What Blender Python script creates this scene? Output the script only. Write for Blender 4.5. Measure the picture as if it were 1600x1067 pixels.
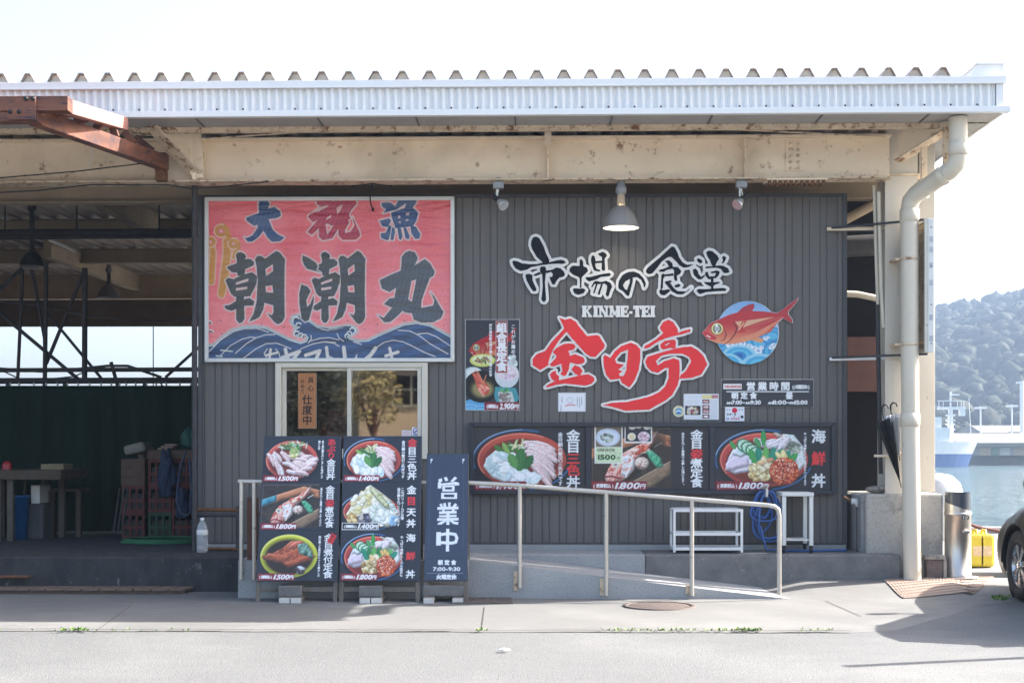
import bpy, bmesh, math, random
import numpy as np
from mathutils import Vector, Matrix, noise as mnoise
R = math.radians
for o in list(bpy.data.objects): bpy.data.objects.remove(o)
SC = bpy.context.scene
COL = SC.collection
random.seed(7)

# ------------------------------------------------------------------ camera
F, CX, HOR, EYE, D0, YAW = 2222.0, 800.0, 695.0, 1.30, 13.5, R(1.0)
cd = bpy.data.cameras.new('camera'); cam = bpy.data.objects.new('camera', cd); COL.objects.link(cam)
cd.sensor_width = 36.0; cd.lens = F*36.0/1600.0; cd.sensor_fit = 'HORIZONTAL'
cd.shift_y = (HOR-533.5)/1600.0
cd.clip_start = 0.05; cd.clip_end = 6000
cam.location = (0, -D0, EYE); cam.rotation_euler = (R(90), 0, YAW)
SC.camera = cam
# ------------------------------------------------------------------ light
SUN_TO = Vector((5.4, 1.65, 4.1)).normalized()
w = bpy.data.worlds.new('World'); SC.world = w; w.use_nodes = True
nt = w.node_tree; bg = nt.nodes['Background']
sky = nt.nodes.new('ShaderNodeTexSky'); sky.sky_type = 'NISHITA'; sky.sun_disc = False
sky.sun_elevation = math.asin(SUN_TO.z); sky.sun_rotation = math.atan2(SUN_TO.x, SUN_TO.y)
sky.air_density = 1.0; sky.dust_density = 4.0; sky.ozone_density = 1.0
nt.links.new(sky.outputs[0], bg.inputs[0]); bg.inputs[1].default_value = 0.142
sl = bpy.data.lights.new('sun', 'SUN'); sl.energy = 4.8; sl.angle = R(0.5); sl.color = (1.0, 0.955, 0.90)
so = bpy.data.objects.new('sun', sl); COL.objects.link(so); so.location = (20, 10, 20)
so.rotation_euler = (-SUN_TO).to_track_quat('-Z', 'Y').to_euler()
SC.view_settings.view_transform = 'Standard'; SC.view_settings.look = 'None'
SC.view_settings.exposure = 2.02; SC.view_settings.gamma = 1.0
try:
    SC.cycles.max_bounces = 8; SC.cycles.transparent_max_bounces = 12; SC.cycles.use_denoising = True
    SC.cycles.volume_bounces = 0; SC.cycles.sample_clamp_indirect = 6.0
except Exception: pass

def W(px, py, Y):
    """world point on the plane y=Y that the photo shows at pixel px,py"""
    u = (px-CX)/F; v = (HOR-py)/F
    dx = u*math.cos(YAW)-math.sin(YAW); dy = u*math.sin(YAW)+math.cos(YAW)
    t = (Y+D0)/dy
    return Vector((t*dx, Y, EYE+t*v))
def GX(px, Y): return W(px, HOR, Y).x
def GZ(py, Y, px=800): return W(px, py, Y).z
def G(px, py, z=0.0):
    """point on the level z"""
    u = (px-CX)/F; v = (HOR-py)/F
    t = (z-EYE)/v
    return Vector((t*(u*math.cos(YAW)-math.sin(YAW)), t*(u*math.sin(YAW)+math.cos(YAW))-D0, z))

# ------------------------------------------------------------------ materials
def lin(c):
    c = [x/255.0 for x in c[:3]]
    return tuple((x/12.92 if x <= .04045 else ((x+.055)/1.055)**2.4) for x in c)
def rgb(c): return (*c, 1.0)
MATS = {}
def mat(name, c, c2=None, rough=.6, metal=0., scale=6., amt=.5, bump=0., bscale=60., rust=0., rcol=(.16,.055,.02), rscale=5., stretch=(1,1,1),
        speck=0., sscale=300., scol=None, trans=0., coat=0., c3=None, scale3=1.2, spec=.5, detail=6, rlo=.5):
    if name in MATS: return MATS[name]
    m = bpy.data.materials.new(name); m.use_nodes = True; MATS[name] = m
    t = m.node_tree; N = t.nodes; L = t.links; b = N['Principled BSDF']
    tc = N.new('ShaderNodeTexCoord'); mp = N.new('ShaderNodeMapping'); mp.inputs['Scale'].default_value = stretch
    geo = N.new('ShaderNodeNewGeometry'); L.new(geo.outputs['Position'], mp.inputs['Vector'])
    src = mp.outputs['Vector']
    def noise(s, d=detail, rr=.6):
        n = N.new('ShaderNodeTexNoise'); n.inputs['Scale'].default_value = s; n.inputs['Detail'].default_value = d; n.inputs['Roughness'].default_value = rr
        L.new(src, n.inputs['Vector']); return n
    def ramp(inp, a, bb):
        r = N.new('ShaderNodeMapRange'); r.inputs['From Min'].default_value = a; r.inputs['From Max'].default_value = bb; L.new(inp, r.inputs['Value']); return r.outputs['Result']
    def mix(fac, A, B):
        x = N.new('ShaderNodeMix'); x.data_type = 'RGBA'; L.new(fac, x.inputs['Factor'])
        for k, v in ((6, A), (7, B)):
            if isinstance(v, tuple): x.inputs[k].default_value = rgb(v)
            else: L.new(v, x.inputs[k])
        return x.outputs[2]
    if c2 is None: c2 = tuple(x*.78 for x in c)
    n1 = noise(scale)
    cur = mix(ramp(n1.outputs['Fac'], .5-.25/max(amt, .05)*.5, .5+.25/max(amt, .05)*.5), c2, c)
    if c3 is not None:
        n3 = noise(scale3, 4); cur = mix(ramp(n3.outputs['Fac'], .48, .66), cur, c3)
    if speck > 0:
        ns = noise(sscale, 2); ms = N.new('ShaderNodeMath'); ms.operation = 'MULTIPLY'; ms.inputs[1].default_value = speck
        L.new(ramp(ns.outputs['Fac'], .5, .68), ms.inputs[0]); cur = mix(ms.outputs[0], cur, scol or tuple(x*.35 for x in c))
    rin = None
    if rust > 0:
        nr = noise(rscale, 10, .72); rin = ramp(nr.outputs['Fac'], 1-rust-.05, 1-rust+.05)
        cur = mix(rin, cur, rcol)
    L.new(cur, b.inputs['Base Color'])
    b.inputs['Metallic'].default_value = metal; b.inputs['Specular IOR Level'].default_value = spec
    nro = noise(scale*2.3, 4); rr = N.new('ShaderNodeMapRange'); L.new(nro.outputs['Fac'], rr.inputs['Value'])
    rr.inputs['From Min'].default_value = .3; rr.inputs['From Max'].default_value = .7
    rr.inputs['To Min'].default_value = max(.02, rough*.8); rr.inputs['To Max'].default_value = min(1, rough*1.2); L.new(rr.outputs['Result'], b.inputs['Roughness'])
    if trans: b.inputs['Transmission Weight'].default_value = trans
    if coat: b.inputs['Coat Weight'].default_value = coat; b.inputs['Coat Roughness'].default_value = .06
    if bump > 0:
        nb = noise(bscale, 5); bp = N.new('ShaderNodeBump'); bp.inputs['Strength'].default_value = min(1, bump*8); bp.inputs['Distance'].default_value = .02*bump*4
        L.new(nb.outputs['Fac'], bp.inputs['Height']); L.new(bp.outputs['Normal'], b.inputs['Normal'])
    return m
def print_mat(name, rough=.45, coat=0., crinkle=0.):
    if name in MATS: return MATS[name]
    m = bpy.data.materials.new(name); m.use_nodes = True; MATS[name] = m
    t = m.node_tree; b = t.nodes['Principled BSDF']
    a = t.nodes.new('ShaderNodeVertexColor'); a.layer_name = 'Col'; t.links.new(a.outputs['Color'], b.inputs['Base Color'])
    b.inputs['Roughness'].default_value = rough
    if coat: b.inputs['Coat Weight'].default_value = coat; b.inputs['Coat Roughness'].default_value = .10; b.inputs['Coat IOR'].default_value = 1.7 if crinkle else 1.5
    if crinkle:
        geo = t.nodes.new('ShaderNodeNewGeometry'); mp = t.nodes.new('ShaderNodeMapping'); mp.inputs['Rotation'].default_value = (0, R(-38), 0); mp.inputs['Scale'].default_value = (1.1, 1, 5.0)
        n = t.nodes.new('ShaderNodeTexNoise'); n.inputs['Scale'].default_value = 2.2; n.inputs['Detail'].default_value = 5; n.inputs['Distortion'].default_value = .8
        t.links.new(geo.outputs['Position'], mp.inputs['Vector']); t.links.new(mp.outputs['Vector'], n.inputs['Vector'])
        bp = t.nodes.new('ShaderNodeBump'); bp.inputs['Strength'].default_value = crinkle; bp.inputs['Distance'].default_value = .16
        t.links.new(n.outputs['Fac'], bp.inputs['Height']); t.links.new(bp.outputs['Normal'], b.inputs['Normal'])
        if coat: t.links.new(bp.outputs['Normal'], b.inputs['Coat Normal'])
    return m

# ------------------------------------------------------------------ object helpers
def tag(o, label=None, cat=None, group=None, kind=None):
    if label: o['label'] = label
    if cat: o['category'] = cat
    if group: o['group'] = group
    if kind: o['kind'] = kind
    return o
def thing(name, label, cat, loc=(0, 0, 0), group=None, rz=0.):
    o = bpy.data.objects.new(name, None); COL.objects.link(o); o.location = loc; o.rotation_euler = (0, 0, rz); o.empty_display_size = .1
    return tag(o, label, cat, group)
def wloc(p):
    v = Vector((0, 0, 0))
    while p is not None: v += p.location; p = p.parent
    return v
class MB:
    def __init__(s): s.v = []; s.f = []; s.sm = []
    def add(s, vs, fs, smooth=False):
        n = len(s.v); s.v += [Vector(x) for x in vs]; s.f += [[i+n for i in f] for f in fs]; s.sm += [smooth]*len(fs); return s
    def box(s, a, b):
        x0, y0, z0 = (min(a[i], b[i]) for i in range(3)); x1, y1, z1 = (max(a[i], b[i]) for i in range(3))
        return s.add([(x0,y0,z0),(x1,y0,z0),(x1,y1,z0),(x0,y1,z0),(x0,y0,z1),(x1,y0,z1),(x1,y1,z1),(x0,y1,z1)],
                     [(0,3,2,1),(4,5,6,7),(0,1,5,4),(1,2,6,5),(2,3,7,6),(3,0,4,7)])
    def bar(s, p, q, w, h, up=(0, 0, 1)):
        p = Vector(p); q = Vector(q); d = (q-p).normalized(); u = Vector(up)
        if abs(d.dot(u)) > .98: u = Vector((0, 1, 0))
        x = d.cross(u).normalized()*w/2; y = x.cross(d).normalized()*h/2
        vs = [p-x-y, p+x-y, p+x+y, p-x+y, q-x-y, q+x-y, q+x+y, q-x+y]
        return s.add(vs, [(0,3,2,1),(4,5,6,7),(0,1,5,4),(1,2,6,5),(2,3,7,6),(3,0,4,7)])
    def tube(s, pts, r, n=10, closed=False, caps=True):
        pts = [Vector(p) for p in pts]; m = len(pts); rs = r if isinstance(r, (list, tuple)) else [r]*m
        rings = []; ref = None
        for i in range(m):
            a = pts[i-1] if (i > 0 or closed) else pts[i]; b = pts[(i+1) % m] if (i < m-1 or closed) else pts[i]
            d = (b-a).normalized()
            if ref is None: ref = Vector((0, 0, 1)) if abs(d.z) < .9 else Vector((1, 0, 0))
            x = d.cross(ref); x = x.normalized() if x.length > 1e-6 else Vector((1, 0, 0)); y = x.cross(d).normalized(); ref = y
            rings.append([pts[i]+(x*math.cos(2*math.pi*k/n)+y*math.sin(2*math.pi*k/n))*rs[i] for k in range(n)])
        vs = [v for rg in rings for v in rg]; fs = []
        for i in range(m if closed else m-1):
            j = (i+1) % m
            for k in range(n): fs.append((i*n+k, i*n+(k+1) % n, j*n+(k+1) % n, j*n+k))
        s.add(vs, fs, True)
        if caps and not closed: s.add(rings[0], [tuple(range(n))[::-1]]); s.add(rings[-1], [tuple(range(n))])
        return s
    def lathe(s, prof, c, n=24, axis='Z', smooth=True, a0=0., a1=2*math.pi):
        c = Vector(c); full = abs(a1-a0-2*math.pi) < 1e-6; cols = n if full else n+1; vs = []
        for (r, h) in prof:
            for k in range(cols):
                a = a0+(a1-a0)*k/n; x, y = r*math.cos(a), r*math.sin(a)
                vs.append(c+{'Z': Vector((x, y, h)), 'X': Vector((h, x, y)), 'Y': Vector((x, h, y))}[axis])
        fs = []
        for i in range(len(prof)-1):
            for k in range(n): fs.append((i*cols+k, i*cols+(k+1) % cols, (i+1)*cols+(k+1) % cols, (i+1)*cols+k))
        return s.add(vs, fs, smooth)
    def prism(s, pts, d):
        """polygon pts pushed by vector d"""
        pts = [Vector(p) for p in pts]; n = len(pts); d = Vector(d)
        return s.add(pts+[p+d for p in pts], [tuple(range(n)), tuple(range(n, 2*n))[::-1]]+[(i, i+n, (i+1) % n+n, (i+1) % n) for i in range(n)])
    def quad(s, *p, smooth=False): return s.add(p, [tuple(range(len(p)))], smooth)
    def build(s, name, m, parent=None, bevel=0., fix=True):
        off = wloc(parent) if parent else Vector((0, 0, 0))
        me = bpy.data.meshes.new(name); me.from_pydata([tuple(v-off) for v in s.v], [], s.f)
        me.polygons.foreach_set('use_smooth', s.sm); 
        if fix:
            bm = bmesh.new(); bm.from_mesh(me); bmesh.ops.recalc_face_normals(bm, faces=bm.faces); bm.to_mesh(me); bm.free()
        me.materials.append(m); me.update()
        o = bpy.data.objects.new(name, me); COL.objects.link(o)
        if parent: o.parent = parent
        if bevel:
            b = o.modifiers.new('bevel', 'BEVEL'); b.width = bevel; b.segments = 2; b.limit_method = 'ANGLE'; b.angle_limit = R(40)
        return o
def arc(c, r, a0, a1, n, plane='XZ'):
    out = []
    for i in range(n+1):
        a = R(a0+(a1-a0)*i/n); x, y = r*math.cos(a), r*math.sin(a)
        out.append(Vector(c)+{'XZ': Vector((x, 0, y)), 'XY': Vector((x, y, 0)), 'YZ': Vector((0, x, y))}[plane])
    return out
def dup(o, loc, rz=None, label=None):
    c = o.copy(); COL.objects.link(c); c.location = loc
    if rz is not None: c.rotation_euler = (0, 0, rz)
    if label: c['label'] = label
    def kids(src, dst):
        for ch in [x for x in COL.objects if x.parent == src]:
            k = ch.copy(); COL.objects.link(k); k.parent = dst; kids(ch, k)
    kids(o, c); return c

# ------------------------------------------------------------------ 2-D printing: shapes painted on a fine grid of coloured vertices
def sdf_poly(X, Y, contours):
    d2 = np.full(X.shape, 1e12); ins = np.zeros(X.shape, bool)
    for pts in contours:
        n = len(pts)
        for i in range(n):
            ax, ay = pts[i]; bx, by = pts[(i+1) % n]; ex, ey = bx-ax, by-ay; l2 = ex*ex+ey*ey+1e-12
            t = np.clip(((X-ax)*ex+(Y-ay)*ey)/l2, 0, 1); dx = X-ax-t*ex; dy = Y-ay-t*ey
            np.minimum(d2, dx*dx+dy*dy, out=d2)
            if ay != by:
                c = ((ay > Y) != (by > Y)) & (X < (bx-ax)*(Y-ay)/(by-ay)+ax); ins ^= c
    d = np.sqrt(d2); return np.where(ins, -d, d)
def sdf_stroke(X, Y, pts, wd):
    out = np.full(X.shape, 1e6)
    ws = wd if isinstance(wd, (list, tuple)) else [wd]*len(pts)
    if len(pts) == 1: return np.hypot(X-pts[0][0], Y-pts[0][1])-ws[0]/2
    for i in range(len(pts)-1):
        ax, ay = pts[i]; bx, by = pts[i+1]; ex, ey = bx-ax, by-ay; l2 = ex*ex+ey*ey+1e-12
        t = np.clip(((X-ax)*ex+(Y-ay)*ey)/l2, 0, 1)
        np.minimum(out, np.hypot(X-ax-t*ex, Y-ay-t*ey)-(ws[i]+(ws[i+1]-ws[i])*t)/2, out=out)
    return out
def vnoise(shape, cell, seed, octv=3):
    rg = np.random.RandomState(seed); out = np.zeros(shape); amp = 1.; tot = 0.
    for k in range(octv):
        c = max(1.2, cell/2**k); gh, gw = int(shape[0]/c)+3, int(shape[1]/c)+3; g = rg.rand(gh, gw)
        y = np.arange(shape[0])/c; x = np.arange(shape[1])/c; yi = y.astype(int); xi = x.astype(int)
        fy = (y-yi)[:, None]; fx = (x-xi)[None, :]; fy = fy*fy*(3-2*fy); fx = fx*fx*(3-2*fx)
        a = g[yi][:, xi]; b = g[yi][:, xi+1]; cc = g[yi+1][:, xi]; d = g[yi+1][:, xi+1]
        out += amp*((a*(1-fx)+b*fx)*(1-fy)+(cc*(1-fx)+d*fx)*fy); tot += amp; amp *= .55
    return out/tot
GL = {}
def glyph(ch):
    """triangles of one character, em units"""
    if ch in GL: return GL[ch]
    c = bpy.data.curves.new('glyph', 'FONT'); c.body = ch; c.fill_mode = 'FRONT'; c.resolution_u = 3
    o = bpy.data.objects.new('glyph', c); COL.objects.link(o)
    dg = bpy.context.evaluated_depsgraph_get(); dg.update(); me = bpy.data.meshes.new_from_object(o.evaluated_get(dg))
    me.calc_loop_triangles(); vs = [(v.co.x, v.co.y) for v in me.vertices]
    tr = [tuple(vs[i] for i in t.vertices) for t in me.loop_triangles]
    xs = [p[0] for t in tr for p in t] or [0, .3]; ys = [p[1] for t in tr for p in t] or [0, 0]
    GL[ch] = (tr, min(xs), max(xs), min(ys), max(ys))
    bpy.data.objects.remove(o); bpy.data.curves.remove(c); bpy.data.meshes.remove(me); return GL[ch]
class Canvas:
    def __init__(s, x0, y0, x1, y1, sc=1.6, col=(30, 36, 48), seed=1):
        s.x0, s.y0, s.x1, s.y1, s.sc = x0, y0, x1, y1, sc
        s.w = int((x1-x0)*sc)+1; s.h = int((y1-y0)*sc)+1
        xs = np.linspace(x0, x1, s.w); ys = np.linspace(y0, y1, s.h); s.X, s.Y = np.meshgrid(xs, ys)
        s.a = np.zeros((s.h, s.w, 3)); s.a[:] = np.array(col)/255.; s.seed = seed; s.rg = random.Random(seed)
    def _win(s, bx, pad):
        i0 = max(0, int((bx[0]-pad-s.x0)*s.sc)); i1 = min(s.w, int((bx[2]+pad-s.x0)*s.sc)+2)
        j0 = max(0, int((bx[1]-pad-s.y0)*s.sc)); j1 = min(s.h, int((bx[3]+pad-s.y0)*s.sc)+2)
        return (slice(j0, j1), slice(i0, i1)) if i1 > i0 and j1 > j0 else None
    def _put(s, win, sd, col, soft=0., al=1.):
        k = 1./(1./s.sc+soft); m = np.clip(.5-sd*k, 0, 1)[..., None]*al
        c = col(s.X[win], s.Y[win]) if callable(col) else np.array(col)/255.
        s.a[win] = s.a[win]*(1-m)+c*m
    def poly(s, cs, col, soft=0., grow=0., al=1., tf=None):
        if isinstance(cs[0][0], (int, float)): cs = [cs]
        if tf: cs = [[tf(*p) for p in c] for c in cs]
        xs = [p[0] for c in cs for p in c]; ys = [p[1] for c in cs for p in c]
        win = s._win((min(xs), min(ys), max(xs), max(ys)), 3+grow+soft)
        if win: s._put(win, sdf_poly(s.X[win], s.Y[win], cs)-grow, col, soft, al)
    def rect(s, x0, y0, x1, y1, col, al=1., soft=0.): s.poly([(x0, y0), (x1, y0), (x1, y1), (x0, y1)], col, al=al, soft=soft)
    def stroke(s, pts, wd, col, soft=0., al=1., tf=None):
        if tf: pts = [tf(*p) for p in pts]
        xs = [p[0] for p in pts]; ys = [p[1] for p in pts]; mw = max(wd) if isinstance(wd, (list, tuple)) else wd
        win = s._win((min(xs), min(ys), max(xs), max(ys)), mw+3+soft)
        if win: s._put(win, sdf_stroke(s.X[win], s.Y[win], pts, wd), col, soft, al)
    def ell(s, cx, cy, rx, ry, col, rot=0., soft=0., al=1.):
        r = max(rx, ry); win = s._win((cx-r, cy-r, cx+r, cy+r), 3+soft)
        if not win: return
        ca, sa = math.cos(R(rot)), math.sin(R(rot)); dx = s.X[win]-cx; dy = s.Y[win]-cy
        u = (dx*ca+dy*sa)/rx; v = (-dx*sa+dy*ca)/ry; q = np.sqrt(u*u+v*v)+1e-9
        s._put(win, (q-1)*min(rx, ry), col, soft, al)
    def ring(s, cx, cy, rx, ry, wd, col, rot=0., a0=0, a1=360, al=1.):
        ca, sa = math.cos(R(rot)), math.sin(R(rot)); pts = []
        for i in range(41):
            a = R(a0+(a1-a0)*i/40); x, y = rx*math.cos(a), ry*math.sin(a); pts.append((cx+x*ca-y*sa, cy+x*sa+y*ca))
        s.stroke(pts, wd, col, al=al)
    def scatter(s, cx, cy, rx, ry, n, size, cols, asp=1., rot=None, al=.9, soft=.3):
        for i in range(n):
            a = s.rg.random()*6.283; r = math.sqrt(s.rg.random()); c = s.rg.choice(cols); j = s.rg.uniform(.85, 1.12); z = size*s.rg.uniform(.6, 1.3)
            s.ell(cx+rx*r*math.cos(a), cy+ry*r*math.sin(a), z*asp, z, tuple(min(255, q*j) for q in c), rot=s.rg.uniform(0, 180) if rot is None else rot+s.rg.uniform(-25, 25), al=al, soft=soft)
    def slice(s, cx, cy, rx, ry, rot, ca, cb, hi=(250, 250, 250)):
        a = R(rot); A = np.array(ca)/255.; B = np.array(cb)/255.
        def f(X, Y):
            v = np.clip(.5+((-(X-cx)*math.sin(a)+(Y-cy)*math.cos(a))/ry)*.5, 0, 1)[..., None]; st = (np.sin(((X-cx)*math.cos(a)+(Y-cy)*math.sin(a))*1.3)*.04)[..., None]
            return np.clip(A*(1-v)+B*v+st, 0, 1)
        s.ell(cx+ry*.12, cy+ry*.3, rx, ry, tuple(x*.45 for x in cb), rot=rot, soft=1.5, al=.6); s.ell(cx, cy, rx, ry, f, rot=rot)
        for k in range(3):
            o = s.rg.uniform(-.5, .5)*rx; s.stroke([(cx+o*math.cos(a)-ry*.5*math.sin(-a), cy+o*math.sin(a)-ry*.5), (cx+(o+rx*.3)*math.cos(a), cy+(o+rx*.3)*math.sin(a))], .7, hi, al=.5, soft=.6)
    def tex(s, pts, cols, cell=4., edge=.4, stripe=None, soft=.4, al=1., grow=0.):
        """polygon filled with a mottled palette, darker towards its lower rim"""
        xs = [p[0] for p in pts]; ys = [p[1] for p in pts]; win = s._win((min(xs), min(ys), max(xs), max(ys)), 4)
        if not win: return
        X, Y = s.X[win], s.Y[win]; sd = sdf_poly(X, Y, [pts])-grow; n = vnoise(X.shape, cell*s.sc, s.rg.randint(0, 99999), 4); n = np.clip((n-.5)*2.1+.5, 0, .999)
        if stripe: a = R(stripe[0]); q = X*math.cos(a)+Y*math.sin(a); n = np.clip(n*.55+.45*(.5+.5*np.sin(q*6.283/stripe[1]+n*3)), 0, .999)
        P = np.array(cols, float)/255.; k = n*(len(cols)-1); i = k.astype(int); f = (k-i)[..., None]; c = P[i]*(1-f)+P[np.minimum(i+1, len(cols)-1)]*f
        sd2 = sdf_poly(X+.8, Y+1.4, [pts])-grow; hi = sdf_poly(X-.6, Y-1.0, [pts])-grow
        c = c*(1-edge*np.clip(1+sd2/3., 0, 1)[..., None]); c = np.clip(c+.16*np.clip(1+hi/1.6, 0, 1)[..., None]*(sd < 0)[..., None], 0, 1)
        k = 1./(1./s.sc+soft); m = np.clip(.5-sd*k, 0, 1)[..., None]*al; s.a[win] = s.a[win]*(1-m)+c*m
    def fillet(s, cx, cy, l, w_, rot, cols, stripe=True, bend=0.):
        a = R(rot); pts = []; n = 7
        top = [(-l+2*l*i/n, -w_*math.sin(math.pi*(.12+.76*i/n))**.7*s.rg.uniform(.85, 1.12)-bend*math.sin(math.pi*i/n)) for i in range(n+1)]; bot = [(x, w_*math.sin(math.pi*(.12+.76*i/n))**.7*s.rg.uniform(.85, 1.12)-bend*math.sin(math.pi*i/n)) for i, (x, y) in enumerate(top)]
        pts = [(cx+x*math.cos(a)-y*math.sin(a), cy+x*math.sin(a)+y*math.cos(a)) for x, y in top+bot[::-1]]
        s.poly([(x+.8, y+1.6) for x, y in pts], (60, 40, 40), soft=2.2, al=.45); s.tex(pts, cols, 3.2, .3, (rot+90, max(2.4, w_*.9)) if stripe else None)
    def heap(s, cx, cy, rx, ry, n, size, cols, asp=1.5, rot=None):
        """pile of small lit pieces, each with its own shade"""
        for i in range(n):
            t = i/n; a = s.rg.random()*6.283; r = math.sqrt(s.rg.random()); x = cx+rx*r*math.cos(a); y = cy+ry*r*math.sin(a); z = size*s.rg.uniform(.7, 1.3); c = s.rg.choice(cols); ro = s.rg.uniform(0, 180) if rot is None else rot+s.rg.uniform(-22, 22)
            s.ell(x+.5, y+1., z*asp, z, tuple(q*.5 for q in c), rot=ro, al=.55, soft=.8); s.ell(x, y, z*asp, z, c, rot=ro, soft=.4); s.ell(x-.2*z, y-.35*z, z*asp*.5, z*.35, tuple(min(255, q*1.15+14) for q in c), rot=ro, al=.8, soft=.5)
    def leaf(s, cx, cy, l, wd, rot, col):
        a = R(rot); pts = []; k = 9; pr = []
        for i in range(k+1):
            t = i/k; z = wd*math.sin(math.pi*min(1, t*.95+.05))**.7*(1 if i % 2 else .72); pr.append((t*l, z))
        loop = pr+[(x, -y) for x, y in pr[::-1]]
        s.poly([(cx+x*math.cos(a)-y*math.sin(a), cy+x*math.sin(a)+y*math.cos(a)) for x, y in loop], col)
        s.stroke([(cx, cy), (cx+l*math.cos(a), cy+l*math.sin(a))], .6, tuple(min(255, q*1.5) for q in col), al=.6)
    def glyph(s, ch, cx, cy, size, col, bold=0., asp=1., shear=0., al=1.):
        """one character centred on cx,cy filling size (CJK box)"""
        tr, gx0, gx1, gy0, gy1 = glyph(ch)
        if not tr: return
        k = size*1.06; mx = (gx0+gx1)/2; cjk = ord(ch) > 0x2e80; my = .36 if cjk else .35
        if cjk: mx = .5 if abs((gx0+gx1)/2-.5) < .3 else mx
        pad = bold+1.5; x0 = cx-size*.8*asp-pad; x1 = cx+size*.8*asp+pad; y0 = cy-size*.8-pad; y1 = cy+size*.8+pad
        ss = 3; nx = int((x1-x0)*s.sc*ss)+1; ny = int((y1-y0)*s.sc*ss)+1
        gxs = x0+np.arange(nx)/(s.sc*ss); gys = y0+np.arange(ny)/(s.sc*ss); m = np.zeros((ny, nx), bool)
        for t in tr:
            p = [(cx+((x-mx)*k+shear*(y-my)*k)*asp, cy-(y-my)*k) for x, y in t]
            a0 = max(0, int((min(q[0] for q in p)-x0)*s.sc*ss)); a1 = min(nx, int((max(q[0] for q in p)-x0)*s.sc*ss)+2)
            b0 = max(0, int((min(q[1] for q in p)-y0)*s.sc*ss)); b1 = min(ny, int((max(q[1] for q in p)-y0)*s.sc*ss)+2)
            if a1 <= a0 or b1 <= b0: continue
            X, Y = np.meshgrid(gxs[a0:a1], gys[b0:b1]); sg = None; ok = np.ones(X.shape, bool); ng = np.ones(X.shape, bool)
            for i in range(3):
                (ax, ay), (bx, by) = p[i], p[(i+1) % 3]; cr = (bx-ax)*(Y-ay)-(by-ay)*(X-ax); ok &= cr >= 0; ng &= cr <= 0
            m[b0:b1, a0:a1] |= ok | ng
        rb = bold*s.sc*ss/2
        if rb >= .5:
            q = m.copy(); r = int(math.ceil(rb))
            for dy in range(-r, r+1):
                for dx in range(-r, r+1):
                    if dx*dx+dy*dy <= rb*rb+.1 and (dx or dy): q |= np.roll(np.roll(m, dy, 0), dx, 1)
            m = q
        fm = m.astype(float); cs = np.cumsum(np.cumsum(np.pad(fm, ((1, 0), (1, 0))), 0), 1)
        win = s._win((x0, y0, x1, y1), 0)
        if not win: return
        ii = ((s.X[win]-x0)*s.sc*ss).round().astype(int); jj = ((s.Y[win]-y0)*s.sc*ss).round().astype(int); h = 1
        i0 = np.clip(ii-h, 0, nx); i1 = np.clip(ii+h+1, 0, nx); j0 = np.clip(jj-h, 0, ny); j1 = np.clip(jj+h+1, 0, ny)
        av = (cs[j1, i1]-cs[j0, i1]-cs[j1, i0]+cs[j0, i0])/((2*h+1)**2)
        s.a[win] = s.a[win]*(1-av[..., None]*al)+np.array(col)/255.*av[..., None]*al
    def vtext(s, x, y0, y1, txt, size, col, bold=1., cols=None, asp=1., al=1.):
        n = len(txt); st = (y1-y0-size)/max(1, n-1)
        for i, ch in enumerate(txt):
            c2 = '︱' if ch == 'ー' else ch
            if ch == 'ー':
                cc = col; s.stroke([(x, y0+size/2+i*st-size*.36), (x, y0+size/2+i*st+size*.36)], bold+.4, cc); continue
            dx, dy = (size*.25, -size*.25) if ch in '、。' else (0, 0)
            s.glyph(ch, x+dx, y0+size/2+i*st+dy, size, (cols[i] if cols and cols[i] else col), bold, asp, al=al)
    def htext(s, x0, x1, y, txt, size, col, bold=1., asp=1., shear=0., al=1.):
        n = len(txt); st = (x1-x0-size*asp)/max(1, n-1)
        for i, ch in enumerate(txt): s.glyph(ch, x0+size*asp/2+i*st, y, size, col, bold, asp, shear, al)
    def latin(s, x0, x1, y, txt, size, col, bold=.6, shear=0.):
        """proportional run fitted between x0 and x1"""
        ws = []
        for ch in txt: g = glyph(ch); ws.append(max(.12, g[2]-g[1])+.09 if g[0] else .25)
        k = (x1-x0)/(sum(ws)*size*1.06); x = x0
        for ch, wch in zip(txt, ws): s.glyph(ch, x+wch*size*1.06*k/2, y, size, col, bold, k, shear); x += wch*size*1.06*k
    def grain(s, amt=.03, cell=3., seed=3): s.a = np.clip(s.a*(1+(vnoise((s.h, s.w), cell*s.sc, seed)-.5)[..., None]*2*amt), 0, 1)
    def mesh(s, name, corners, m, parent=None, mask=None, gain=.92):
        """corners: world points for top-left, top-right, bottom-right, bottom-left"""
        off = wloc(parent) if parent else Vector((0, 0, 0))
        A, B, C, Dd = (np.array(c-off) for c in corners)
        u = ((s.X-s.x0)/(s.x1-s.x0))[..., None]; v = ((s.Y-s.y0)/(s.y1-s.y0))[..., None]
        co = (A*(1-u)+B*u)*(1-v)+(Dd*(1-u)+C*u)*v
        idx = np.arange(s.h*s.w).reshape(s.h, s.w)
        q = np.stack([idx[1:, :-1], idx[1:, 1:], idx[:-1, 1:], idx[:-1, :-1]], -1).reshape(-1, 4)
        if mask is not None:
            mk = (mask[:-1, :-1] & mask[1:, 1:] & mask[:-1, 1:] & mask[1:, :-1]).reshape(-1); q = q[mk]
            used = np.unique(q); rm = np.zeros(s.h*s.w, int); rm[used] = np.arange(len(used)); q = rm[q]; co = co.reshape(-1, 3)[used]; cc = s.a.reshape(-1, 3)[used]
        else: co = co.reshape(-1, 3); cc = s.a.reshape(-1, 3)
        me = bpy.data.meshes.new(name); me.vertices.add(len(co)); me.vertices.foreach_set('co', co.ravel().astype(np.float32))
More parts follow.
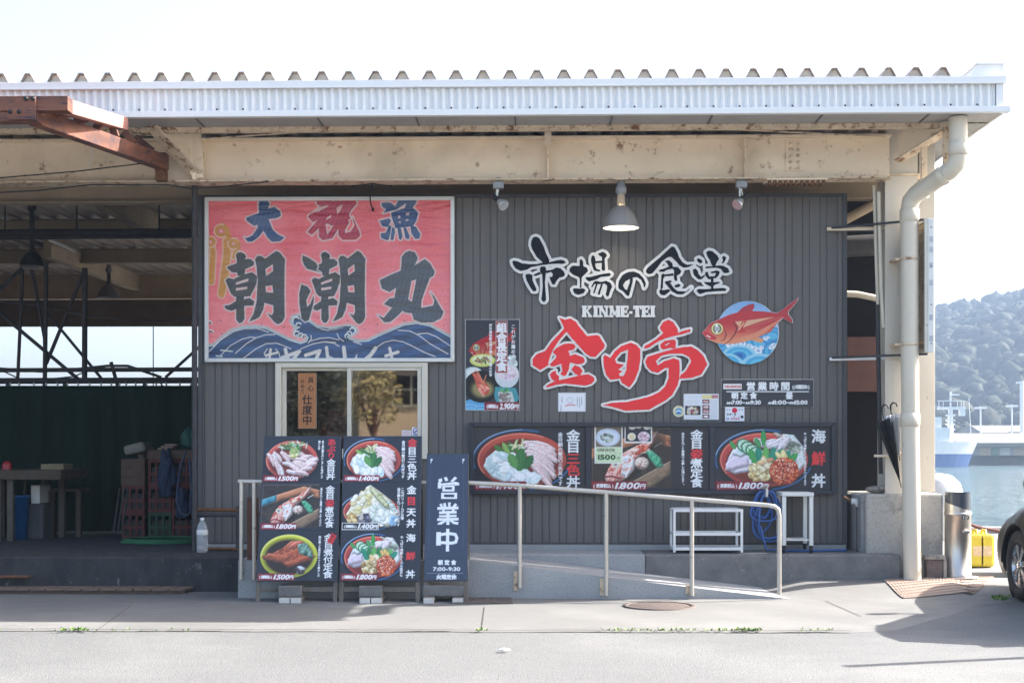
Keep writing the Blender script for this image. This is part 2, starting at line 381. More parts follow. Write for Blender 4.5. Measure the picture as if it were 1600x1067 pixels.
        me.loops.add(q.size); me.loops.foreach_set('vertex_index', q.ravel().astype(np.int32))
        me.polygons.add(len(q)); me.polygons.foreach_set('loop_start', np.arange(0, q.size, 4, dtype=np.int32))
        me.update(calc_edges=True)
        l = np.where(cc <= .04045, cc/12.92, ((cc+.055)/1.055)**2.4)*gain
        at = me.color_attributes.new('Col', 'FLOAT_COLOR', 'POINT'); at.data.foreach_set('color', np.concatenate([l, np.ones((len(l), 1))], 1).ravel().astype(np.float32))
        me.materials.append(m); o = bpy.data.objects.new(name, me); COL.objects.link(o)
        if parent: o.parent = parent
        return o

# ------------------------------------------------------------------ cut-out letters: outline of a distance field, extruded
def contours(S, x0, y0, step):
    """marching squares of S<0, loops of points"""
    ins = S < 0; h, w2 = S.shape; seg = {}
    cell = ins[:-1, :-1].astype(int)+2*ins[:-1, 1:]+4*ins[1:, 1:]+8*ins[1:, :-1]
    T = {1: [(3, 0)], 2: [(0, 1)], 3: [(3, 1)], 4: [(1, 2)], 5: [(3, 2), (1, 0)], 6: [(0, 2)], 7: [(3, 2)], 8: [(2, 3)], 9: [(2, 0)], 10: [(0, 3), (2, 1)], 11: [(2, 1)], 12: [(1, 3)], 13: [(1, 0)], 14: [(0, 3)]}
    def ek(j, i, e): return {0: ('h', j, i), 1: ('v', j, i+1), 2: ('h', j+1, i), 3: ('v', j, i)}[e]
    def ept(k):
        t, j, i = k
        if t == 'h': a, b = S[j, i], S[j, i+1]; f = a/(a-b); return (x0+(i+f)*step, y0+j*step)
        a, b = S[j, i], S[j+1, i]; f = a/(a-b); return (x0+i*step, y0+(j+f)*step)
    for j, i in zip(*np.nonzero((cell > 0) & (cell < 15))):
        for a, b in T[int(cell[j, i])]: seg[ek(j, i, a)] = ek(j, i, b)
    loops = []
    while seg:
        k0 = next(iter(seg)); k = k0; lp = []
        while k in seg: lp.append(ept(k)); k = seg.pop(k)
        if len(lp) > 8:
            out = []
            for idx, p in enumerate(lp):
                if not out or math.hypot(p[0]-out[-1][0], p[1]-out[-1][1]) > step*1.4: out.append(p)
            loops.append(out)
    return loops
def plate(name, loops, Y, thick, m, parent, bevel=.0):
    """loops in photo pixels -> a plate standing on the plane Y, thick towards the viewer"""
    c = bpy.data.curves.new(name, 'CURVE'); c.dimensions = '2D'; c.fill_mode = 'BOTH'; c.extrude = thick/2
    for lp in loops:
        sp = c.splines.new('POLY'); sp.points.add(len(lp)-1); sp.use_cyclic_u = True
        for i, (x, y) in enumerate(lp): p = W(x, y, Y); sp.points[i].co = (p.x, p.z, 0, 1)
    o = bpy.data.objects.new(name, c); COL.objects.link(o); dg = bpy.context.evaluated_depsgraph_get(); dg.update()
    me = bpy.data.meshes.new_from_object(o.evaluated_get(dg)); bpy.data.objects.remove(o); bpy.data.curves.remove(c)
    off = wloc(parent)
    n = len(me.vertices); co = np.zeros(n*3); me.vertices.foreach_get('co', co); co = co.reshape(-1, 3)
    co = np.stack([co[:, 0]-off.x, Y-thick/2-co[:, 2]-off.y, co[:, 1]-off.z], 1); me.vertices.foreach_set('co', co.ravel()); me.update()
    me.materials.clear(); me.materials.append(m); me.name = name
    o = bpy.data.objects.new(name, me); COL.objects.link(o); o.parent = parent; return o
def letter_field(shapes, bx, step=.5, rough=.35, seed=1):
    """shapes: list of contour lists (photo px)"""
    xs = np.arange(bx[0], bx[2], step); ys = np.arange(bx[1], bx[3], step); X, Y = np.meshgrid(xs, ys); S = np.full(X.shape, 1e3)
    for cs in shapes: np.minimum(S, sdf_poly(X, Y, cs), out=S)
    return S+(vnoise(S.shape, 5, seed, 2)-.5)*rough*2
# ------------------------------------------------------------------ palette
M = {}
M['concrete'] = mat('concrete_pavement', (.158,.155,.147), (.128,.126,.12), rough=.9, scale=1.7, amt=.35, bump=.05, bscale=130, speck=.4, sscale=110, scol=(.09,.09,.085), c3=(.178,.174,.164), scale3=.8, rust=.36, rcol=(.115,.112,.106), rscale=1.1)
M['asphalt'] = mat('asphalt', (.150,.152,.148), (.122,.124,.121), rough=.93, scale=.9, amt=.35, bump=.10, bscale=100, speck=.75, sscale=75, scol=(.055,.055,.055), c3=(.172,.172,.166), scale3=.5, rust=.33, rcol=(.10,.102,.10), rscale=.7)
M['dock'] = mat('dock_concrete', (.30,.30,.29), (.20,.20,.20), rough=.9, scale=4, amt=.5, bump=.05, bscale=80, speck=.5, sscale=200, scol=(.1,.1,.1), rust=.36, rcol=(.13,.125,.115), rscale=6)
M['dockdark'] = mat('stained_dock_concrete', (.036,.037,.039), (.018,.019,.022), rough=.85, scale=5, amt=.6, bump=.06, bscale=70, rust=.35, rcol=(.17,.165,.155), rscale=14, stretch=(1,1,.5))
M['ramp'] = mat('ramp_concrete', (.36,.36,.35), (.27,.275,.28), rough=.85, scale=2.2, amt=.5, bump=.03, bscale=60, speck=.4, sscale=60, scol=(.14,.14,.14), rust=.30, rcol=(.17,.17,.17), rscale=9)
M['siding'] = mat('dark_grey_siding', (.124,.114,.106), (.104,.096,.090), rough=.5, scale=5, amt=.6, stretch=(1,1,.05), speck=.35, sscale=9, scol=(.145,.134,.122), c3=(.108,.100,.094), scale3=1.5)
M['trimdark'] = mat('dark_grey_trim', (.055,.058,.064), rough=.45)
M['cream'] = mat('cream_steel_paint', (.86,.71,.53), (.78,.63,.46), rough=.55, scale=2.5, amt=.6, bump=.012, bscale=50, rust=.37, rcol=(.24,.12,.055), rscale=8, c3=(.64,.52,.37), scale3=1.1)
M['post'] = mat('pale_cream_paint', (.60,.55,.46), (.52,.47,.39), rough=.55, scale=2.2, amt=.5, stretch=(1,1,.4), rust=.34, rcol=(.30,.18,.10), rscale=9)
M['creamrust'] = mat('rusty_cream_steel', (.72,.59,.43), (.55,.42,.28), rough=.7, scale=8, amt=.6, bump=.05, bscale=80, rust=.43, rcol=(.20,.085,.035), rscale=11)
M['rust'] = mat('rusty_steel', (.20,.085,.035), (.09,.04,.02), rough=.85, scale=25, amt=.7, bump=.08, bscale=140)
M['fascia'] = mat('white_metal_sheet', (.76,.755,.74), (.71,.71,.70), rough=.38, scale=1.5, amt=.4, rust=.17, rcol=(.45,.36,.27), rscale=4)
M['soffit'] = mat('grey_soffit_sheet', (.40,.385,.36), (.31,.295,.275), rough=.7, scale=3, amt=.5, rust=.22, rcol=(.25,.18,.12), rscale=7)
M['deck'] = mat('folded_roof_sheet', (.42,.34,.285), (.30,.235,.195), rough=.55, scale=5, amt=.6, stretch=(2,.3,2), rust=.3, rcol=(.16,.09,.06), rscale=8)
M['closure'] = mat('beige_closure_sheet', (.74,.70,.63), (.64,.60,.54), rough=.6, scale=6)
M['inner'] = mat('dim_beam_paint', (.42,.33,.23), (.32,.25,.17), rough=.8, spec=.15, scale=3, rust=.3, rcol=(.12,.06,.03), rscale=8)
M['brown'] = mat('brown_board', (.14,.055,.035), (.09,.035,.022), rough=.7, scale=4)
M['green'] = mat('green_sheet', (.007,.021,.013), (.004,.013,.008), rough=.8, scale=2, amt=.5, stretch=(3,1,.3), spec=.1)
M['pipegrey'] = mat('dark_steel_pipe', (.06,.06,.065), (.04,.035,.035), rough=.6, spec=.25, rust=.25, rcol=(.1,.045,.025))
M['steel'] = mat('stainless_tube', (.56,.53,.48), (.48,.45,.40), rough=.32, metal=.55, scale=3)
M['steelbrush'] = mat('brushed_stainless', (.62,.58,.52), (.52,.48,.43), rough=.36, metal=.85, scale=30, stretch=(1,1,.05))
M['pvc'] = mat('cream_plastic_pipe', (.66,.60,.49), (.58,.52,.41), rough=.5, scale=2.5, amt=.5, stretch=(1,1,.4), rust=.32, rcol=(.36,.29,.20), rscale=6)
M['white'] = mat('white_paint', (.74,.74,.72), (.66,.66,.64), rough=.45, scale=9)
M['whitealu'] = mat('white_aluminium_frame', (.70,.70,.67), (.60,.60,.58), rough=.35, scale=4, metal=.15)
M['ivory'] = mat('ivory_window_frame', (.66,.61,.51), (.60,.55,.45), rough=.4, scale=3)
M['black'] = mat('black_matte', (.012,.012,.013), rough=.6)
M['rubber'] = mat('black_rubber', (.018,.018,.018), rough=.75, scale=30)
M['darkroom'] = mat('dark_room', (.014,.012,.012), (.008,.007,.007), rough=.9, scale=2, spec=.1)
M['navy'] = mat('navy_board', (.035,.046,.068), (.028,.037,.056), rough=.42, scale=5)
M['navyframe'] = mat('navy_frame', (.025,.03,.042), (.018,.022,.03), rough=.4, scale=6)
M['greywood'] = mat('weathered_wood', (.16,.14,.12), (.085,.072,.06), rough=.85, scale=9, stretch=(1,1,.2), bump=.03)
M['block'] = mat('concrete_block', (.20,.195,.185), (.13,.125,.12), rough=.95, scale=14, bump=.08, bscale=120)
M['whitewood'] = mat('white_wood', (.62,.60,.56), (.50,.48,.44), rough=.7, scale=10)
M['redwood'] = M.setdefault('pinkwood', mat('sunlit_timber_tint', (.46,.22,.18), (.34,.14,.11), rough=.7, scale=3, stretch=(1,.4,3))) and mat('red_brown_timber', (.22,.078,.038), (.08,.03,.02), rough=.62, scale=3.2, amt=.8, stretch=(.5,1,3), bump=.02, bscale=40, rust=.44, rcol=(.045,.022,.03), rscale=7)  # pink copy of the timber for the side beam: sunlight put into its colour
M['pier'] = mat('peeling_pier_paint', (.44,.41,.36), (.36,.335,.29), rough=.85, scale=3, amt=.5, bump=.06, bscale=60, rust=.40, rcol=(.20,.19,.175), rscale=2.6, speck=.25, sscale=40, scol=(.12,.11,.1))
M['brick'] = mat('crumbling_block', (.22,.17,.15), (.13,.105,.1), rough=.95, scale=20, bump=.12, bscale=90, rust=.4, rcol=(.35,.32,.29), rscale=16)
M['water'] = None
def tiltx(b, k=.0022):
    for v in b.v: v.z += k*v.x
    return b

# ================================================================== GROUND, WATER
def gz_at(x, y):
    d = y+D0
    sx = min(1, max(0, (x-1.85)/.6)); sx = sx*sx*(3-2*sx)
    sy = min(1, max(0, (d-12.05)/.85)) if x < 3.75 else min(1, max(0, (d-12.3-.3*min(1,(x-3.75)))/.75))
    sy = sy*sy*(3-2*sy)
    return .085*sx*sy
b = MB(); b.quad((-160,-120,-.012),(160,-120,-.012),(160,-.4,-.012),(-160,-.4,-.012)); b.quad((-160,-.4,-.012),(3.3,-.4,-.012),(3.3,40,-.012),(-160,40,-.012)); tag(b.build('asphalt_road', M['asphalt']), kind='structure')
# pavement sheet: front edge at the joint, curved round the corner on the right
def front_d(x):
    a = [(-99, 9.96), (2.2, 9.96), (2.55, 10.1), (3.0, 10.75), (3.5, 11.5), (4.2, 12.1), (99, 12.35)]
    for (x0, d0), (x1, d1) in zip(a, a[1:]):
        if x <= x1: return d0+(d1-d0)*(x-x0)/(x1-x0)
b = MB(); xs = [-30, -20, -14]+[-10+i*.25 for i in range(48)]+[2+i*.08 for i in range(55)]+[7, 9, 14]; NY = 26; vs = []
for x in xs:
    y0 = front_d(x)-D0+.012*math.sin(x*3.1)+.008*math.sin(x*9.3); y1 = -.25
    for j in range(NY): y = y0+(y1-y0)*j/(NY-1); vs.append((x, y, gz_at(x, y)+(0 if j else -.016)))
b.add(vs, [(i*NY+j, (i+1)*NY+j, (i+1)*NY+j+1, i*NY+j+1) for i in range(len(xs)-1) for j in range(NY-1)], True)
tag(b.build('pavement', M['concrete'], fix=False), kind='structure')
# joints in the pavement (thin dark gaps)
M['joint'] = mat('joint_filler', (.075,.07,.06), (.05,.05,.045), rough=.95, scale=20)
b = MB(); 
for x in [-9+i*.2 for i in range(56)]:
    b.quad(*[(xx, front_d(xx)-D0+.03+o+.012*math.sin(xx*7+o), .0035) for xx, o in ((x,-.03),(x+.2,-.03),(x+.2,.004+.01*math.sin(x*5)),(x,.004+.01*math.sin(x*4)))])
for p, q in (((150,985),(205,945)), ((752,985),(757,948)), ((1345,962),(1290,938))):
    a, c = G(*p, .004), G(*q, .004); n = Vector((c.y-a.y, a.x-c.x, 0)).normalized()*.004; b.quad(a-n, a+n, c+n, c-n)
tag(b.build('pavement_joint', M['joint'], fix=False), kind='structure')
# quay on the right, behind the pier
QY = 19.7-D0
M['quay'] = mat('quay_asphalt', (.26,.25,.235), (.19,.185,.175), rough=.92, scale=2, bump=.05, bscale=120, speck=.5, sscale=150)
b = MB(); b.box((3.34,-.25,-3),(120,QY,.081)); tag(b.build('quay', M['quay']), kind='structure')
b = MB(); b.box((-160,40,-3),(3.3,40.5,-.02)); b.box((3.3,QY,-3),(120,QY+.35,.16)); tag(b.build('quay_edge', M['dock']), kind='structure')
b = MB(); p0, p1 = G(1538,862,.085), G(1640,872,.085); b.quad((p0.x,p0.y,.0855),(p1.x,p1.y,.0855),(p1.x,p1.y+.28,.0855),(p0.x,p0.y+.28,.0855)); tag(b.build('road_marking', M['white']), kind='structure')
b = MB(); b.box((G(1505,912,.1).x,-.35,.0),(9,-.18,.135)); tag(b.build('kerb', M['dock'], bevel=.01), kind='structure')
m = bpy.data.materials.new('sea_water'); m.use_nodes = True; t = m.node_tree; pb = t.nodes['Principled BSDF']
pb.inputs['Base Color'].default_value = (.05,.12,.135,1); pb.inputs['Roughness'].default_value = .09; pb.inputs['IOR'].default_value = 1.33
geo = t.nodes.new('ShaderNodeNewGeometry'); mp = t.nodes.new('ShaderNodeMapping'); mp.inputs['Scale'].default_value = (.35,1.0,1); t.links.new(geo.outputs['Position'], mp.inputs[0])
n1 = t.nodes.new('ShaderNodeTexNoise'); n1.inputs['Scale'].default_value = .55; n1.inputs['Detail'].default_value = 7; n1.inputs['Roughness'].default_value = .62; t.links.new(mp.outputs[0], n1.inputs['Vector'])
bp = t.nodes.new('ShaderNodeBump'); bp.inputs['Strength'].default_value = 1.0; bp.inputs['Distance'].default_value = 2.6; t.links.new(n1.outputs['Fac'], bp.inputs['Height']); t.links.new(bp.outputs[0], pb.inputs['Normal'])
b = MB(); b.quad((-500,-120,-1.6),(900,-120,-1.6),(900,700,-1.6),(-500,700,-1.6)); tag(b.build('water', m), kind='structure')

# ================================================================== PLATFORM, RAMP
PZ = .31
b = MB(); XL = GX(372, -1.45)
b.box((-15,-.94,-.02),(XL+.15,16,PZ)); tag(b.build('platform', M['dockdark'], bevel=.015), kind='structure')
b = MB(); b.box((XL+.15,-.60,-.02),(GX(1008,-.6),16,PZ)); tag(b.build('platform', M['ramp'], bevel=.012), kind='structure')
b = MB(); b.box((GX(1008,-.6),-.602,-.02),(GX(1408,-.6),16,PZ)); tag(b.build('platform', M['dockdark'] if 0 else mat('worn_dock_concrete', (.19,.185,.178), (.13,.127,.12), rough=.92, scale=7, amt=.7, bump=.09, bscale=80, rust=.36, rcol=(.27,.262,.25), rscale=16), bevel=.02), kind='structure')
YR = -1.45; x0, xf, x1 = XL, GX(735, YR), GX(1236, YR)
b = MB(); n = 24; prof = [(x0,.32),(xf,.322)]+[(xf+(x1-xf)*i/n, .322*(1-i/n)**1.02) for i in range(1, n+1)]
vs = [(x, YR, -.02) for x, z in prof]+[(x, YR, z) for x, z in prof]+[(x, -.604, z+.002) for x, z in prof]; k = len(prof)
b.add(vs, [(i,i+1,k+i+1,k+i) for i in range(k-1)]+[(k+i,k+i+1,2*k+i+1,2*k+i) for i in range(k-1)]+[(0,k,2*k)])
b.quad((x0,YR,-.02),(x0,YR,.32),(x0,-.61,.32),(x0,-.61,-.02))
tag(b.build('ramp', M['ramp'], fix=True), kind='structure')

# ================================================================== RESTAURANT BOX
RB = thing('restaurant_building', 'low restaurant box clad in dark grey ribbed siding under the market roof', 'building', (0, 0, PZ))
X0, X1, ZT = GX(312, 0), GX(1321, 0), GZ(306, 0)
ZB = GZ(849, 0)
b = MB(); wx0, wx1, wz1 = GX(433,0), GX(665,0), GZ(570,0); wz0 = GZ(712,0)
# ribbed siding as real grooves
xs = []; x = X0+.05; alt = 0
while x < X1-.03:
    xs.append(x); x += (.066 if alt else .098); alt ^= 1
prof = [(X0, 0)]
for x in xs: prof += [(x-.0055, 0), (x-.0035, .009), (x+.0035, .009), (x+.0055, 0)]
prof.append((X1, 0))
def strip(za, zb, xa, xb):
    pr = [(xa, 0)]+[p for p in prof if xa+.006 < p[0] < xb-.006]+[(xb, 0)]
    n = len(pr); b.add([(x, y, za) for x, y in pr]+[(x, y, zb) for x, y in pr], [(i, i+1, n+i+1, n+i) for i in range(n-1)])
strip(ZB, ZT, X0, wx0); strip(wz1, ZT, wx0, wx1); strip(ZB, wz0, wx0, wx1); strip(ZB, ZT, wx1, X1)
b.build('siding', M['siding'], RB, fix=False)
b = MB()
b.quad((X0,0,PZ),(X0,6,PZ),(X0,6,ZT),(X0,0,ZT)); b.quad((X1,0,PZ),(X1,6,PZ),(X1,6,ZT),(X1,0,ZT)); b.quad((X0,6,PZ),(X1,6,PZ),(X1,6,ZT),(X0,6,ZT))
b.quad((X0,.0,ZT),(X1,.0,ZT),(X1,6,ZT),(X0,6,ZT))
b.build('rear_shell', M['darkroom'], RB, fix=False)
b = MB(); b.box((X0-.012,-.018,ZB),(X0+.03,.05,ZT+.01)); b.box((X1-.03,-.018,ZB),(X1+.012,.05,ZT+.01)); b.box((X0+.031,-.012,ZT-.02),(X1-.031,.05,ZT+.012)); b.box((X0+.031,-.022,ZB-.005),(X1-.031,.02,ZB+.012))
b.build('corner_trim', M['trimdark'], RB)
b = MB(); b.box((X0+.005,-.05,PZ),(X1-.005,.05,ZB-.006)); b.build('base', M['ramp'], RB)
# window
fr = MB(); a0, a1, t1, t0 = GX(430,-.05), GX(668,-.05), GZ(566,-.05), wz0-.03
fw = .055
fr.box((a0,-.05,t0),(a0+fw,.06,t1)); fr.box((a1-fw,-.05,t0),(a1,.06,t1)); fr.box((a0+fw,-.05,t1-fw*.85),(a1-fw,.06,t1)); fr.box((a0+fw,-.05,t0),(a1-fw,.06,t0+fw))
frame = fr.build('window_frame', M['ivory'], RB, bevel=.004)
mid = GX(547,-.03)
glass = bpy.data.materials.new('window_glass'); glass.use_nodes = True; t = glass.node_tree; t.nodes.clear()
o_ = t.nodes.new('ShaderNodeOutputMaterial'); mx = t.nodes.new('ShaderNodeMixShader'); tr = t.nodes.new('ShaderNodeBsdfTransparent'); gl = t.nodes.new('ShaderNodeBsdfGlossy'); fz = t.nodes.new('ShaderNodeFresnel')
tr.inputs[0].default_value = (.86,.84,.80,1); gl.inputs['Roughness'].default_value = .02; fz.inputs[0].default_value = 2.5; gl.inputs[0].default_value = (.9,.86,.78,1)
t.links.new(fz.outputs[0], mx.inputs[0]); t.links.new(tr.outputs[0], mx.inputs[1]); t.links.new(gl.outputs[0], mx.inputs[2]); t.links.new(mx.outputs[0], o_.inputs[0])
for (p, q, yy) in ((a0+fw, mid+.03, .012), (mid-.03, a1-fw, -.022)):
    s = MB(); e = .042
    s.box((p+.002,yy-.014,t0+fw),(p+e,yy+.014,t1-fw*.85)); s.box((q-e,yy-.014,t0+fw),(q-.002,yy+.014,t1-fw*.85)); s.box((p+e,yy-.014,t1-fw*.85-e*.7),(q-e,yy+.014,t1-fw*.85)); s.box((p+e,yy-.014,t0+fw),(q-e,yy+.014,t0+fw+e))
    so_ = s.build('sash', M['ivory'], RB, bevel=.003)
    g = MB(); g.quad((p+e,yy+.002,t0+fw+e),(q-e,yy+.002,t0+fw+e),(q-e,yy+.002,t1-fw*.85-e*.7),(p+e,yy+.002,t1-fw*.85-e*.7)); g.build('pane', glass, so_, fix=False)

# ================================================================== MARKET SHED (roof, steel)
SH = thing('market_shed', 'long open market shed with white ribbed fascia and cream steel girder', 'shed', (0, 0, PZ))
YF = -1.30; YG = -.88                      # fascia plane, gutter back
XR = GX(1572, YF); XLft = -14.
zt, zb_ = GZ(124.5, YF), GZ(181, YF)
z1, z2 = GZ(134.5, YF), GZ(171.5, YF)
f = MB()                                    # waved sheet
xs = np.arange(XLft, XR-.09, .0075); n = len(xs); pit = .0685
wave = [(-.015*max(-.8, min(.8, math.sin(2*math.pi*x/pit)*1.2))) for x in xs]
f.add([(x, YF+.012+wv, z2-.01) for x, wv in zip(xs, wave)]+[(x, YF+.012+wv, z1+.01) for x, wv in zip(xs, wave)], [(i,i+1,n+i+1,n+i) for i in range(n-1)], True)
tiltx(f).build('fascia_sheet', M['fascia'], SH, fix=False)
f = MB(); f.box((XLft,YF-.02,z1),(XR-.0,YF+.05,zt)); f.box((XLft,YF-.028,z1-.012),(XR,YF-.004,z1+.002))
tiltx(f).build('fascia_cap', M['fascia'], SH, bevel=.004)
f = MB(); f.box((XLft,YF-.03,zb_),(XR+.03,YF+.03,z2)); tiltx(f).build('fascia_drip_trim', M['fascia'], SH, bevel=.004)
f = MB(); f.box((XR-.085,YF-.006,z2+.001),(XR-.02,YF+.05,z1-.013)); tiltx(f).build('fascia_end_trim', M['fascia'], SH, bevel=.004)
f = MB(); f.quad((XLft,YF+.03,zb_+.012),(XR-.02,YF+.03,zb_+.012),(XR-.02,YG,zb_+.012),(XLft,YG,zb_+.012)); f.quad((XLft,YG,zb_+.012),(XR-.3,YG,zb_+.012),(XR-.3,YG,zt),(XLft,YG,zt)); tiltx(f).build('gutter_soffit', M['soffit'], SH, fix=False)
for px in (312,652,805,955,1110,1280,1445,500): x = GX(px, -1.08); f = MB(); f.box((x-.006,YF+.035,zb_+.004),(x+.006,YG,zb_+.0115)); tiltx(f).build('soffit_seam', M['trimdark'], SH)
f = MB(); f.box((XLft,YG-.012,zb_-.035),(XR-.45,YG+.05,zb_+.01)); tiltx(f).build('gutter_angle', M['creamrust'], SH)
f = MB()                                    # right verge
f.box((XR-.02,YF+.051,zb_+.002),(XR+.0,15.0,zt)); tiltx(f).build('verge_fascia', M['fascia'], SH)
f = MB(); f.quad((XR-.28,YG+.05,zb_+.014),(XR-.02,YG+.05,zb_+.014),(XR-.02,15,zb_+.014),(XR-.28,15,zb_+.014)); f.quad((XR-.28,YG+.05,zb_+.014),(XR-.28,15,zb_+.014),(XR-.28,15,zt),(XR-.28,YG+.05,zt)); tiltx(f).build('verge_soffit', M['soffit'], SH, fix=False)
f = MB(); xa, xb = GX(1519,-1.1), GX(1560,-1.1); za = GZ(97,-1.1); za = GZ(104,-1.24)-.012; pts = [(xa-.06,YF+.06,zt),(xa,YF+.06,za),(xb,YF+.06,za),(xb,YF+.06,zt)]
f.prism(pts, (0,15,0)); f.box((xa-.01,YF+.045,za),(xb+.01,14,za+.012)); tiltx(f).build('verge_cap', M['fascia'], SH)
# screws
scr = MB(); scr.lathe([(0,-.006),(.007,-.006),(.009,0)],(0,0,0),8,'Y'); first = None
for i in range(47):
    x = GX(2, YF)+i*.2245-.6
    if x > XR-.1: break
    if first is None: o = scr.build('screw', M['pipegrey'], SH); first = o
    else: o = first.copy(); COL.objects.link(o); o.parent = SH
    o.location = Vector((x, YF-.001, z2+.018+.0022*x))
# folded deck
f = MB(); pit = .2322; xk = GX(43.3, YF+.05); k0 = int((XLft-xk)/pit); prof = []; H = .108; zv = zt-.012
k = k0
while xk+k*pit < XR-.33: c = xk+k*pit; prof += [(c-.082, zv), (c-.022, zv+H), (c+.022, zv+H), (c+.082, zv)]; k += 1
prof.append((XR-.15, zv)); n = len(prof); YD0, YD1 = YF+.045, 15.0
f.add([(x,YD0,z) for x,z in prof]+[(x,YD1,z) for x,z in prof]+[(x,YD0,z-.006) for x,z in prof]+[(x,YD1,z-.006) for x,z in prof],
      [(i,i+1,n+i+1,n+i) for i in range(n-1)]+[(2*n+i,2*n+i+1,3*n+i+1,3*n+i) for i in range(n-1)]+[(i,i+1,2*n+i+1,2*n+i) for i in range(n-1)])
tiltx(f).build('roof_sheet', M['deck'], SH, fix=False)
f = MB(); k = k0
while xk+k*pit < XR-.33:
    c = xk+k*pit; f.quad((c-.082,YD0+.06,zv-.002),(c+.082,YD0+.06,zv-.002),(c+.022,YD0+.06,zv+H-.008),(c-.022,YD0+.06,zv+H-.008)); k += 1
tiltx(f).build('rib_closure', M['closure'], SH, fix=False)
# front girder
def ibeam(name, Y, zb, zt_, xa, xb, m, fl=.2, th=.014, mf=None):
    g = MB(); g.box((xa,Y-.005,zb+th),(xb,Y+.005,zt_-th)); g.box((xa,Y-fl/2,zt_-th),(xb,Y+fl/2,zt_)); o = None
    tiltx(g).build(name, m, SH, bevel=.002); g = MB(); g.box((xa,Y-fl/2,zb),(xb,Y+fl/2,zb+th)); tiltx(g).build('girder_flange', mf or m, SH, bevel=.003)
YGd = -.45; gzb, gzt = GZ(281, -.56), GZ(213, -.55)
XCol = GX(1384, -.4)
ibeam('girder', YGd, gzb, gzt, XLft, XCol+.02, M['cream'], .22, .016, M['creamrust'])
for px in (856, 1162, 320): x = GX(px, YGd); g = MB(); g.box((x-.006,YGd-.1,gzb+.017),(x+.006,YGd-.006,gzt-.017)); tiltx(g).build('girder_stiffener', M['cream'], SH)
x = GX(856, YGd); g = MB(); g.box((x-.03,YGd-.13,gzt-.09),(x+.03,YGd-.115,gzt+.12)); tiltx(g).build('hanger_strap', M['cream'], SH)
xa, xb = GX(1227,YGd), GX(1254,YGd); za, zc = GZ(270,YGd), GZ(223,YGd); g = MB(); g.box((xa,YGd-.02,za),(xb,YGd-.0052,zc)); g.box((GX(1195,YGd),YGd-.115,gzb-.014),(GX(1290,YGd),YGd+.11,gzb-.001)); sp_ = tiltx(g).build('splice_plate', M['cream'], SH)
bolt = MB(); bolt.lathe([(0,-.016),(.012,-.015),(.0165,-.009),(.0165,0)],(0,0,0),10,'Y'); first = None
for r in range(5):
    for c in (0,1):
        if first is None: o = first = bolt.build('bolt', M['creamrust'], sp_)
        else: o = first.copy(); COL.objects.link(o); o.parent = sp_
        x = xa+(.28+.44*c)*(xb-xa); o.location = Vector((x, YGd-.02, za+(.09+.2*r)*(zc-za)+.0022*x))
bolt = MB(); bolt.lathe([(0,-.03),(.012,-.03),(.016,-.022),(.016,0)],(0,0,0),8,'Z'); first = None
for i in range(11):
    for yy in (-.085, .06):
        if first is None: o = first = bolt.build('bolt', M['rust'], sp_)
        else: o = first.copy(); COL.objects.link(o); o.parent = sp_
        x = GX(1200+i*8.4, YGd); o.location = Vector((x, YGd+yy, gzb-.014+.0022*x))
# sloping thin tie seen above the girder
for q in ([W(322,217,-.7), W(520,203,-.7), W(700,199,-.75)], [W(1020,199,-.75), W(1180,204,-.7), W(1382,214,-.6)], [W(0,205,-.72), W(120,206,-.7), W(262,213,-.68)]): g = MB(); g.tube(q, .008, 6); g.build('tie_rod', M['creamrust'], SH)
# cantilever arms to the gutter
def arm(p_top, p_bot, wd, m1, m2, zt_):
    """tapered cantilever from the girder (p_bot) to the gutter (p_top)"""
    a, c = Vector(p_top), Vector(p_bot); d = Vector((c.x-a.x, c.y-a.y, 0)).normalized(); s = Vector((d.y, -d.x, 0))
    g = MB(); g.prism([a-s*.005, c-s*.005, Vector((c.x,c.y,zt_))-s*.005, Vector((a.x,a.y,a.z+.10))-s*.005], s*.01); g.build('cantilever_web', m1, SH)
    g = MB(); g.bar(a, c, wd, .014); g.build('cantilever_flange', m2, SH)
arm(W(236,198,-.98), W(306,272,-.55), .15, M['cream'], M['creamrust'], gzt+.1)
arm(W(1494,195,-1.0), W(1404,252,-.56), .13, M['cream'], M['creamrust'], gzt+.12)
g = MB(); g.prism([W(278,205,-.6), W(313,203,-.6), W(319,281,-.57), W(301,281,-.57)], (0,.05,0)); g.build('gusset', M['cream'], SH)
# column and its posts
YC = -.40; cz0 = GZ(771, YC); g = MB(); xa, xb = GX(1383,YC), GX(1434,YC)
g.box((xa,YC,cz0),(xb,YC+.015,gzt+.25)); g.box((xa,YC+.28,cz0),(xb,YC+.295,gzt+.25)); g.box(((xa+xb)/2-.005,YC+.015,cz0),((xa+xb)/2+.005,YC+.28,gzt+.25)); g.build('column', M['post'], SH, bevel=.002)
g = MB(); g.box((xa-.06,YC-.03,GZ(277,YC)),(xb+.06,YC+.32,GZ(274,YC))); g.build('column_cap_plate', M['creamrust'], SH)
g = MB(); xc, xd = GX(1436,.1), GX(1461,.1); g.box((xc,.1,cz0),(xd,.35,GZ(180,.1))); g.build('rear_post', M['post'], SH, bevel=.004)
g = MB(); x = GX(1441,-.7); g.box((x-.02,-.75,GZ(290,-.7)),(x+.03,-.72,GZ(228,-.7))); g.build('pipe_hanger', M['creamrust'], SH, bevel=.003); g = MB(); x = GX(1476,-.95); g.box((x-.025,-1.0,GZ(262,-.95)),(x+.03,-.97,GZ(203,-.95))); g.build('pipe_hanger', M['creamrust'], SH, bevel=.003)
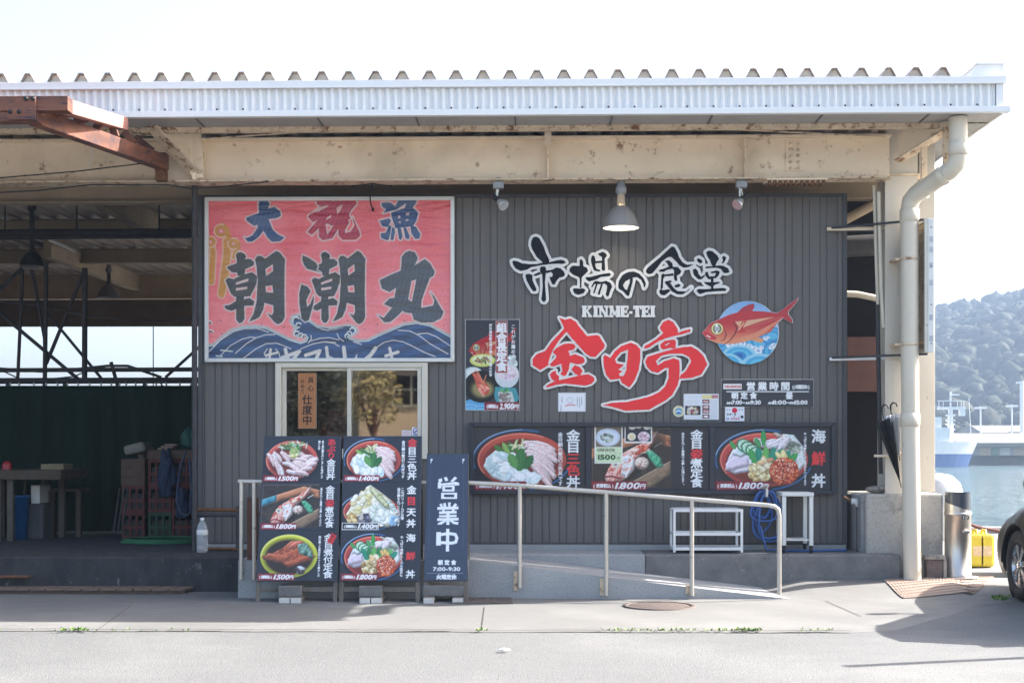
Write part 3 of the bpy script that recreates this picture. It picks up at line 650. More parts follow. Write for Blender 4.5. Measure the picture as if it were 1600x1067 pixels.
# pier under the column
g = MB(); xa, xb = GX(1354,-.42), GX(1474,-.42); g.box((xa,-.42,.02),(xb,.45,cz0)); g.build('pier', M['pier'], SH, bevel=.02)
g = MB(); g.box((GX(1345,-.36),-.36,.3),(xa+.02,.3,cz0-.012)); g.build('pier_fillet', M['dock'], SH, bevel=.02)
g = MB(); g.box((GX(1448,-.52),-.52,.06),(GX(1474,-.52),-.425,GZ(873,-.52))); st_ = g.build('pier_stub', M['brick'], SH, bevel=.012); g = MB(); g.box((GX(1447,-.52)-.01,-.53,GZ(873,-.52)),(GX(1476,-.52)+.01,-.42,GZ(866,-.52))); g.box((GX(1474,-.52)+.002,-.525,.06),(GX(1479,-.52)+.002,-.42,GZ(873,-.52))); g.build('cap', M['pier'], st_, bevel=.006)
# downpipe
r = .079; yp = -.62
path = [W(1497,184,-1.12), W(1497,236,-1.12)]+[W(1497,246,-1.11), W(1493,258,-1.09), W(1484,267,-1.06)]+[W(1432,303,-.68), W(1423,314,-.64), W(1421,328,yp), W(1421,345,yp), W(1422,655,yp), W(1424,800,yp), W(1426,906,yp)]
g = MB(); g.tube(path, r, 20); dp = g.build('downpipe', M['pvc'], SH)
for py, px in ((232,1497),(337,1421),(656,1422)):
    g = MB(); y_ = -1.12 if py < 300 else yp; c = W(px,py,y_); g.lathe([(r,-.06),(r+.008,-.055),(r+.008,.055),(r,.06)], c, 20); g.build('pipe_collar', M['pvc'], dp)
for p, q in ((W(1477,272,-1.03),W(1470,277,-1.0)),(W(1443,296,-.73),W(1436,300,-.70))):
    g = MB(); g.tube([p,q], r+.007, 20); g.build('pipe_collar', M['pvc'], dp)
for py in (405, 538): g = MB(); c = W(1421,py,yp); g.lathe([(r+.001,-.012),(r+.005,-.012),(r+.005,.012),(r+.001,.012)], c, 20); g.box((c.x-.13,yp-.01,c.z-.01),(c.x-.07,yp+.2,c.z+.01)); g.build('pipe_clamp', M['creamrust'], dp)
# interior beams
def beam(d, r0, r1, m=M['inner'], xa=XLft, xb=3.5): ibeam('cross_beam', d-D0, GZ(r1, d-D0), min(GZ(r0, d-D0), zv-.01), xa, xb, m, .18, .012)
beam(14.3, 240, 315); beam(19.4, 340, 360); beam(22.4, 386, 409); beam(25.7, 420, 465, mat('sunlit_beam_tint', (.50,.36,.23), (.38,.27,.17), rough=.7, scale=3))  # rearmost beam: lighter tone with sunlight put into its colour
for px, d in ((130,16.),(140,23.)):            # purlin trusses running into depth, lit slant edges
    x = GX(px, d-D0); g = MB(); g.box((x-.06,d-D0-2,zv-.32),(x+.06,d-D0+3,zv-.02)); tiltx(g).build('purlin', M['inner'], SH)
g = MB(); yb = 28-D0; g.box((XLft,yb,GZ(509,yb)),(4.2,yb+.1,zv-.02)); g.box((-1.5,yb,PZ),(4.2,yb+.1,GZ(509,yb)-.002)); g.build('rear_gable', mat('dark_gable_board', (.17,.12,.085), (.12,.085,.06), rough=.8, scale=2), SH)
g = MB(); g.box((-12.2,-.2,PZ),(-12.1,yb,zv-.02)); g.build('light_block_wall', M['darkroom'], SH)  # unseen wall, added to keep light out of the bay
g = MB(); g.tube([W(-40,365,18.-D0), W(318,364,18.-D0)], .055, 10); g.tube([W(-40,373,18.1-D0), W(318,370,18.1-D0)], .018, 8)
for px in (8,120,249): g.tube([W(px,312,18.-D0), W(px,372,18.-D0)], .012, 6)
g.build('overhead_pipe', M['pipegrey'], SH)
# back of the gap beside the restaurant
g = MB(); g.box((X1+.02,1.6,PZ),(X1+.95,1.65,zv-.03)); g.build('gap_block_panel', M['darkroom'], SH)  # dark panel added to close the gap and block light
g = MB(); g.box((GX(1324,1.5),1.5,GZ(612,1.5)),(GX(1378,1.5),1.58,GZ(527,1.5))); g.build('gap_board', M['brown'], SH)
g = MB(); g.tube([W(1316,386,1.0), W(1382,382,1.0)], .11, 16); g.build('duct', M['pipegrey'], SH)
for q, r_ in (([W(1318,459,.6), W(1340,460,.6), W(1378,468,.6)], .032), ([W(1366,290,-.3), W(1370,420,-.3), W(1372,476,-.3)], .018), ([W(1373,300,-.35), W(1377,450,-.35), W(1381,512,-.35)], .02)): g = MB(); g.tube(q, r_, 8); g.build('conduit', M['pvc'], SH)
g = MB(); g.tube([W(1371,476,-.3), W(1374,640,-.3), W(1376,740,-.3)], .02, 8); g.build('conduit', M['pipegrey'], SH)
g = MB(); g.tube([W(1318,345,.8), W(1380,312,.8)], .05, 10); g.build('conduit', M['inner'], SH)
# slim pole at the corner of the open bay
g = MB(); x = GX(304,-.35); g.tube([(x,-.35,PZ),(x,-.35,gzb+.3)], .026, 10); g.build('corner_pole', M['pipegrey'], SH)
# loose wires on the girder
g = MB(); g.tube([W(-20,302,-.6), W(60,298,-.6), W(140,289,-.6), W(262,289,-.6), W(300,295,-.58), W(345,292,-.58), W(420,284,-.57)], .006, 5); g.tube([W(-20,280,-.7), W(120,268,-.7), W(236,254,-.75)], .006, 5); g.build('cable', M['rubber'], SH)
# ================================================================== SIGNS ON THE WALL
PR = print_mat('printed_panel', .38, .15); PRM = print_mat('matt_print', .6); PRB = print_mat('banner_print', .42, .5, .3)
def sub(o, s): return [(o[0]+x*s, o[1]+y*s) for x, y in []]
def Z(ox, oy, k): return lambda pts: [(ox+x*k, oy+y*k) for x, y in pts]
DARKLET = mat('charcoal_letter_board', (.010,.013,.018), (.008,.010,.014), rough=.6, spec=.2); WHITELET = mat('white_letter_board', (.74,.73,.70), (.68,.67,.64), rough=.5, scale=20)
REDLET = mat('red_letter_board', (.80,.022,.026), (.74,.018,.022), rough=.42, scale=6)
z = Z(790, 355, .12187)
ichi = [z(p) for p in ([(330,180),(350,135),(390,122),(430,140),(480,230),(520,340),(560,420),(560,450),(480,460),(400,380),(345,290),(325,230)],
 [(85,440),(110,430),(160,440),(210,465),(300,475),(400,475),(480,455),(560,452),(640,430),(710,418),(760,435),(772,455),(740,472),(660,468),(560,474),(450,490),(330,512),(260,550),(190,562),(130,530),(95,480)],
 [(260,605),(300,598),(345,615),(345,680),(370,740),(395,790),(390,820),(350,820),(310,760),(270,680),(255,630)], [(355,612),(440,575),(450,600),(380,628)],
 [(440,530),(455,505),(510,508),(520,540),(515,600),(505,700),(510,800),(520,930),(500,957),(475,952),(460,920),(475,800),(475,700),(470,610),(445,580)],
 [(520,560),(600,545),(650,518),(700,525),(750,570),(762,610),(740,635),(690,645),(650,690),(630,735),(600,732),(575,680),(562,640),(600,635),(605,600),(585,575),(520,592)])]
ba = [z(p) for p in ([(820,530),(860,495),(950,500),(950,420),(970,410),(995,450),(995,500),(1040,520),(1058,560),(1020,600),(975,645),(970,780),(952,778),(953,660),(940,640),(860,605),(822,570)],
 [(860,800),(880,783),(950,790),(1000,785),(1025,810),(1000,845),(930,868),(880,845)], [(1100,380),(1120,360),(1140,375),(1155,430),(1150,500),(1170,540),(1217,548),(1210,568),(1140,560),(1110,500),(1095,430)],
 [(1145,438),(1245,430),(1245,456),(1145,464)], [(1180,345),(1240,318),(1275,330),(1302,365),(1270,400),(1272,470),(1277,550),(1250,562),(1230,540),(1235,450),(1235,380),(1200,362)],
 [(1020,642),(1080,640),(1200,610),(1330,588),(1352,605),(1330,627),(1230,637),(1160,672),(1070,697),(1040,677)], [(1130,700),(1160,688),(1220,703),(1290,688),(1342,715),(1367,760),(1342,820),(1322,880),(1300,892),(1283,860),(1298,800),(1303,748),(1270,722),(1200,732),(1140,727),(1108,778),(1098,760)],
 [(1158,728),(1178,730),(1140,852),(1120,848)], [(1226,722),(1248,722),(1205,866),(1180,862)])]
z = Z(960, 370, .11875)
no = [[z(p) for p in ([(50,640),(60,580),(110,500),(180,465),(260,458),(330,490),(385,550),(412,610),(407,650),(390,672),(380,620),(350,565),(300,532),(242,535),(242,580),(222,660),(192,775),(168,778),(120,720),(90,702),(55,680)], [(112,640),(142,590),(205,552),(200,610),(165,702),(137,690)])]]
shoku = [z(p) for p in ([(415,440),(440,405),(600,270),(700,180),(755,128),(790,138),(830,210),(850,270),(900,340),(950,370),(1040,365),(980,397),(910,407),(860,380),(800,310),(750,265),(700,270),(620,330),(570,400),(500,482),(450,492),(418,470)],
 [(668,320),(720,310),(762,350),(767,395),(832,400),(882,450),(862,490),(822,512),(827,577),(800,582),(783,550),(785,450),(770,420),(690,437),(650,462),(588,460),(585,440),(680,410),(715,395),(700,360)],
 [(618,500),(650,478),(662,520),(640,560),(637,680),(608,690),(613,590)], [(650,498),(772,483),(777,512),(660,522)], [(665,588),(745,573),(752,602),(680,612)], [(590,715),(610,688),(640,705),(710,690),(742,705),(660,772),(620,767),(593,740)],
 [(662,600),(700,588),(742,620),(782,680),(830,715),(940,720),(1010,668),(960,718),(900,757),(830,757),(760,722),(708,660)], [(788,640),(850,618),(872,640),(850,662),(800,667)])]
dou = [z(p) for p in ([(1205,205),(1240,183),(1290,193),(1352,245),(1377,290),(1340,350),(1325,388),(1283,382),(1258,310),(1223,260)], [(1083,295),(1110,283),(1152,310),(1157,340),(1130,352),(1093,325)], [(1413,270),(1440,253),(1472,275),(1457,320),(1425,352),(1408,352),(1428,310)],
 [(1028,440),(1060,418),(1092,440),(1107,490),(1140,530),(1187,500),(1192,515),(1150,557),(1110,562),(1048,510)], [(1198,395),(1280,388),(1380,378),(1430,383),(1492,415),(1517,460),(1490,477),(1440,477),(1400,422),(1340,407),(1198,417)],
 [(1193,470),(1225,458),(1237,500),(1267,545),(1265,562),(1228,552),(1198,510)], [(1263,465),(1340,443),(1387,460),(1372,510),(1332,547),(1323,512),(1335,475),(1280,482)], [(1263,520),(1327,523),(1327,547),(1263,547)], [(1268,540),(1302,545),(1302,690),(1273,690)],
 [(1178,595),(1240,598),(1300,598),(1380,593),(1387,610),(1320,632),(1300,652),(1260,652),(1198,620)], [(1078,710),(1110,688),(1200,690),(1280,685),(1440,673),(1477,690),(1460,712),(1330,717),(1200,727),(1140,752),(1110,747)])]
z = Z(820, 480, .1312)
kin = [z(p) for p in ([(410,125),(480,150),(540,133),(610,175),(630,210),(740,345),(860,330),(892,350),(952,450),(942,490),(840,592),(780,587),(720,545),(640,455),(580,390),(545,350),(510,300),(495,295),(420,380),(350,480),(320,540),(280,650),(280,690),(185,747),(93,690),(93,620),(140,560),(245,520),(330,400),(470,255),(450,200)],
 [(330,530),(400,470),(480,433),(570,433),(607,465),(590,500),(520,520),(535,580),(600,558),(700,600),(717,640),(690,672),(620,677),(540,655),(520,745),(490,812),(460,817),(423,795),(450,760),(435,670),(350,702),(310,702),(298,680),(370,605),(380,580)],
 [(298,800),(330,768),(372,753),(370,790),(407,820),(407,867),(360,882),(318,850)], [(553,740),(600,688),(660,718),(687,755),(665,802),(640,812),(598,790)], [(243,957),(280,920),(340,888),(470,855),(600,825),(680,805),(760,798),(822,835),(832,870),(790,912),(720,932),(620,922),(480,907),(380,922),(310,942)])]
z = Z(920, 480, .16863)
moku = [[z(p) for p in ([(135,460),(150,443),(200,470),(240,410),(300,360),(390,328),(440,350),(477,390),(477,480),(462,580),(422,680),(375,742),(310,702),(290,660),(200,672),(158,620),(138,540)], [(243,480),(292,420),(365,392),(358,480),(348,580),(322,635),(292,640),(278,620),(312,590),(274,578),(325,532),(254,518)])]]
tei = [z([(658,190),(690,138),(740,116),(782,140),(822,200),(827,240),(880,215),(942,203),(937,227),(860,252),(760,272),(650,312),(560,372),(510,387),(518,360),(620,300),(690,240),(668,210)]),
 [z([(663,345),(700,313),(790,298),(807,315),(802,382),(750,377),(690,392),(668,380)]), z([(702,350),(745,326),(752,335),(715,357)])],
 z([(523,500),(545,458),(640,428),(780,388),(880,368),(950,363),(1012,400),(1062,450),(1097,530),(1042,622),(960,652),(840,662),(850,630),(900,590),(950,500),(930,460),(870,430),(760,430),(670,450),(620,500),(640,540),(700,500),(790,473),(837,490),(842,560),(837,660),(822,720),(772,812),(710,862),(640,902),(560,947),(340,957),(220,922),(130,905),(230,883),(350,878),(480,848),(560,828),(650,788),(710,730),(740,650),(740,560),(710,560),(640,607),(580,592),(538,550)])]
def norm(sh): return [s if isinstance(s[0][0], (tuple, list)) and isinstance(s[0][0][0], (int, float)) else [s] for s in sh]
def letters(root, chars, w, m_face, m_back, seed=1, rough=.3):
    allsh = [s for ch in chars for s in norm(ch)]
    xs = [p[0] for s in allsh for c in s for p in c]; ys = [p[1] for s in allsh for c in s for p in c]; bx = (min(xs)-w-3, min(ys)-w-3, max(xs)+w+3, max(ys)+w+3); st = .42
    S = letter_field(allsh, bx, st, rough, seed)
    plate('backing', contours(S-w, bx[0], bx[1], st), -.020, .012, m_back, root)
    for i, ch in enumerate(chars):
        sh = norm(ch); xs = [p[0] for s in sh for c in s for p in c]; ys = [p[1] for s in sh for c in s for p in c]; b2 = (min(xs)-2, min(ys)-2, max(xs)+2, max(ys)+2)
        plate('letter', contours(letter_field(sh, b2, st, rough, seed+i), b2[0], b2[1], st), -.0325, .005, m_face, root)
t = thing('lettering_sign', 'charcoal brush lettering with white outline, topmost lettering on the siding', 'sign', W(970,430,-.03)); letters(t, [ichi, ba, no, shoku, dou], 4.3, DARKLET, WHITELET, 3)
t = thing('lettering_sign', 'big red brush lettering outlined in white with a long curved tail', 'sign', W(970,570,-.03)); letters(t, [kin, moku, tei], 3.3, REDLET, WHITELET, 9, .45)
# slab-serif latin line
def latin_letters():
    S = {'K': (17, [('s',3,0,16),('d',4.5,9,13.5,1,3.2),('d',7,7,13,15,3.6),('f',11.5,0,6),('f',12.5,15,6)]), 'I': (9, [('s',4.5,0,16)]), 'N': (17, [('s',3.2,0,16,2),('s',13.4,0,16,2),('d',3.5,1,13,15,4)]), 'M': (19, [('s',3.4,0,16,2),('s',15.4,0,16),('d',4,1,9.5,13,3.6),('d',15,1,9.5,13,2)]),
         'E': (13.5, [('s',3.4,0,16),('h',3,12,0),('h',3,9,7),('h',3,12.4,13.6),('v',11,0,5),('v',11.3,11,16),('v',8.6,5.4,10.4)]), '-': (6.5, [('h',1,5.5,8,3)]), 'T': (14.5, [('s',7.2,0,16),('h',1,13.4,0),('v',1.2,0,5),('v',12,0,5)])}
    out = []; x = 910.; tot = sum(S[c][0] for c in 'KINME-TEI'); k = (1024-910)/tot; ky = 17.5/16
    for ch in 'KINME-TEI':
        wch, el = S[ch]; sh = []
        R_ = lambda a, b, c, d: sh.append([[(x+a*k, 478+b*ky), (x+c*k, 478+b*ky), (x+c*k, 478+d*ky), (x+a*k, 478+d*ky)]])
        for e in el:
            if e[0] == 's':
                w_ = (e[4]+.6) if len(e) > 4 else 5.4; R_(e[1]-w_/2, e[2], e[1]+w_/2, e[3])
                if ch not in 'EMT' or e[1] > 0: R_(e[1]-3.8, 0, e[1]+3.8, 2.4); R_(e[1]-3.8, 13.6, e[1]+3.8, 16)
            elif e[0] == 'h': R_(e[1], e[2+1] if 0 else e[3], e[2], e[3]+(e[4] if len(e) > 4 else 2.4))
            elif e[0] == 'v': R_(e[1], e[2], e[1]+1.9, e[3])
            elif e[0] == 'f': R_(e[1]-e[3]/2, (0 if e[2] == 0 else 14), e[1]+e[3]/2, (2 if e[2] == 0 else 16))
            elif e[0] == 'd':
                _, ax, ay, bx_, by, wd = e; sh.append([[(x+(ax-wd/2)*k, 478+ay*ky), (x+(ax+wd/2)*k, 478+ay*ky), (x+(bx_+wd/2)*k, 478+by*ky), (x+(bx_-wd/2)*k, 478+by*ky)]])
        out.append(sh); x += wch*k
    return out
t = thing('lettering_sign', 'small white serif capitals between the charcoal and the red lettering', 'sign', W(967,487,-.03))
for ch in latin_letters():
    xs = [p[0] for s in ch for c in s for p in c]; b2 = (min(xs)-2, 474, max(xs)+2, 500); plate('letter', contours(letter_field(ch, b2, .3, .1, 5)-.28, b2[0], b2[1], .3), -.012, .016, WHITELET, t)
# fish emblem
z = Z(1085, 455, .1172)
fish_out = z([(100,555),(140,515),(210,430),(320,380),(450,320),(570,285),(640,220),(720,180),(795,165),(800,215),(770,265),(900,268),(1100,292),(1180,240),(1280,160),(1385,90),(1370,130),(1300,220),(1250,270),(1250,310),(1300,370),(1310,428),(1180,362),(1100,432),(1020,540),(940,560),(850,615),(760,650),(650,680),(520,700),(410,707),(300,690),(200,650),(150,612)])
def paint_fish(c, tf, s, eye=True, dark=1.):
    q = lambda col: tuple(v*dark for v in col)
    P = lambda pts: [tf(*p) for p in pts]
    body = P([(100,555),(140,515),(210,430),(320,380),(450,320),(570,285),(770,265),(900,268),(1100,292),(1210,325),(1100,432),(1020,540),(850,615),(760,650),(650,680),(520,700),(410,707),(300,690),(200,650),(150,612)])
    y0, y1 = tf(0,300)[1], tf(0,700)[1]
    A, B = np.array(q((190,38,48)))/255, np.array(q((226,140,100)))/255
    def grad(X, Y): v = np.clip((Y-y0)/(y1-y0), 0, 1)[..., None]; v = np.clip((v-.3)*1.7, 0, 1); return A*(1-v)+B*v
    c.poly(P([(570,290),(640,220),(720,180),(795,165),(800,215),(770,268),(660,300)]), q((178,40,52))); c.stroke(P([(640,262),(700,215),(780,180)]), 5*s, q((120,34,44)))
    c.poly(P([(1090,300),(1180,240),(1280,160),(1385,90),(1370,130),(1300,220),(1250,270),(1250,310),(1300,370),(1310,428),(1180,362)]), q((182,40,48)))
    c.poly(body, grad)
    c.poly(P([(300,400),(450,320),(570,288),(770,268),(900,270),(1100,294),(1130,320),(900,360),(700,385),(560,395),(420,420)]), q((190,36,46)))
    c.poly(P([(540,405),(660,395),(1080,340),(900,395),(690,470),(590,530),(590,470)]), q((222,172,134))); c.poly(P([(690,470),(900,400),(1150,335),(1200,335),(1000,420),(800,470)]), q((196,74,70)))
    c.poly(P([(610,620),(800,560),(1000,450),(1200,335),(1100,432),(1000,520),(850,600),(640,680)]), q((228,150,110)), al=.8)
    c.poly(P([(570,555),(640,400),(700,395),(650,470),(690,550)]), q((196,52,52))); c.stroke(P([(590,520),(660,420)]), 12*s, q((236,200,160)))
    c.stroke(P([(520,410),(570,490),(545,560),(490,640),(415,700)]), [10*s,22*s,18*s,14*s,6*s], q((112,44,44))); c.stroke(P([(405,500),(425,580),(400,640),(345,665)]), [6*s,18*s,16*s,5*s], q((122,50,48)))
    c.poly(P([(140,525),(190,550),(250,590),(290,610),(290,640),(240,645),(170,625),(100,558)]), q((198,40,54))); c.stroke(P([(170,592),(210,612)]), 16*s, q((245,225,225)))
    c.poly(P([(1020,540),(940,555),(1060,450),(1040,480)]), q((206,92,72))); c.poly(P([(850,612),(760,655),(900,690),(930,640)]), q((226,150,104)))
    if eye:
        e = tf(304,500); r = 82*s; c.ell(*e, r, r, q((70,50,30))); c.ell(*e, r*.93, r*.93, q((238,226,150))); c.ell(*e, r*.68, r*.7, q((70,92,70))); c.ell(*e, r*.5, r*.5, q((176,178,174))); c.ell(e[0]-r*.1, e[1]-r*.5, r*.25, r*.25, q((232,236,230))); c.ell(e[0]-r*.05, e[1]+r*.55, r*.16, r*.22, q((240,240,236)))
def wave_humps(c, hs, cols):
    for cx, cy, rx, ry in hs:
        for k, col in enumerate(cols): f_ = 1-.2*k; c.ell(cx, cy, rx*f_, ry*f_, col)
bx = (1092, 462, 1254, 574); c = Canvas(*bx, sc=2.2, col=(150,190,225)); cc = tuple(z([(705,553)])[0]); cr = 48.8
A, B = np.array((122,168,216))/255, np.array((196,216,236))/255
c.ell(*cc, cr, cr+.5, lambda X, Y: A+(B-A)*np.clip((Y-470)/60, 0, 1)[..., None])
c.poly(z([(290,690),(620,640),(900,570),(1130,540),(1130,1000),(290,1000)]), (70,160,208))
wave_humps(c, [(1188,535,26,20),(1207,525,20,14),(1213,548,22,16),(1138,552,22,14)], [(52,138,196),(84,176,216),(60,150,204),(96,186,220)])
for (x, y, r) in ((1171,541,5),(1178,546,7),(1184,549,7),(1190,543,4),(1196,529,4),(1200,527,3),(1209,540,5),(1205,543,4),(1140,539,6),(1148,538,5),(1160,537,6)): c.ell(x, y, r, r*.8, (226,230,236)); c.ell(x+1, y-1, r*.35, r*.35, (150,180,215))
wave_humps(c, [(1155,556,27,17),(1136,571,26,19),(1187,574,30,22)], [(150,206,226),(70,168,214),(96,190,222),(44,132,196),(22,98,168)])
paint_fish(c, lambda x, y: z([(x, y)])[0], .1172); c.grain(.03)
fm = sdf_poly(c.X, c.Y, [fish_out]) < .4; cm = np.hypot(c.X-cc[0], (c.Y-cc[1])*.985) < cr
t = thing('fish_emblem', 'round blue wave plaque with a red bream leaping across it', 'emblem', W(1168,518,-.03))
c.mesh('picture', [W(x, y, -.037) for x, y in ((bx[0],bx[1]),(bx[2],bx[1]),(bx[2],bx[3]),(bx[0],bx[3]))], PR, t, mask=fm | cm)
Sx = np.minimum(sdf_poly(c.X, c.Y, [fish_out]), np.hypot(c.X-cc[0], c.Y-cc[1])-cr)
plate('board', contours(Sx-.35, bx[0], bx[1], c.X[0,1]-c.X[0,0]), -.02, .016, WHITELET, t)

# ------------------------------------------------------------------ fishing-boat banner
bx = (325.5, 312.5, 706.5, 559.5); c = Canvas(*bx, sc=1.9, col=(232,124,130))
nz = vnoise((c.h, c.w), 90, 4); A, B = np.array((234,98,104))/255, np.array((252,152,152))/255
v = np.clip((c.Y-312)/230*.75+(nz-.5)*.7, 0, 1)[..., None]; c.a[:] = A*(1-v)+B*v
hal = (214,200,192)
def brush(shapes, col, tf=lambda p: p, halo=2.3, grow=0.):
    sh = [[tf(q) for q in s] if isinstance(s[0][0], (list, tuple)) else [tf(s)] for s in shapes]
    for s in sh: c.poly(s, hal, grow=halo, soft=.8, al=.85)
    for s in sh:
        base = np.array(col)/255.
        c.poly(s, lambda X, Y: np.clip(base*(1+.5*(np.sin(X*.9+Y*.35)*np.sin(Y*.13+X*.05)*.22))[..., None], 0, 1), grow=grow)
# golden staves
for pts, wd in (([(353,377),(355,395),(351,430),(346,460)], [8,11,12,10]), ([(366,380),(370,388),(366,402)], [6,7,6]), ([(330,377),(333,395),(330,440)], [6,8,9])):
    c.stroke(pts, [q+4 for q in wd], (226,180,150), soft=1.); c.stroke(pts, wd, (204,138,52))
for (x, y, r) in ((345.5,361,7),(365,381,5.3),(329,378,5)):
    c.ring(x, y, r+1.2, r+1, 7.2, (226,180,150)); c.ring(x, y, r, r*.9, 5.6, (204,138,52)); c.ell(x, y, 2.4, 2.4, (232,170,178))
c.stroke([(357,372),(356,358),(348,347)], [9,5,1], (204,138,52)); c.stroke([(373,388),(374,380),(369,374)], [6,4,1], (204,138,52))
zz = Z(320, 300, .0875)
brush([[(960,220),(985,140),(1090,135),(1160,200),(1135,300),(1250,265),(1350,350),(1360,430),(1300,465),(1140,490),(1220,680),(1310,760),(1425,815),(1350,880),(1200,890),(1120,810),(1050,690),(970,800),(850,885),(770,890),(705,805),(760,825),(860,770),(950,630),(945,585),(880,605),(800,550),(740,500),(745,460),(970,380)]], (44,72,116), zz)
zz = Z(460, 300, .1375)
brush([[[(240,85),(400,88),(440,110),(500,85),(690,85),(715,130),(640,220),(620,260),(640,300),(610,320),(625,350),(575,440),(580,470),(640,450),(685,380),(660,280),(740,450),(750,500),(700,545),(550,545),(505,500),(500,420),(430,530),(320,550),(280,510),(280,410),(200,490),(150,455),(265,320),(210,345),(160,290),(170,260),(215,240),(300,160),(260,140)], [(215,235),(300,170),(395,150),(380,170),(280,220)], [(480,180),(555,140),(530,200),(490,260)], [(355,310),(420,255),(420,290),(370,315)], [(355,370),(380,360),(420,385),(450,375),(375,490)]]], (178,42,66), zz)
brush([[[(1100,235),(1270,180),(1345,175),(1410,240),(1385,330),(1350,390),(1150,412),(1110,300)], [(1180,268),(1205,268),(1205,302),(1180,302)], [(1270,238),(1312,238),(1300,268),(1268,268)], [(1188,335),(1208,335),(1208,355),(1188,355)], [(1265,312),(1298,312),(1298,328),(1265,328)]],
 [(1145,165),(1190,85),(1385,85),(1390,120),(1340,182),(1250,190),(1272,128),(1160,202),(1050,230),(1010,242),(1045,200),(1000,170),(990,125),(1070,118),(1110,130)], [(970,325),(1080,300),(1102,330),(1060,400),(1000,390)], [(1078,375),(1104,395),(1092,470),(1070,552),(990,525),(983,470),(1040,465)],
 [(1115,400),(1140,410),(1145,460),(1125,550),(1092,540),(1100,470)], [(1170,400),(1210,410),(1230,500),(1215,545),(1190,535)], [(1240,405),(1270,405),(1310,500),(1300,540),(1265,530)], [(1320,385),(1380,395),(1432,480),(1420,530),(1375,535),(1330,470)]], (44,72,116), zz)
asa = [[(215,150),(235,115),(280,106),(325,130),(342,160),(325,190),(390,188),(437,225),(432,265),(330,310),(320,388),(240,392),(235,350),(170,347),(118,300),(118,280),(230,240),(230,180)],
 [[(93,440),(130,413),(190,430),(240,405),(330,370),(410,348),(472,390),(467,470),(430,560),(390,632),(330,637),(200,637),(158,600),(118,500)], [(215,480),(230,465),(370,420),(365,455),(220,497)], [(218,535),(355,518),(355,547),(222,567)]],
 [(83,745),(140,738),(220,690),(225,620),(317,625),(315,670),(380,653),(437,690),(430,742),(317,747),(322,900),(290,947),(255,952),(223,910),(223,782),(165,807),(93,780)],
 [[(448,195),(475,153),(520,153),(570,185),(700,93),(740,108),(807,190),(802,250),(797,600),(802,880),(770,942),(720,967),(680,942),(595,838),(650,860),(670,820),(665,740),(560,710),(545,790),(500,880),(440,912),(375,935),(430,840),(465,700),(480,450),(465,280)], [(570,310),(660,250),(665,335),(580,390)], [(570,510),(600,510),(655,500),(665,590),(580,585)]]]
zz = Z(340, 380, .1311); INK = (58,58,56)
# waves first, lettering over them
navy = (36,68,110)
crest = [(325,541),(334,541),(346,530),(362,518),(380,512.5),(400,511.5),(416,514),(432,522),(452,532),(470,537.5),(480,534),(482.5,527),(478,523),(466,524.5),(461,521),(463,515),(470,511),(461,508.5),(456.5,502),(459,496),(467,493.5),(476,497),(486,505),(496,512),(512,514.5),(532,512.5),(546,510),(554,513),(556,517),(549,522),(542,525),(546,530.5),(560,534.5),(576,533.5),(592,525.5),(612,517),(632,508.5),(652,506),(672,510),(692,521),(708,530),(708,562),(325,562)]
c.poly(crest, (196,204,196), grow=4.5, soft=4, al=.8); c.poly(crest, (120,176,178), grow=2.2, soft=1); c.poly(crest, (232,226,218), grow=1.0)
nn = vnoise((c.h, c.w), 26, 9)
def seafill(X, Y): k = (.8+.45*np.sin(X*.05+Y*.33+3*np.sin(X*.02))*.35+.2)[..., None]; return np.clip(np.array(navy)/255.*k, 0, 1)
c.poly(crest, seafill)
L_ = (222,212,204)
for pts in ([(327,549),(345,531),(365,518),(382,513.5),(402,513),(420,519)], [(345,555),(360,540),(378,530),(392,526.5),(399,527.5)], [(368,552),(385,537),(400,528),(415,523),(430,522.5)], [(380,560),(400,545),(416,537),(432,536),(446,541),(455,545)], [(470,545),(490,537),(508,534),(525,535)], [(485,533),(500,528.5),(515,527.5),(530,531)], [(500,513.5),(512,516),(524,514.5),(536,511.5)], [(482,536),(487,529),(486,524)], [(527,521),(530,528),(537,533)],
            [(553,534),(565,538)], [(587,544),(600,535),(614,531.5),(630,534),(645,541),(662,550),(680,557)], [(622,516),(640,517),(655,524),(672,537),(700,553)], [(653,521.5),(668,520.5),(682,526),(706,542)], [(530,541),(522,536),(505,534)]):
    c.stroke(pts, 1.4, L_)
for (x, y, r, a0, a1) in ((463,500,5,150,330),(467,508,4,160,330),(464,521,4,130,320),(470,524,3.5,130,320),(476,526,3.5,120,320),(551,516,4,200,380),(546,521,3.4,200,390),(543,525,3.4,120,330),(327,505,4,200,380),(329,519,4,180,360)):
    c.ring(x, y, r, r*.9, 2.2, (226,222,214), a0=a0, a1=a1); c.ring(x, y+.6, r*.65, r*.55, 1.3, (24,30,44), a0=a0, a1=a1)
c.stroke([(499,513),(508,513),(516,515),(528,513),(537,510.5),(548,510.5)], 1.1, (22,26,36))
LW = (216,208,198)
for pts, wd in (([(417,560),(413,552),(418,545)], 1.4), ([(431,545),(436,551),(438,560)], 1.4), ([(423,546),(421,561)], 4), ([(416,555),(433,551)], 3.6), ([(446,546),(450,561)], 5.5), ([(441,559),(468,549),(460,559)], 5.5), ([(478,555),(500,548),(494,561)], 5.5), ([(510.5,543),(512.5,561)], 5), ([(513,557),(521,561)], 4), ([(537.5,543),(539.5,561)], 6), ([(556,561),(558,553)], [4,1]), ([(587,544),(580,554),(572,561)], 6), ([(609,544),(613,561)], 4.6), ([(603,556),(622,550)], 5)):
    c.stroke(pts, wd, LW)
for (x, y) in ((345,547),(354,548),(338,556)): c.stroke([(x, y), (x+9, y+1)], 2, (200,206,186))
brush(asa, INK, zz)
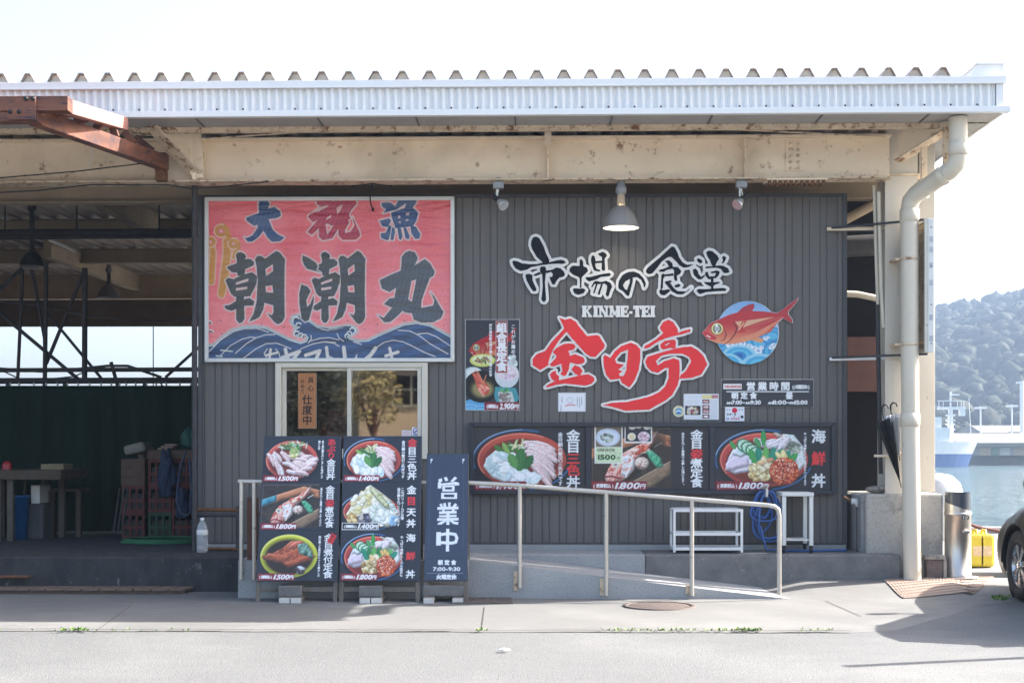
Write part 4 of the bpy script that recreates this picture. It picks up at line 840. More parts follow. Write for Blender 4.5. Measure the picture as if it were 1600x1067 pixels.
brush(asa, INK, lambda pts: [(486+(x-351)*.9, y-.2) for x, y in zz(pts)])
z3 = Z(455, 380, .1686)
brush([[(110,113),(160,135),(230,180),(247,215),(232,250),(272,272),(200,252),(150,240),(120,200),(103,150)], [(95,383),(150,400),(182,440),(140,530),(150,592),(180,560),(212,480),(207,560),(182,650),(165,712),(130,727),(98,700),(78,560),(76,470)]], INK, z3)
z4 = Z(580, 380, .1312)
brush([[[(363,165),(410,110),(450,90),(520,108),(557,180),(520,265),(640,188),(702,240),(757,340),(740,392),(700,412),(650,540),(600,680),(595,772),(740,742),(755,680),(705,578),(762,650),(812,740),(862,820),(832,892),(740,942),(600,947),(508,910),(485,832),(450,832),(400,822),(375,802),(320,862),(230,937),(160,942),(78,850),(150,890),(250,767),(153,725),(220,658),(280,650),(300,530),(220,582),(128,540),(103,440),(250,370),(350,330),(363,260)], [(480,450),(540,430),(510,580),(485,702),(440,665),(460,560)]]], (72,76,82), z4)
for (x, y) in ((345,501),(409,506),(444,511),(460,485),(498,496),(543,501),(570,515),(590,507),(632,501),(694,508),(347,522)): c.ell(x, y, .9, .9, (90,50,60))
c.grain(.05, 2.5)
t = thing('fishing_banner', 'pink festival flag with blue waves in a white frame above the window', 'banner', W(515,436,-.03))
c.mesh('flag', [W(x, y, -.045) for x, y in ((bx[0],bx[1]),(bx[2],bx[1]),(bx[2],bx[3]),(bx[0],bx[3]))], PRB, t)
fr = MB(); yb, yf = -.006, -.07; xo0, xo1, zo0, zo1 = GX(319.5,yf), GX(709.8,yf), GZ(565,yf), GZ(306.5,yf); e = .036
def miter(fr, xo0, xo1, zo0, zo1, e, yf, yb):
    for a, b_, c_, d in (((xo0,zo0),(xo1,zo0),(xo1-e,zo0+e),(xo0+e,zo0+e)), ((xo1,zo1),(xo0,zo1),(xo0+e,zo1-e),(xo1-e,zo1-e)), ((xo0,zo1),(xo0,zo0),(xo0+e,zo0+e),(xo0+e,zo1-e)), ((xo1,zo0),(xo1,zo1),(xo1-e,zo1-e),(xo1-e,zo0+e))):
        q = [(p[0], yf, p[1]) for p in (a, b_, c_, d)]; m_ = Vector((sum(p[0] for p in q)/4, yf, sum(p[2] for p in q)/4)); fr.prism([m_+(Vector(p)-m_)*.9985 for p in q], (0, yb-yf, 0))
miter(fr, xo0, xo1, zo0, zo1, e, yf, yb); fr.build('frame', M['whitealu'], t, bevel=.003)
bk = MB(); bk.box((xo0+e,-.03,zo0+e),(xo1-e,-.008,zo1-e)); bk.build('backboard', M['greywood'], t)

# ------------------------------------------------------------------ food pictures
def bowl(c, x, y, rx, ry, col=(196,78,62), rim=(52,98,150), rimcol=True, inside=None):
    c.ell(x+rx*.05, y+ry*.12, rx*1.1, ry*1.1, (14,16,22), soft=6, al=.7)
    if rimcol: c.ring(x, y, rx*1.09, ry*1.1, max(2, ry*.07), rim, a0=165, a1=290); c.ring(x, y, rx*1.09, ry*1.1, max(1.6, ry*.06), rim, a0=15, a1=80); c.ring(x, y, rx*1.1, ry*1.11, .8, (190,214,236), a0=190, a1=270)
    c.ell(x, y, rx, ry, lambda X, Y: np.clip(np.array(col)/255.*(1.05-.35*np.clip((Y-y)/ry*.5+.5, 0, 1))[..., None], 0, 1)); c.ring(x, y, rx*.97, ry*.96, 1.2, (232,150,128), a0=150, a1=300); c.ell(x, y+ry*.06, rx*.86, ry*.84, inside or (118,44,36), soft=2)
def food(c, kind, x0, y0, x1, y1):
    w_, h_ = x1-x0, y1-y0; u = lambda a: x0+a*w_; v = lambda a: y0+a*h_; s = h_; P = lambda pts: [(u(a), v(b_)) for a, b_ in pts]
    WHT = [(186,210,214),(222,238,236),(246,250,248),(208,228,230),(250,252,250)]; PNK = [(206,150,152),(236,206,206),(250,240,240),(228,176,176),(246,228,230)]; GRN = [(36,92,48),(74,140,72),(120,178,96),(52,112,58)]
    if kind == 'sanshoku':
        bowl(c, u(.5), v(.54), w_*.51, h_*.5)
        for i in range(9): c.leaf(u(.30+.055*i), v(.42), s*.24, s*.06, -140+13*i+c.rg.uniform(-8, 8), c.rg.choice([(82,140,66),(128,174,88),(60,120,58)]))
        c.heap(u(.5), v(.26), w_*.14, h_*.09, 26, s*.018, [(238,230,180),(216,226,176),(250,246,230),(186,196,140)], 3.2)
        for i in range(8): c.fillet(u(.70+.02*(i % 3)), v(.30+.075*i), w_*.19, h_*.075, 14+5*i, PNK, bend=h_*.03)
        c.tex(P([(.06,.66),(.1,.5),(.2,.36),(.3,.42),(.42,.44),(.52,.56),(.56,.7),(.66,.84),(.6,.98),(.42,1.0),(.28,.94),(.16,.86)]), WHT, 7, .35)
        c.heap(u(.28), v(.62), w_*.17, h_*.2, 34, s*.06, [(232,244,242),(210,230,230),(250,252,250),(196,220,224)], 1.6); c.heap(u(.48), v(.86), w_*.19, h_*.1, 26, s*.055, [(228,240,242),(206,226,232),(250,252,252)], 1.7)
        c.leaf(u(.47), v(.74), s*.42, s*.14, -84, (56,118,62)); c.leaf(u(.44), v(.68), s*.3, s*.1, -118, (90,150,80)); c.leaf(u(.53), v(.7), s*.3, s*.09, -58, (44,104,56))
    elif kind == 'kaisen':
        bowl(c, u(.5), v(.54), w_*.5, h_*.5, (206,76,70))
        c.tex(P([(.62,.2),(.72,.06),(.84,.08),(.95,.3),(.98,.6),(.9,.75),(.76,.6),(.64,.4)]), [(186,208,214),(226,236,236),(240,240,236),(206,214,214)], 5, .35)
        for i in range(6): c.fillet(u(.70+.05*(i % 3)), v(.12+.06*i), w_*.10, h_*.035, 28+12*(i % 3), [(128,110,98),(214,196,176),(238,226,212),(170,150,130)])
        c.heap(u(.84), v(.3), w_*.07, h_*.1, 16, s*.03, [(150,170,150),(110,120,110),(206,200,190)], 2.2, 40)
        for i in range(6): c.fillet(u(.48+.05*i), v(.22+.03*(i % 2)), w_*.1, h_*.07, 20-14*i, [(188,168,190),(226,214,222),(246,242,240),(206,190,206)])
        c.tex(P([(.06,.72),(.1,.5),(.16,.32),(.3,.34),(.4,.5),(.42,.66),(.32,.76),(.18,.8)]), [(196,184,212),(226,220,236),(242,240,246),(206,200,226)], 6, .4, (60, s*.16))
        c.fillet(u(.2), v(.62), w_*.13, h_*.12, -14, [(206,188,214),(236,226,240),(226,206,226),(246,240,246)], bend=h_*.04); c.tex(P([(.14,.44),(.2,.28),(.32,.3),(.34,.42),(.24,.5)]), [(186,214,222),(220,234,238),(236,244,246)], 5)
        for i in range(5): c.ell(u(.28+.05*i), v(.28+.05*i), w_*.095, h_*.12, (52,124,84), rot=34); c.ell(u(.286+.05*i), v(.282+.05*i), w_*.083, h_*.10, lambda X, Y: np.clip(np.array((190,222,200))/255.*(1.02+.08*np.sin(X*.8)*np.sin(Y*.9))[..., None], 0, 1), rot=34)
        c.leaf(u(.5), v(.28), s*.3, s*.06, -92, (54,150,76)); c.leaf(u(.18), v(.34), s*.18, s*.05, -124, (60,150,80)); c.leaf(u(.46), v(.3), s*.2, s*.06, -120, (70,150,90))
        for i in range(7): c.leaf(u(.44+.045*i), v(.66), s*.38, s*.085, -118+13*i, c.rg.choice([(64,154,80),(44,126,78),(98,174,88),(36,138,112)]))
        c.heap(u(.70), v(.46), w_*.05, h_*.06, 8, s*.035, [(244,224,160),(228,186,110)], 2.2, 60)
        c.heap(u(.45), v(.78), w_*.125, h_*.17, 90, s*.03, [(222,202,146),(240,226,180),(186,158,100),(210,182,120),(150,120,76)], 1.5); c.heap(u(.53), v(.6), w_*.06, h_*.09, 16, s*.04, [(240,226,190),(226,190,140),(196,140,100)], 1.8)
        c.ell(u(.73), v(.75), w_*.165, h_*.25, (150,44,30), soft=1); c.heap(u(.73), v(.75), w_*.158, h_*.24, 240, s*.021, [(206,76,42),(226,104,58),(170,48,32),(236,130,84)], 1.05); c.scatter(u(.72), v(.72), w_*.145, h_*.215, 90, s*.009, [(255,240,224),(252,220,196)], al=.95, soft=.1)
    elif kind == 'aburi':
        bowl(c, u(.5), v(.54), w_*.52, h_*.5, (214,96,84), rimcol=False)
        c.heap(u(.52), v(.2), w_*.3, h_*.1, 40, s*.016, [(110,160,80),(70,126,60),(236,240,230),(200,214,190)], 4.5)
        for i in range(30): a = c.rg.uniform(-1, 1); r = .36+.5*i/30; c.fillet(u(.5+.42*a), v(r+.08*(1-abs(a))), w_*.14, h_*.062, (58 if a < -.15 else 22 if a < .5 else -20)+c.rg.uniform(-16, 16), PNK if c.rg.random() < .65 else [(226,226,228),(250,248,248),(214,196,200),(240,220,222)], bend=h_*.02)
        c.ell(u(.54), v(.36), w_*.09, h_*.13, (214,216,140), soft=3); c.heap(u(.54), v(.36), w_*.08, h_*.11, 26, s*.024, [(236,236,186),(206,210,126),(222,222,150)], 1.6)
        for i in range(8): c.stroke([(u(.40+.03*i), v(.1+.03*c.rg.random())), (u(.47+.03*i), v(.36))], 1.1, c.rg.choice([(96,150,76),(60,116,56)]))
    elif kind == 'tendon':
        bowl(c, u(.46), v(.64), w_*.5, h_*.42)
        TP = [(176,164,110),(214,208,160),(240,236,214),(222,216,176),(248,246,234),(196,186,136)]
        c.tex(P([(.0,.74),(.1,.5),(.16,.3),(.3,.2),(.36,.02),(.44,-.04),(.54,.06),(.68,.2),(.82,.36),(.93,.6),(.95,.86),(.78,1.04),(.5,1.0),(.2,.96)]), TP, 6, .5)
        c.heap(u(.36), v(.42), w_*.24, h_*.26, 70, s*.05, [(236,232,206),(222,212,156),(202,190,134),(248,246,236)], 1.5); c.heap(u(.68), v(.66), w_*.22, h_*.28, 80, s*.05, [(222,232,226),(204,218,204),(242,246,242),(190,204,200)], 1.5)
        c.tex(P([(.42,.0),(.52,.06),(.66,.26),(.78,.46),(.8,.6),(.7,.54),(.56,.34),(.44,.14)]), [(150,172,108),(206,212,160),(228,226,190),(180,196,140)], 4, .5, (50, s*.12))
        c.heap(u(.32), v(.84), w_*.15, h_*.12, 36, s*.042, [(84,88,110),(120,120,136),(56,58,80),(186,180,170)], 1.4); c.heap(u(.12), v(.82), w_*.09, h_*.1, 18, s*.04, [(186,150,90),(222,200,146)], 1.4)
        c.heap(u(.86), v(.86), w_*.07, h_*.12, 22, s*.03, [(140,184,224),(210,228,240)], 1.4)
    elif kind in ('sugata', 'sugata2'):
        c.tex(P([(-.05,-.05),(1.02,-.05),(1.02,1.05),(-.05,1.05)]), [(34,28,26),(58,48,42),(44,38,38),(70,58,48)], 14, 0)
        c.tex(P([(-.05,.34),(.72,.0),(1.02,.1),(1.02,.3),(.66,.2),(-.05,.52)]), [(150,90,62),(196,128,90),(206,142,104),(176,108,76)], 8, .3, (80, s*.3)); c.tex(P([(.34,1.05),(1.02,.55),(1.02,.8),(.74,1.05)]), [(110,90,72),(150,124,100),(130,108,86)], 8, .3, (60, s*.25))
        if kind == 'sugata2': c.tex(P([(-.05,.34),(.22,.22),(.22,.38),(-.05,.52)]), [(40,120,150),(80,160,180),(56,140,166)], 6)
        c.poly(P([(.12,.92),(.2,.68),(.3,.52),(.48,.4),(.7,.26),(.86,.1),(.92,.2),(.7,.5),(.56,.8),(.4,1.0),(.24,1.02)]), (20,12,10), soft=6, al=.6)
        c.tex(P([(.12,.86),(.18,.68),(.27,.5),(.44,.36),(.64,.22),(.76,.12),(.85,-.02),(.84,.12),(.78,.26),(.66,.4),(.56,.52),(.53,.72),(.42,.88),(.28,.97),(.16,.94)]), [(150,40,32),(206,82,56),(232,160,140),(240,220,214),(214,96,70),(186,60,46)], 4.2, .45, (35, s*.2))
        c.tex(P([(.32,.5),(.46,.44),(.54,.54),(.52,.72),(.42,.87),(.34,.8),(.36,.64)]), [(206,214,224),(240,240,242),(226,206,204),(214,120,104)], 3.4, .4, (80, s*.14)); c.tex(P([(.12,.86),(.18,.74),(.3,.76),(.36,.86),(.26,.97),(.15,.95)]), [(176,60,52),(226,150,140),(240,210,204),(196,84,70)], 3, .4, (20, s*.09))
        c.ell(u(.27), v(.62), s*.075, s*.065, (226,214,196)); c.ell(u(.27), v(.62), s*.045, s*.04, (206,206,206)); c.ell(u(.275), v(.622), s*.02, s*.02, (96,90,84)); c.stroke([(u(.13), v(.85)), (u(.22), v(.84)), (u(.34), v(.88))], s*.03, (130,30,28)); c.stroke([(u(.5), v(.46)), (u(.48), v(.64)), (u(.41), v(.85))], s*.025, (246,240,236)); c.stroke([(u(.7), v(.16)), (u(.6), v(.3)), (u(.46), v(.4))], s*.02, (246,206,190), al=.8)
        c.heap(u(.6), v(.34), w_*.1, h_*.06, 14, s*.026, [(240,206,190),(226,120,90),(196,70,50)], 2.4, -30)
        c.tex([(u(.63)+s*.14*math.cos(k*.7), v(.6)+s*.12*math.sin(k*.7)) for k in range(9)], [(170,120,104),(226,206,196),(240,232,226),(206,170,150)], 4, .5)
        c.tex(P([(.68,.38),(.76,.36),(.88,.5),(.92,.66),(.84,.7),(.74,.54)]), [(30,110,78),(60,160,120),(110,200,160),(44,136,98)], 4, .4, (40, s*.1)); c.stroke([(u(.8), v(.3)), (u(.9), v(.22))], 1.2, (206,226,220))
    elif kind == 'nitsuke':
        c.ell(u(.52), v(.55), w_*.53, h_*.53, (12,14,20), soft=5, al=.6); c.ell(u(.5), v(.52), w_*.52, h_*.52, lambda X, Y: np.clip(np.array((208,212,74))/255.*(1.08-.3*np.clip((Y-v(0))/h_, 0, 1))[..., None], 0, 1)); c.ell(u(.49), v(.53), w_*.47, h_*.46, (150,154,44), soft=1.5); c.ell(u(.5), v(.54), w_*.43, h_*.41, (44,26,22), soft=3); c.ring(u(.5), v(.52), w_*.51, h_*.51, 1.2, (236,238,150), a0=180, a1=320)
        c.tex(P([(.0,.52),(.18,.46),(.38,.32),(.52,.16),(.7,.14),(.8,.26),(.74,.46),(.86,.52),(1.0,.5),(.92,.62),(.7,.7),(.5,.8),(.38,.7),(.2,.64),(.04,.6)]), [(96,34,22),(170,74,46),(206,120,80),(140,54,34),(222,150,110)], 5, .5, (70, s*.22))
        c.fillet(u(.62), v(.24), w_*.13, h_*.06, -20, [(186,60,44),(226,130,106),(206,90,70)]); c.fillet(u(.3), v(.52), w_*.2, h_*.08, 8, [(150,60,36),(206,116,78),(176,84,52)], bend=-h_*.03)
        c.tex(P([(.64,.24),(.8,.2),(.92,.42),(.94,.6),(.82,.52),(.68,.46)]), [(30,66,58),(80,130,114),(160,196,180),(56,100,88)], 4, .4, (30, s*.16)); c.heap(u(.72), v(.84), w_*.06, h_*.08, 14, s*.028, [(206,210,220),(60,50,60),(140,130,140)], 2.4)
PW, PRED = (236,238,240), (226,52,56)
def price(c, x0, y0, x1, y1, yen, red=True, split=.42):
    c.rect(x0, y0, x1, y1, (134,32,44) if red else (22,26,34)); h_ = y1-y0
    if not red: c.ring((x0+x1)/2, (y0+y1)/2, 1, 1, .1, PW); [c.stroke(p, 1, PW) for p in ([(x0,y0),(x1,y0)], [(x0,y1),(x1,y1)], [(x0,y0),(x0,y1)], [(x1,y0),(x1,y1)])]
    xm = x0+(x1-x0)*split; c.htext(x0+1.5, xm, y0+h_*.52, '(消費税込)', h_*.46, PW, .7, .9); c.latin(xm+1.5, xm+1.5+(x1-h_*.72-xm)*.2, y0+h_*.5, '1' if yen[0]=='1' else '2', h_*.86, PW, 1.2, .22) if 0 else None; n1 = xm+h_*.42; c.latin(xm+1., n1, y0+h_*.5, yen[0], h_*.88, PW, 1.2, .2); c.ell(n1+h_*.06, y0+h_*.78, h_*.07, h_*.13, PW, rot=20); c.latin(n1+h_*.16, x1-h_*.72, y0+h_*.5, yen[2:], h_*.88, PW, 1.3, .2); c.glyph('円', x1-h_*.42, y0+h_*.55, h_*.55, PW, 1., 1.1, .15)
def panel(c, x0, y0, x1, y1, kind, title, cols, note, yen, red=True, fx=.72, tsize=None, dark=(30,36,50)):
    """one menu panel painted into c (photo px)"""
    w_, h_ = x1-x0, y1-y0; c.rect(x0, y0, x1, y1, dark); c.rect(x0, y0, x0+w_*fx, y1, (38,42,56), al=.5)
    food(c, kind, x0+w_*.04, y0+h_*.06, x0+w_*fx, y1-h_*.09)
    ts = min(tsize or w_*.115, h_*.90/len(title)); c.vtext(x0+w_*.89, y0+h_*.05, y1-h_*.05, title, ts, PW, ts*.075, [PRED if q == 'r' else None for q in cols], min(1.25, w_*.118/ts))
    for i, nline in enumerate(note): c.vtext(x0+w_*(.775-.05*i), y0+h_*.09, y0+h_*(.09+.83*len(nline)/max(len(q) for q in note)), nline, h_*.8/max(len(q) for q in note), PW, .55)
    price(c, x0+w_*.005, y1-h_*.15, x0+w_*.47, y1-h_*.01, yen, red)
# long framed menu on the wall
t = thing('menu_board', 'long navy framed board of three large dish photographs low on the siding', 'menu board', W(1020,716,-.03))
yf = -.085; xo0, xo1, zo0, zo1 = GX(733.5,yf), GX(1306,yf), GZ(772,yf), GZ(660,yf); fr = MB(); miter(fr, xo0, xo1, zo0, zo1, .04, yf, -.006)
for px in (919, 1113): x = GX(px,yf); fr.box((x-.024,yf+.004,zo0+.041),(x+.024,-.006,zo1-.041))
fr.build('frame', M['navyframe'], t, bevel=.004)
for k, (a, b_, spec) in enumerate(((740,915,('sanshoku','金目三色丼','..rr.',['金目鯛の贅沢三色丼です'],'1,400')), (923,1109,('sugata','金目姿煮定食','..r...',['金目を丸ごと姿煮でお楽しみ頂けます。'],'1,800')), (1117,1299,('kaisen','海鮮丼','.r.',['やっぱり海鮮たくさん金目も入ってます'],'1,800')))):
    y0, y1 = 666.5, 766.5; c = Canvas(a, y0, b_, y1, 1.9, (34,38,50), seed=11+k)
    panel(c, a, y0, b_, y1, *spec, fx=(.82 if k == 0 else .66 if k == 1 else .80), tsize=21, dark=(36,38,46))
    if k == 1:
        c.rect(1018, 664, 1040, 700, (52,40,34), soft=4, al=.5)
        c.rect(929,663,973,724,(232,232,226)); c.rect(931,665,971,698,(120,108,94)); c.ell(950,683,19,14,(196,206,222)); c.ell(950,683,15.5,11,(216,224,236)); c.scatter(949,683,10,7,26,2,[(150,176,166),(90,90,84),(206,214,206),(120,140,130)],asp=1.6)
        c.rect(931,698.5,971,722.5,(206,224,186)); c.htext(932,961,703,'地魚刺身定食',5.4,(60,46,36),.3); c.latin(934,962,714,'1500',9.5,(24,70,36),1.2); c.glyph('円',966,716,5,(24,70,36),.3); c.htext(946,970,708,'みそ汁付',2.8,(80,80,70),.1)
        c.rect(976,663,1019,692,(228,228,224)); c.rect(977.5,663,1017,689.5,(44,44,52)); 
        for (x, y, r) in ((988,667,6),(998,666,5),(1011,667,6)): c.ell(x,y,r,r*.7,(212,220,226)); c.ell(x,y,r*.7,r*.45,(236,232,222))
        c.ell(987,682,6.5,6,(232,226,214)); c.ell(987,682,4.4,4,(222,206,160)); c.ell(1006,682,9.5,8,(206,196,206)); c.scatter(1006,682,8,6,50,1.3,[(240,232,236),(206,130,150),(170,150,170),(226,176,180)])
    c.grain(.06, 2.5, 5)
    c.mesh('menu_panel', [W(x, y, -.05) for x, y in ((a,y0),(b_,y0),(b_,y1),(a,y1))], PR, t)
bk = MB(); bk.box((xo0+.04,-.04,zo0+.04),(xo1-.04,-.008,zo1-.04)); bk.build('backboard', M['navy'], t)
# tall poster
def board(name, label, cat, bx, c, Y=-.012, th=.006, m=PRM, edge=None, part='print'):
    t = thing(name, label, cat, W((bx[0]+bx[2])/2, (bx[1]+bx[3])/2, Y)); b = MB(); e = edge if edge is not None else .35
    x0, x1, z0_, z1_ = GX(bx[0]-e,Y), GX(bx[2]+e,Y), GZ(bx[3]+e,Y), GZ(bx[1]-e,Y); b.box((x0,Y+.0012,z0_),(x1,Y+th,z1_)); b.build('backing', M['whitealu'], t)
    c.mesh(part, [W(x, y, Y) for x, y in ((bx[0],bx[1]),(bx[2],bx[1]),(bx[2],bx[3]),(bx[0],bx[3]))], m, t); return t
bx = (727, 499, 812, 641); c = Canvas(*bx, 2.0, (52,54,62), seed=5)
paint_fish(c, lambda x, y: (726.5+x*.0585, 504+y*.078), .066, True, .92)
c.rect(727,600,812,641,(52,54,62)); c.poly([(727,626),(757,618),(757,641),(727,641)],(96,168,216)); wave_humps(c,[(735,640,14,9),(752,641,12,8)],[(150,200,230),(84,160,214),(120,186,226)])
c.ell(754,563,20,10,(206,212,110)); c.ell(754,562,16,7,(232,236,196)); c.scatter(754,563,11,4,24,1.6,[(150,120,60),(196,170,100),(90,110,60),(120,90,110)],asp=1.8)
c.ell(739,584,15,11,(186,206,206)); c.ell(740,582,11,7,(226,232,230)); c.ell(752,604,27,25,(18,20,22)); c.ell(753,606,20,18,(40,38,30)); c.ell(754,608,17,13,(150,140,90),soft=5)
c.poly([(737,582),(746,584),(758,600),(765,608),(763,616),(755,618),(747,610),(742,594)],(200,86,70)); c.scatter(755,606,8,10,30,1.8,[(222,120,100),(186,66,56),(240,170,150)],asp=2,rot=60)
for p in ([(740,584),(752,598)],[(746,580),(756,600)],[(743,578),(757,604)],[(760,586),(754,600)],[(748,583),(761,610)]): c.stroke(p,1.3,(226,130,100))
c.scatter(797,566,10,12,30,3,[(206,216,214),(232,236,234),(150,190,180)]); c.ell(792,586,19,20,(206,214,218)); c.ell(793,583,17,12,(226,214,220)); c.scatter(793,583,14,8,40,2,[(236,220,226),(206,176,196),(244,240,240)],asp=1.6)
c.poly([(774,604),(806,606),(811,622),(806,630),(776,630),(772,618)],(70,150,160)); c.poly([(778,612),(800,612),(804,628),(780,628)],(196,206,200)); c.scatter(790,621,9,6,40,1.6,[(150,136,130),(214,204,198),(90,84,90)],asp=2); c.scatter(789,609,7,4,20,1.6,[(66,150,80),(120,180,120)])
c.rect(774.5,501.5,793,583,(226,190,186)); c.rect(775.3,502.3,792.2,582.2,(150,62,64)); c.vtext(783.8,505,580,'組合長定食',14.6,PW,1.9,asp=1.04)
c.vtext(802,507,553,'これがお薦め',7,PW,.35,asp=.95); c.stroke([(802,552),(802,559)],.9,PW); c.vtext(766.5,506,588,'伊豆漁協組合長が選んだ三種の定食',4.6,PW,.5)
price(c,757,628,812,641,'2,900')
for p in ([(727.4,499.4),(811.6,499.4)],[(811.6,499.4),(811.6,640.6)],[(811.6,640.6),(727.4,640.6)],[(727.4,640.6),(727.4,499.4)]): c.stroke(p,.9,(160,162,164))
c.grain(.05,2,8); board('poster','tall dark poster of a set meal with a red fish and prawn bowl','poster',bx,c)
# opening hours
bx = (1127, 593, 1271, 635.5); c = Canvas(*bx, 2.4, (46,48,56)); c.rect(1130,599.5,1159,608,(232,230,228)); c.htext(1132,1158,604,'市場の金目亭食堂',3.2,(206,80,80),.4)
c.htext(1166.5,1234,603.5,'営業時間',13,PW,1.3,1.05); c.htext(1236,1267,604.5,'(火曜定休)',6.6,PW,.8,1.02); c.rect(1135,611,1264,612.6,PW); c.htext(1143,1182.5,618.3,'朝定食',10,PW,1.2,1.06); c.glyph('昼',1233.5,618.3,10.5,PW,1.2,1.05)
for x0, x1, tx, sz, dy in ((1135,1143.5,'AM',4.6,1), (1143.5,1159.5,'7:00',8,0), (1160,1164.5,'~',7,0), (1165,1172.5,'AM',4.6,1), (1172.5,1189,'9:30',8,0), (1200,1207.5,'AM',4.6,1), (1207.5,1229,'11:00',8,0), (1229,1233.5,'~',7,0), (1234,1241.5,'PM',4.6,1), (1241.5,1262,'15:00',8,0)): c.latin(x0,x1,628.5+dy,tx,sz,PW,.9)
board('hours_sign','small charcoal opening hours board with white text right of the red lettering','sign',bx,c,Y=-.02,th=.018,m=PR)
# paper notices
bx = (872, 613.5, 915, 643); c = Canvas(*bx, 2.0, (206,210,216)); c.rect(873.5,615,913.5,641.5,(232,234,238)); c.ring(891,625,4,3.5,.6,(170,176,190)); c.ring(891,625,6,5,.4,(186,190,204)); c.stroke([(884,634),(890,632),(898,633)],1.6,(216,120,120),soft=1)
for x, n, y0 in ((876.5,6,632),(902,8,619),(905.5,9,619),(909,7,619),(878,5,619)): c.vtext(x,y0,y0+n*2.0,'大漁祈願金目鯛祝海'[:n],2.0,(110,116,130),.05)
board('notice','small laminated white notice under the first red letter','notice',bx,c,edge=.2)
bx = (1068.5, 615.5, 1123, 655.5); c = Canvas(*bx, 2.0, (222,226,232)); c.rect(1097,617,1117,623,(226,214,150)); c.rect(1112,617,1122,622,(190,120,130)); c.htext(1075,1096,620.5,'お品書き',4.5,(196,204,214),.3)
c.rect(1070.5,634,1094.5,648,(52,44,46)); c.scatter(1082,641,10,5,26,2,[(206,190,170),(170,70,80),(226,226,216),(90,90,120),(214,196,120)],asp=1.4)
for y in (627.5,636,642.5,650.5): c.rect(1097.5,y-3.2,1108.5,y+3,(88,56,58)); c.ell(1103,y,4.4,2,(222,196,196)); c.scatter(1103,y,3,1.4,6,1,[(206,110,110),(240,230,226)])
for k in range(9): c.rect(1110,626+k*3,1121,627+k*3,(176,180,190),al=.7)
for k in range(3): c.rect(1072,626+k*2.4,1092,627+k*2.4,(196,200,208),al=.7)
board('menu_sheet','white paper menu sheet with small dish photos left of the hours board','notice',bx,c,edge=.2)
bx = (1133, 635.9, 1163, 658); c = Canvas(*bx, 2.6, (226,230,238)); c.ell(1147.8,641,4.2,4.2,(206,32,60)); c.htext(1135,1141,640,'日本',2.6,(60,64,76),.1); c.htext(1154,1161,640,'産直',2.6,(60,64,76),.1); c.htext(1136,1150,647.3,'新鮮一番',2.8,(50,54,66),.35); c.htext(1146,1156,651,'安心',2.8,(150,60,70),.2)
c.ring(1137,654,1.7,1.7,.8,(60,100,170)); c.ell(1159.5,651.2,2.3,2.3,(36,44,58)); c.htext(1142,1155,654.2,'鮮魚直送',2.6,(190,60,80),.3)
board('notice','small white notice with a red disc under the hours board','notice',bx,c,Y=-.024,edge=.2)
t = thing('sticker', 'round cream sticker with blue centre beside the paper menu sheet', 'sticker', W(1060.5,642.5,-.01)); c = Canvas(1051,633,1070,652,2.6,(224,214,184)); c.ell(1060.5,642.5,6.6,6.6,(186,206,150)); c.ell(1060.5,642.5,5,5,(96,150,206)); c.stroke([(1056.5,643.5),(1060,641),(1064,643.5)],1.6,(224,232,236)); c.stroke([(1057,646),(1060.5,644.5),(1064,646)],1.2,(40,90,150))
c.mesh('print', [W(x, y, -.011) for x, y in ((1051,633),(1070,633),(1070,652),(1051,652))], PRM, t, mask=np.hypot(c.X-1060.5, c.Y-642.5) < 9); b = MB(); b.lathe([(0,0),(.054,0)], W(1060.5,642.5,-.0098), 24, 'Y'); b.build('backing', M['whitealu'], t, fix=False)
# stickers on the window, wooden plaque behind the glass
bx = (643.5, 667.5, 657, 681); c = Canvas(*bx, 3, (226,228,236)); c.ell(650.2,673.5,5.2,5.2,(60,66,140)); c.ell(650.2,673.5,3.9,3.9,(226,228,236)); c.stroke([(647.5,676),(653,671)],1.3,(60,66,140)); c.stroke([(648,673.5),(652.5,674)],1.1,(60,66,140)); c.rect(645,679.4,655.5,680.4,(60,66,140)); board('sticker','square no smoking sticker in the lower corner of the right pane','sticker',bx,c,Y=-.03,th=.003,edge=.1)
bx = (627.5, 672, 642.5, 683); c = Canvas(*bx, 3, (222,214,216)); 
for k in range(3): c.rect(629,674.4+k*2.6,640,675.2+k*2.6,(206,120,140),al=.5)
board('sticker','pale paper sticker left of the no smoking sticker on the pane','sticker',bx,c,Y=-.03,th=.003,edge=.1)
bx = (466, 583, 494, 669); yb = .0; c = Canvas(*bx, 2.6, (176,116,70))
g_ = vnoise((c.h,c.w),8,3); c.a *= (.8+.35*np.sin(c.X*1.7+g_*5)*.2+.2)[...,None]
c.vtext(485.5,589,611,'真心',9.5,(44,26,18),.5); c.vtext(472.5,592,615,'込めて',6.6,(44,26,18),.3); c.vtext(480,617,664,'仕度中',15,(44,26,18),.8)
board('wooden_plaque','wooden plaque with brushed black text hanging at the left window pane','plaque',bx,c,Y=yb,th=.010,edge=.1)

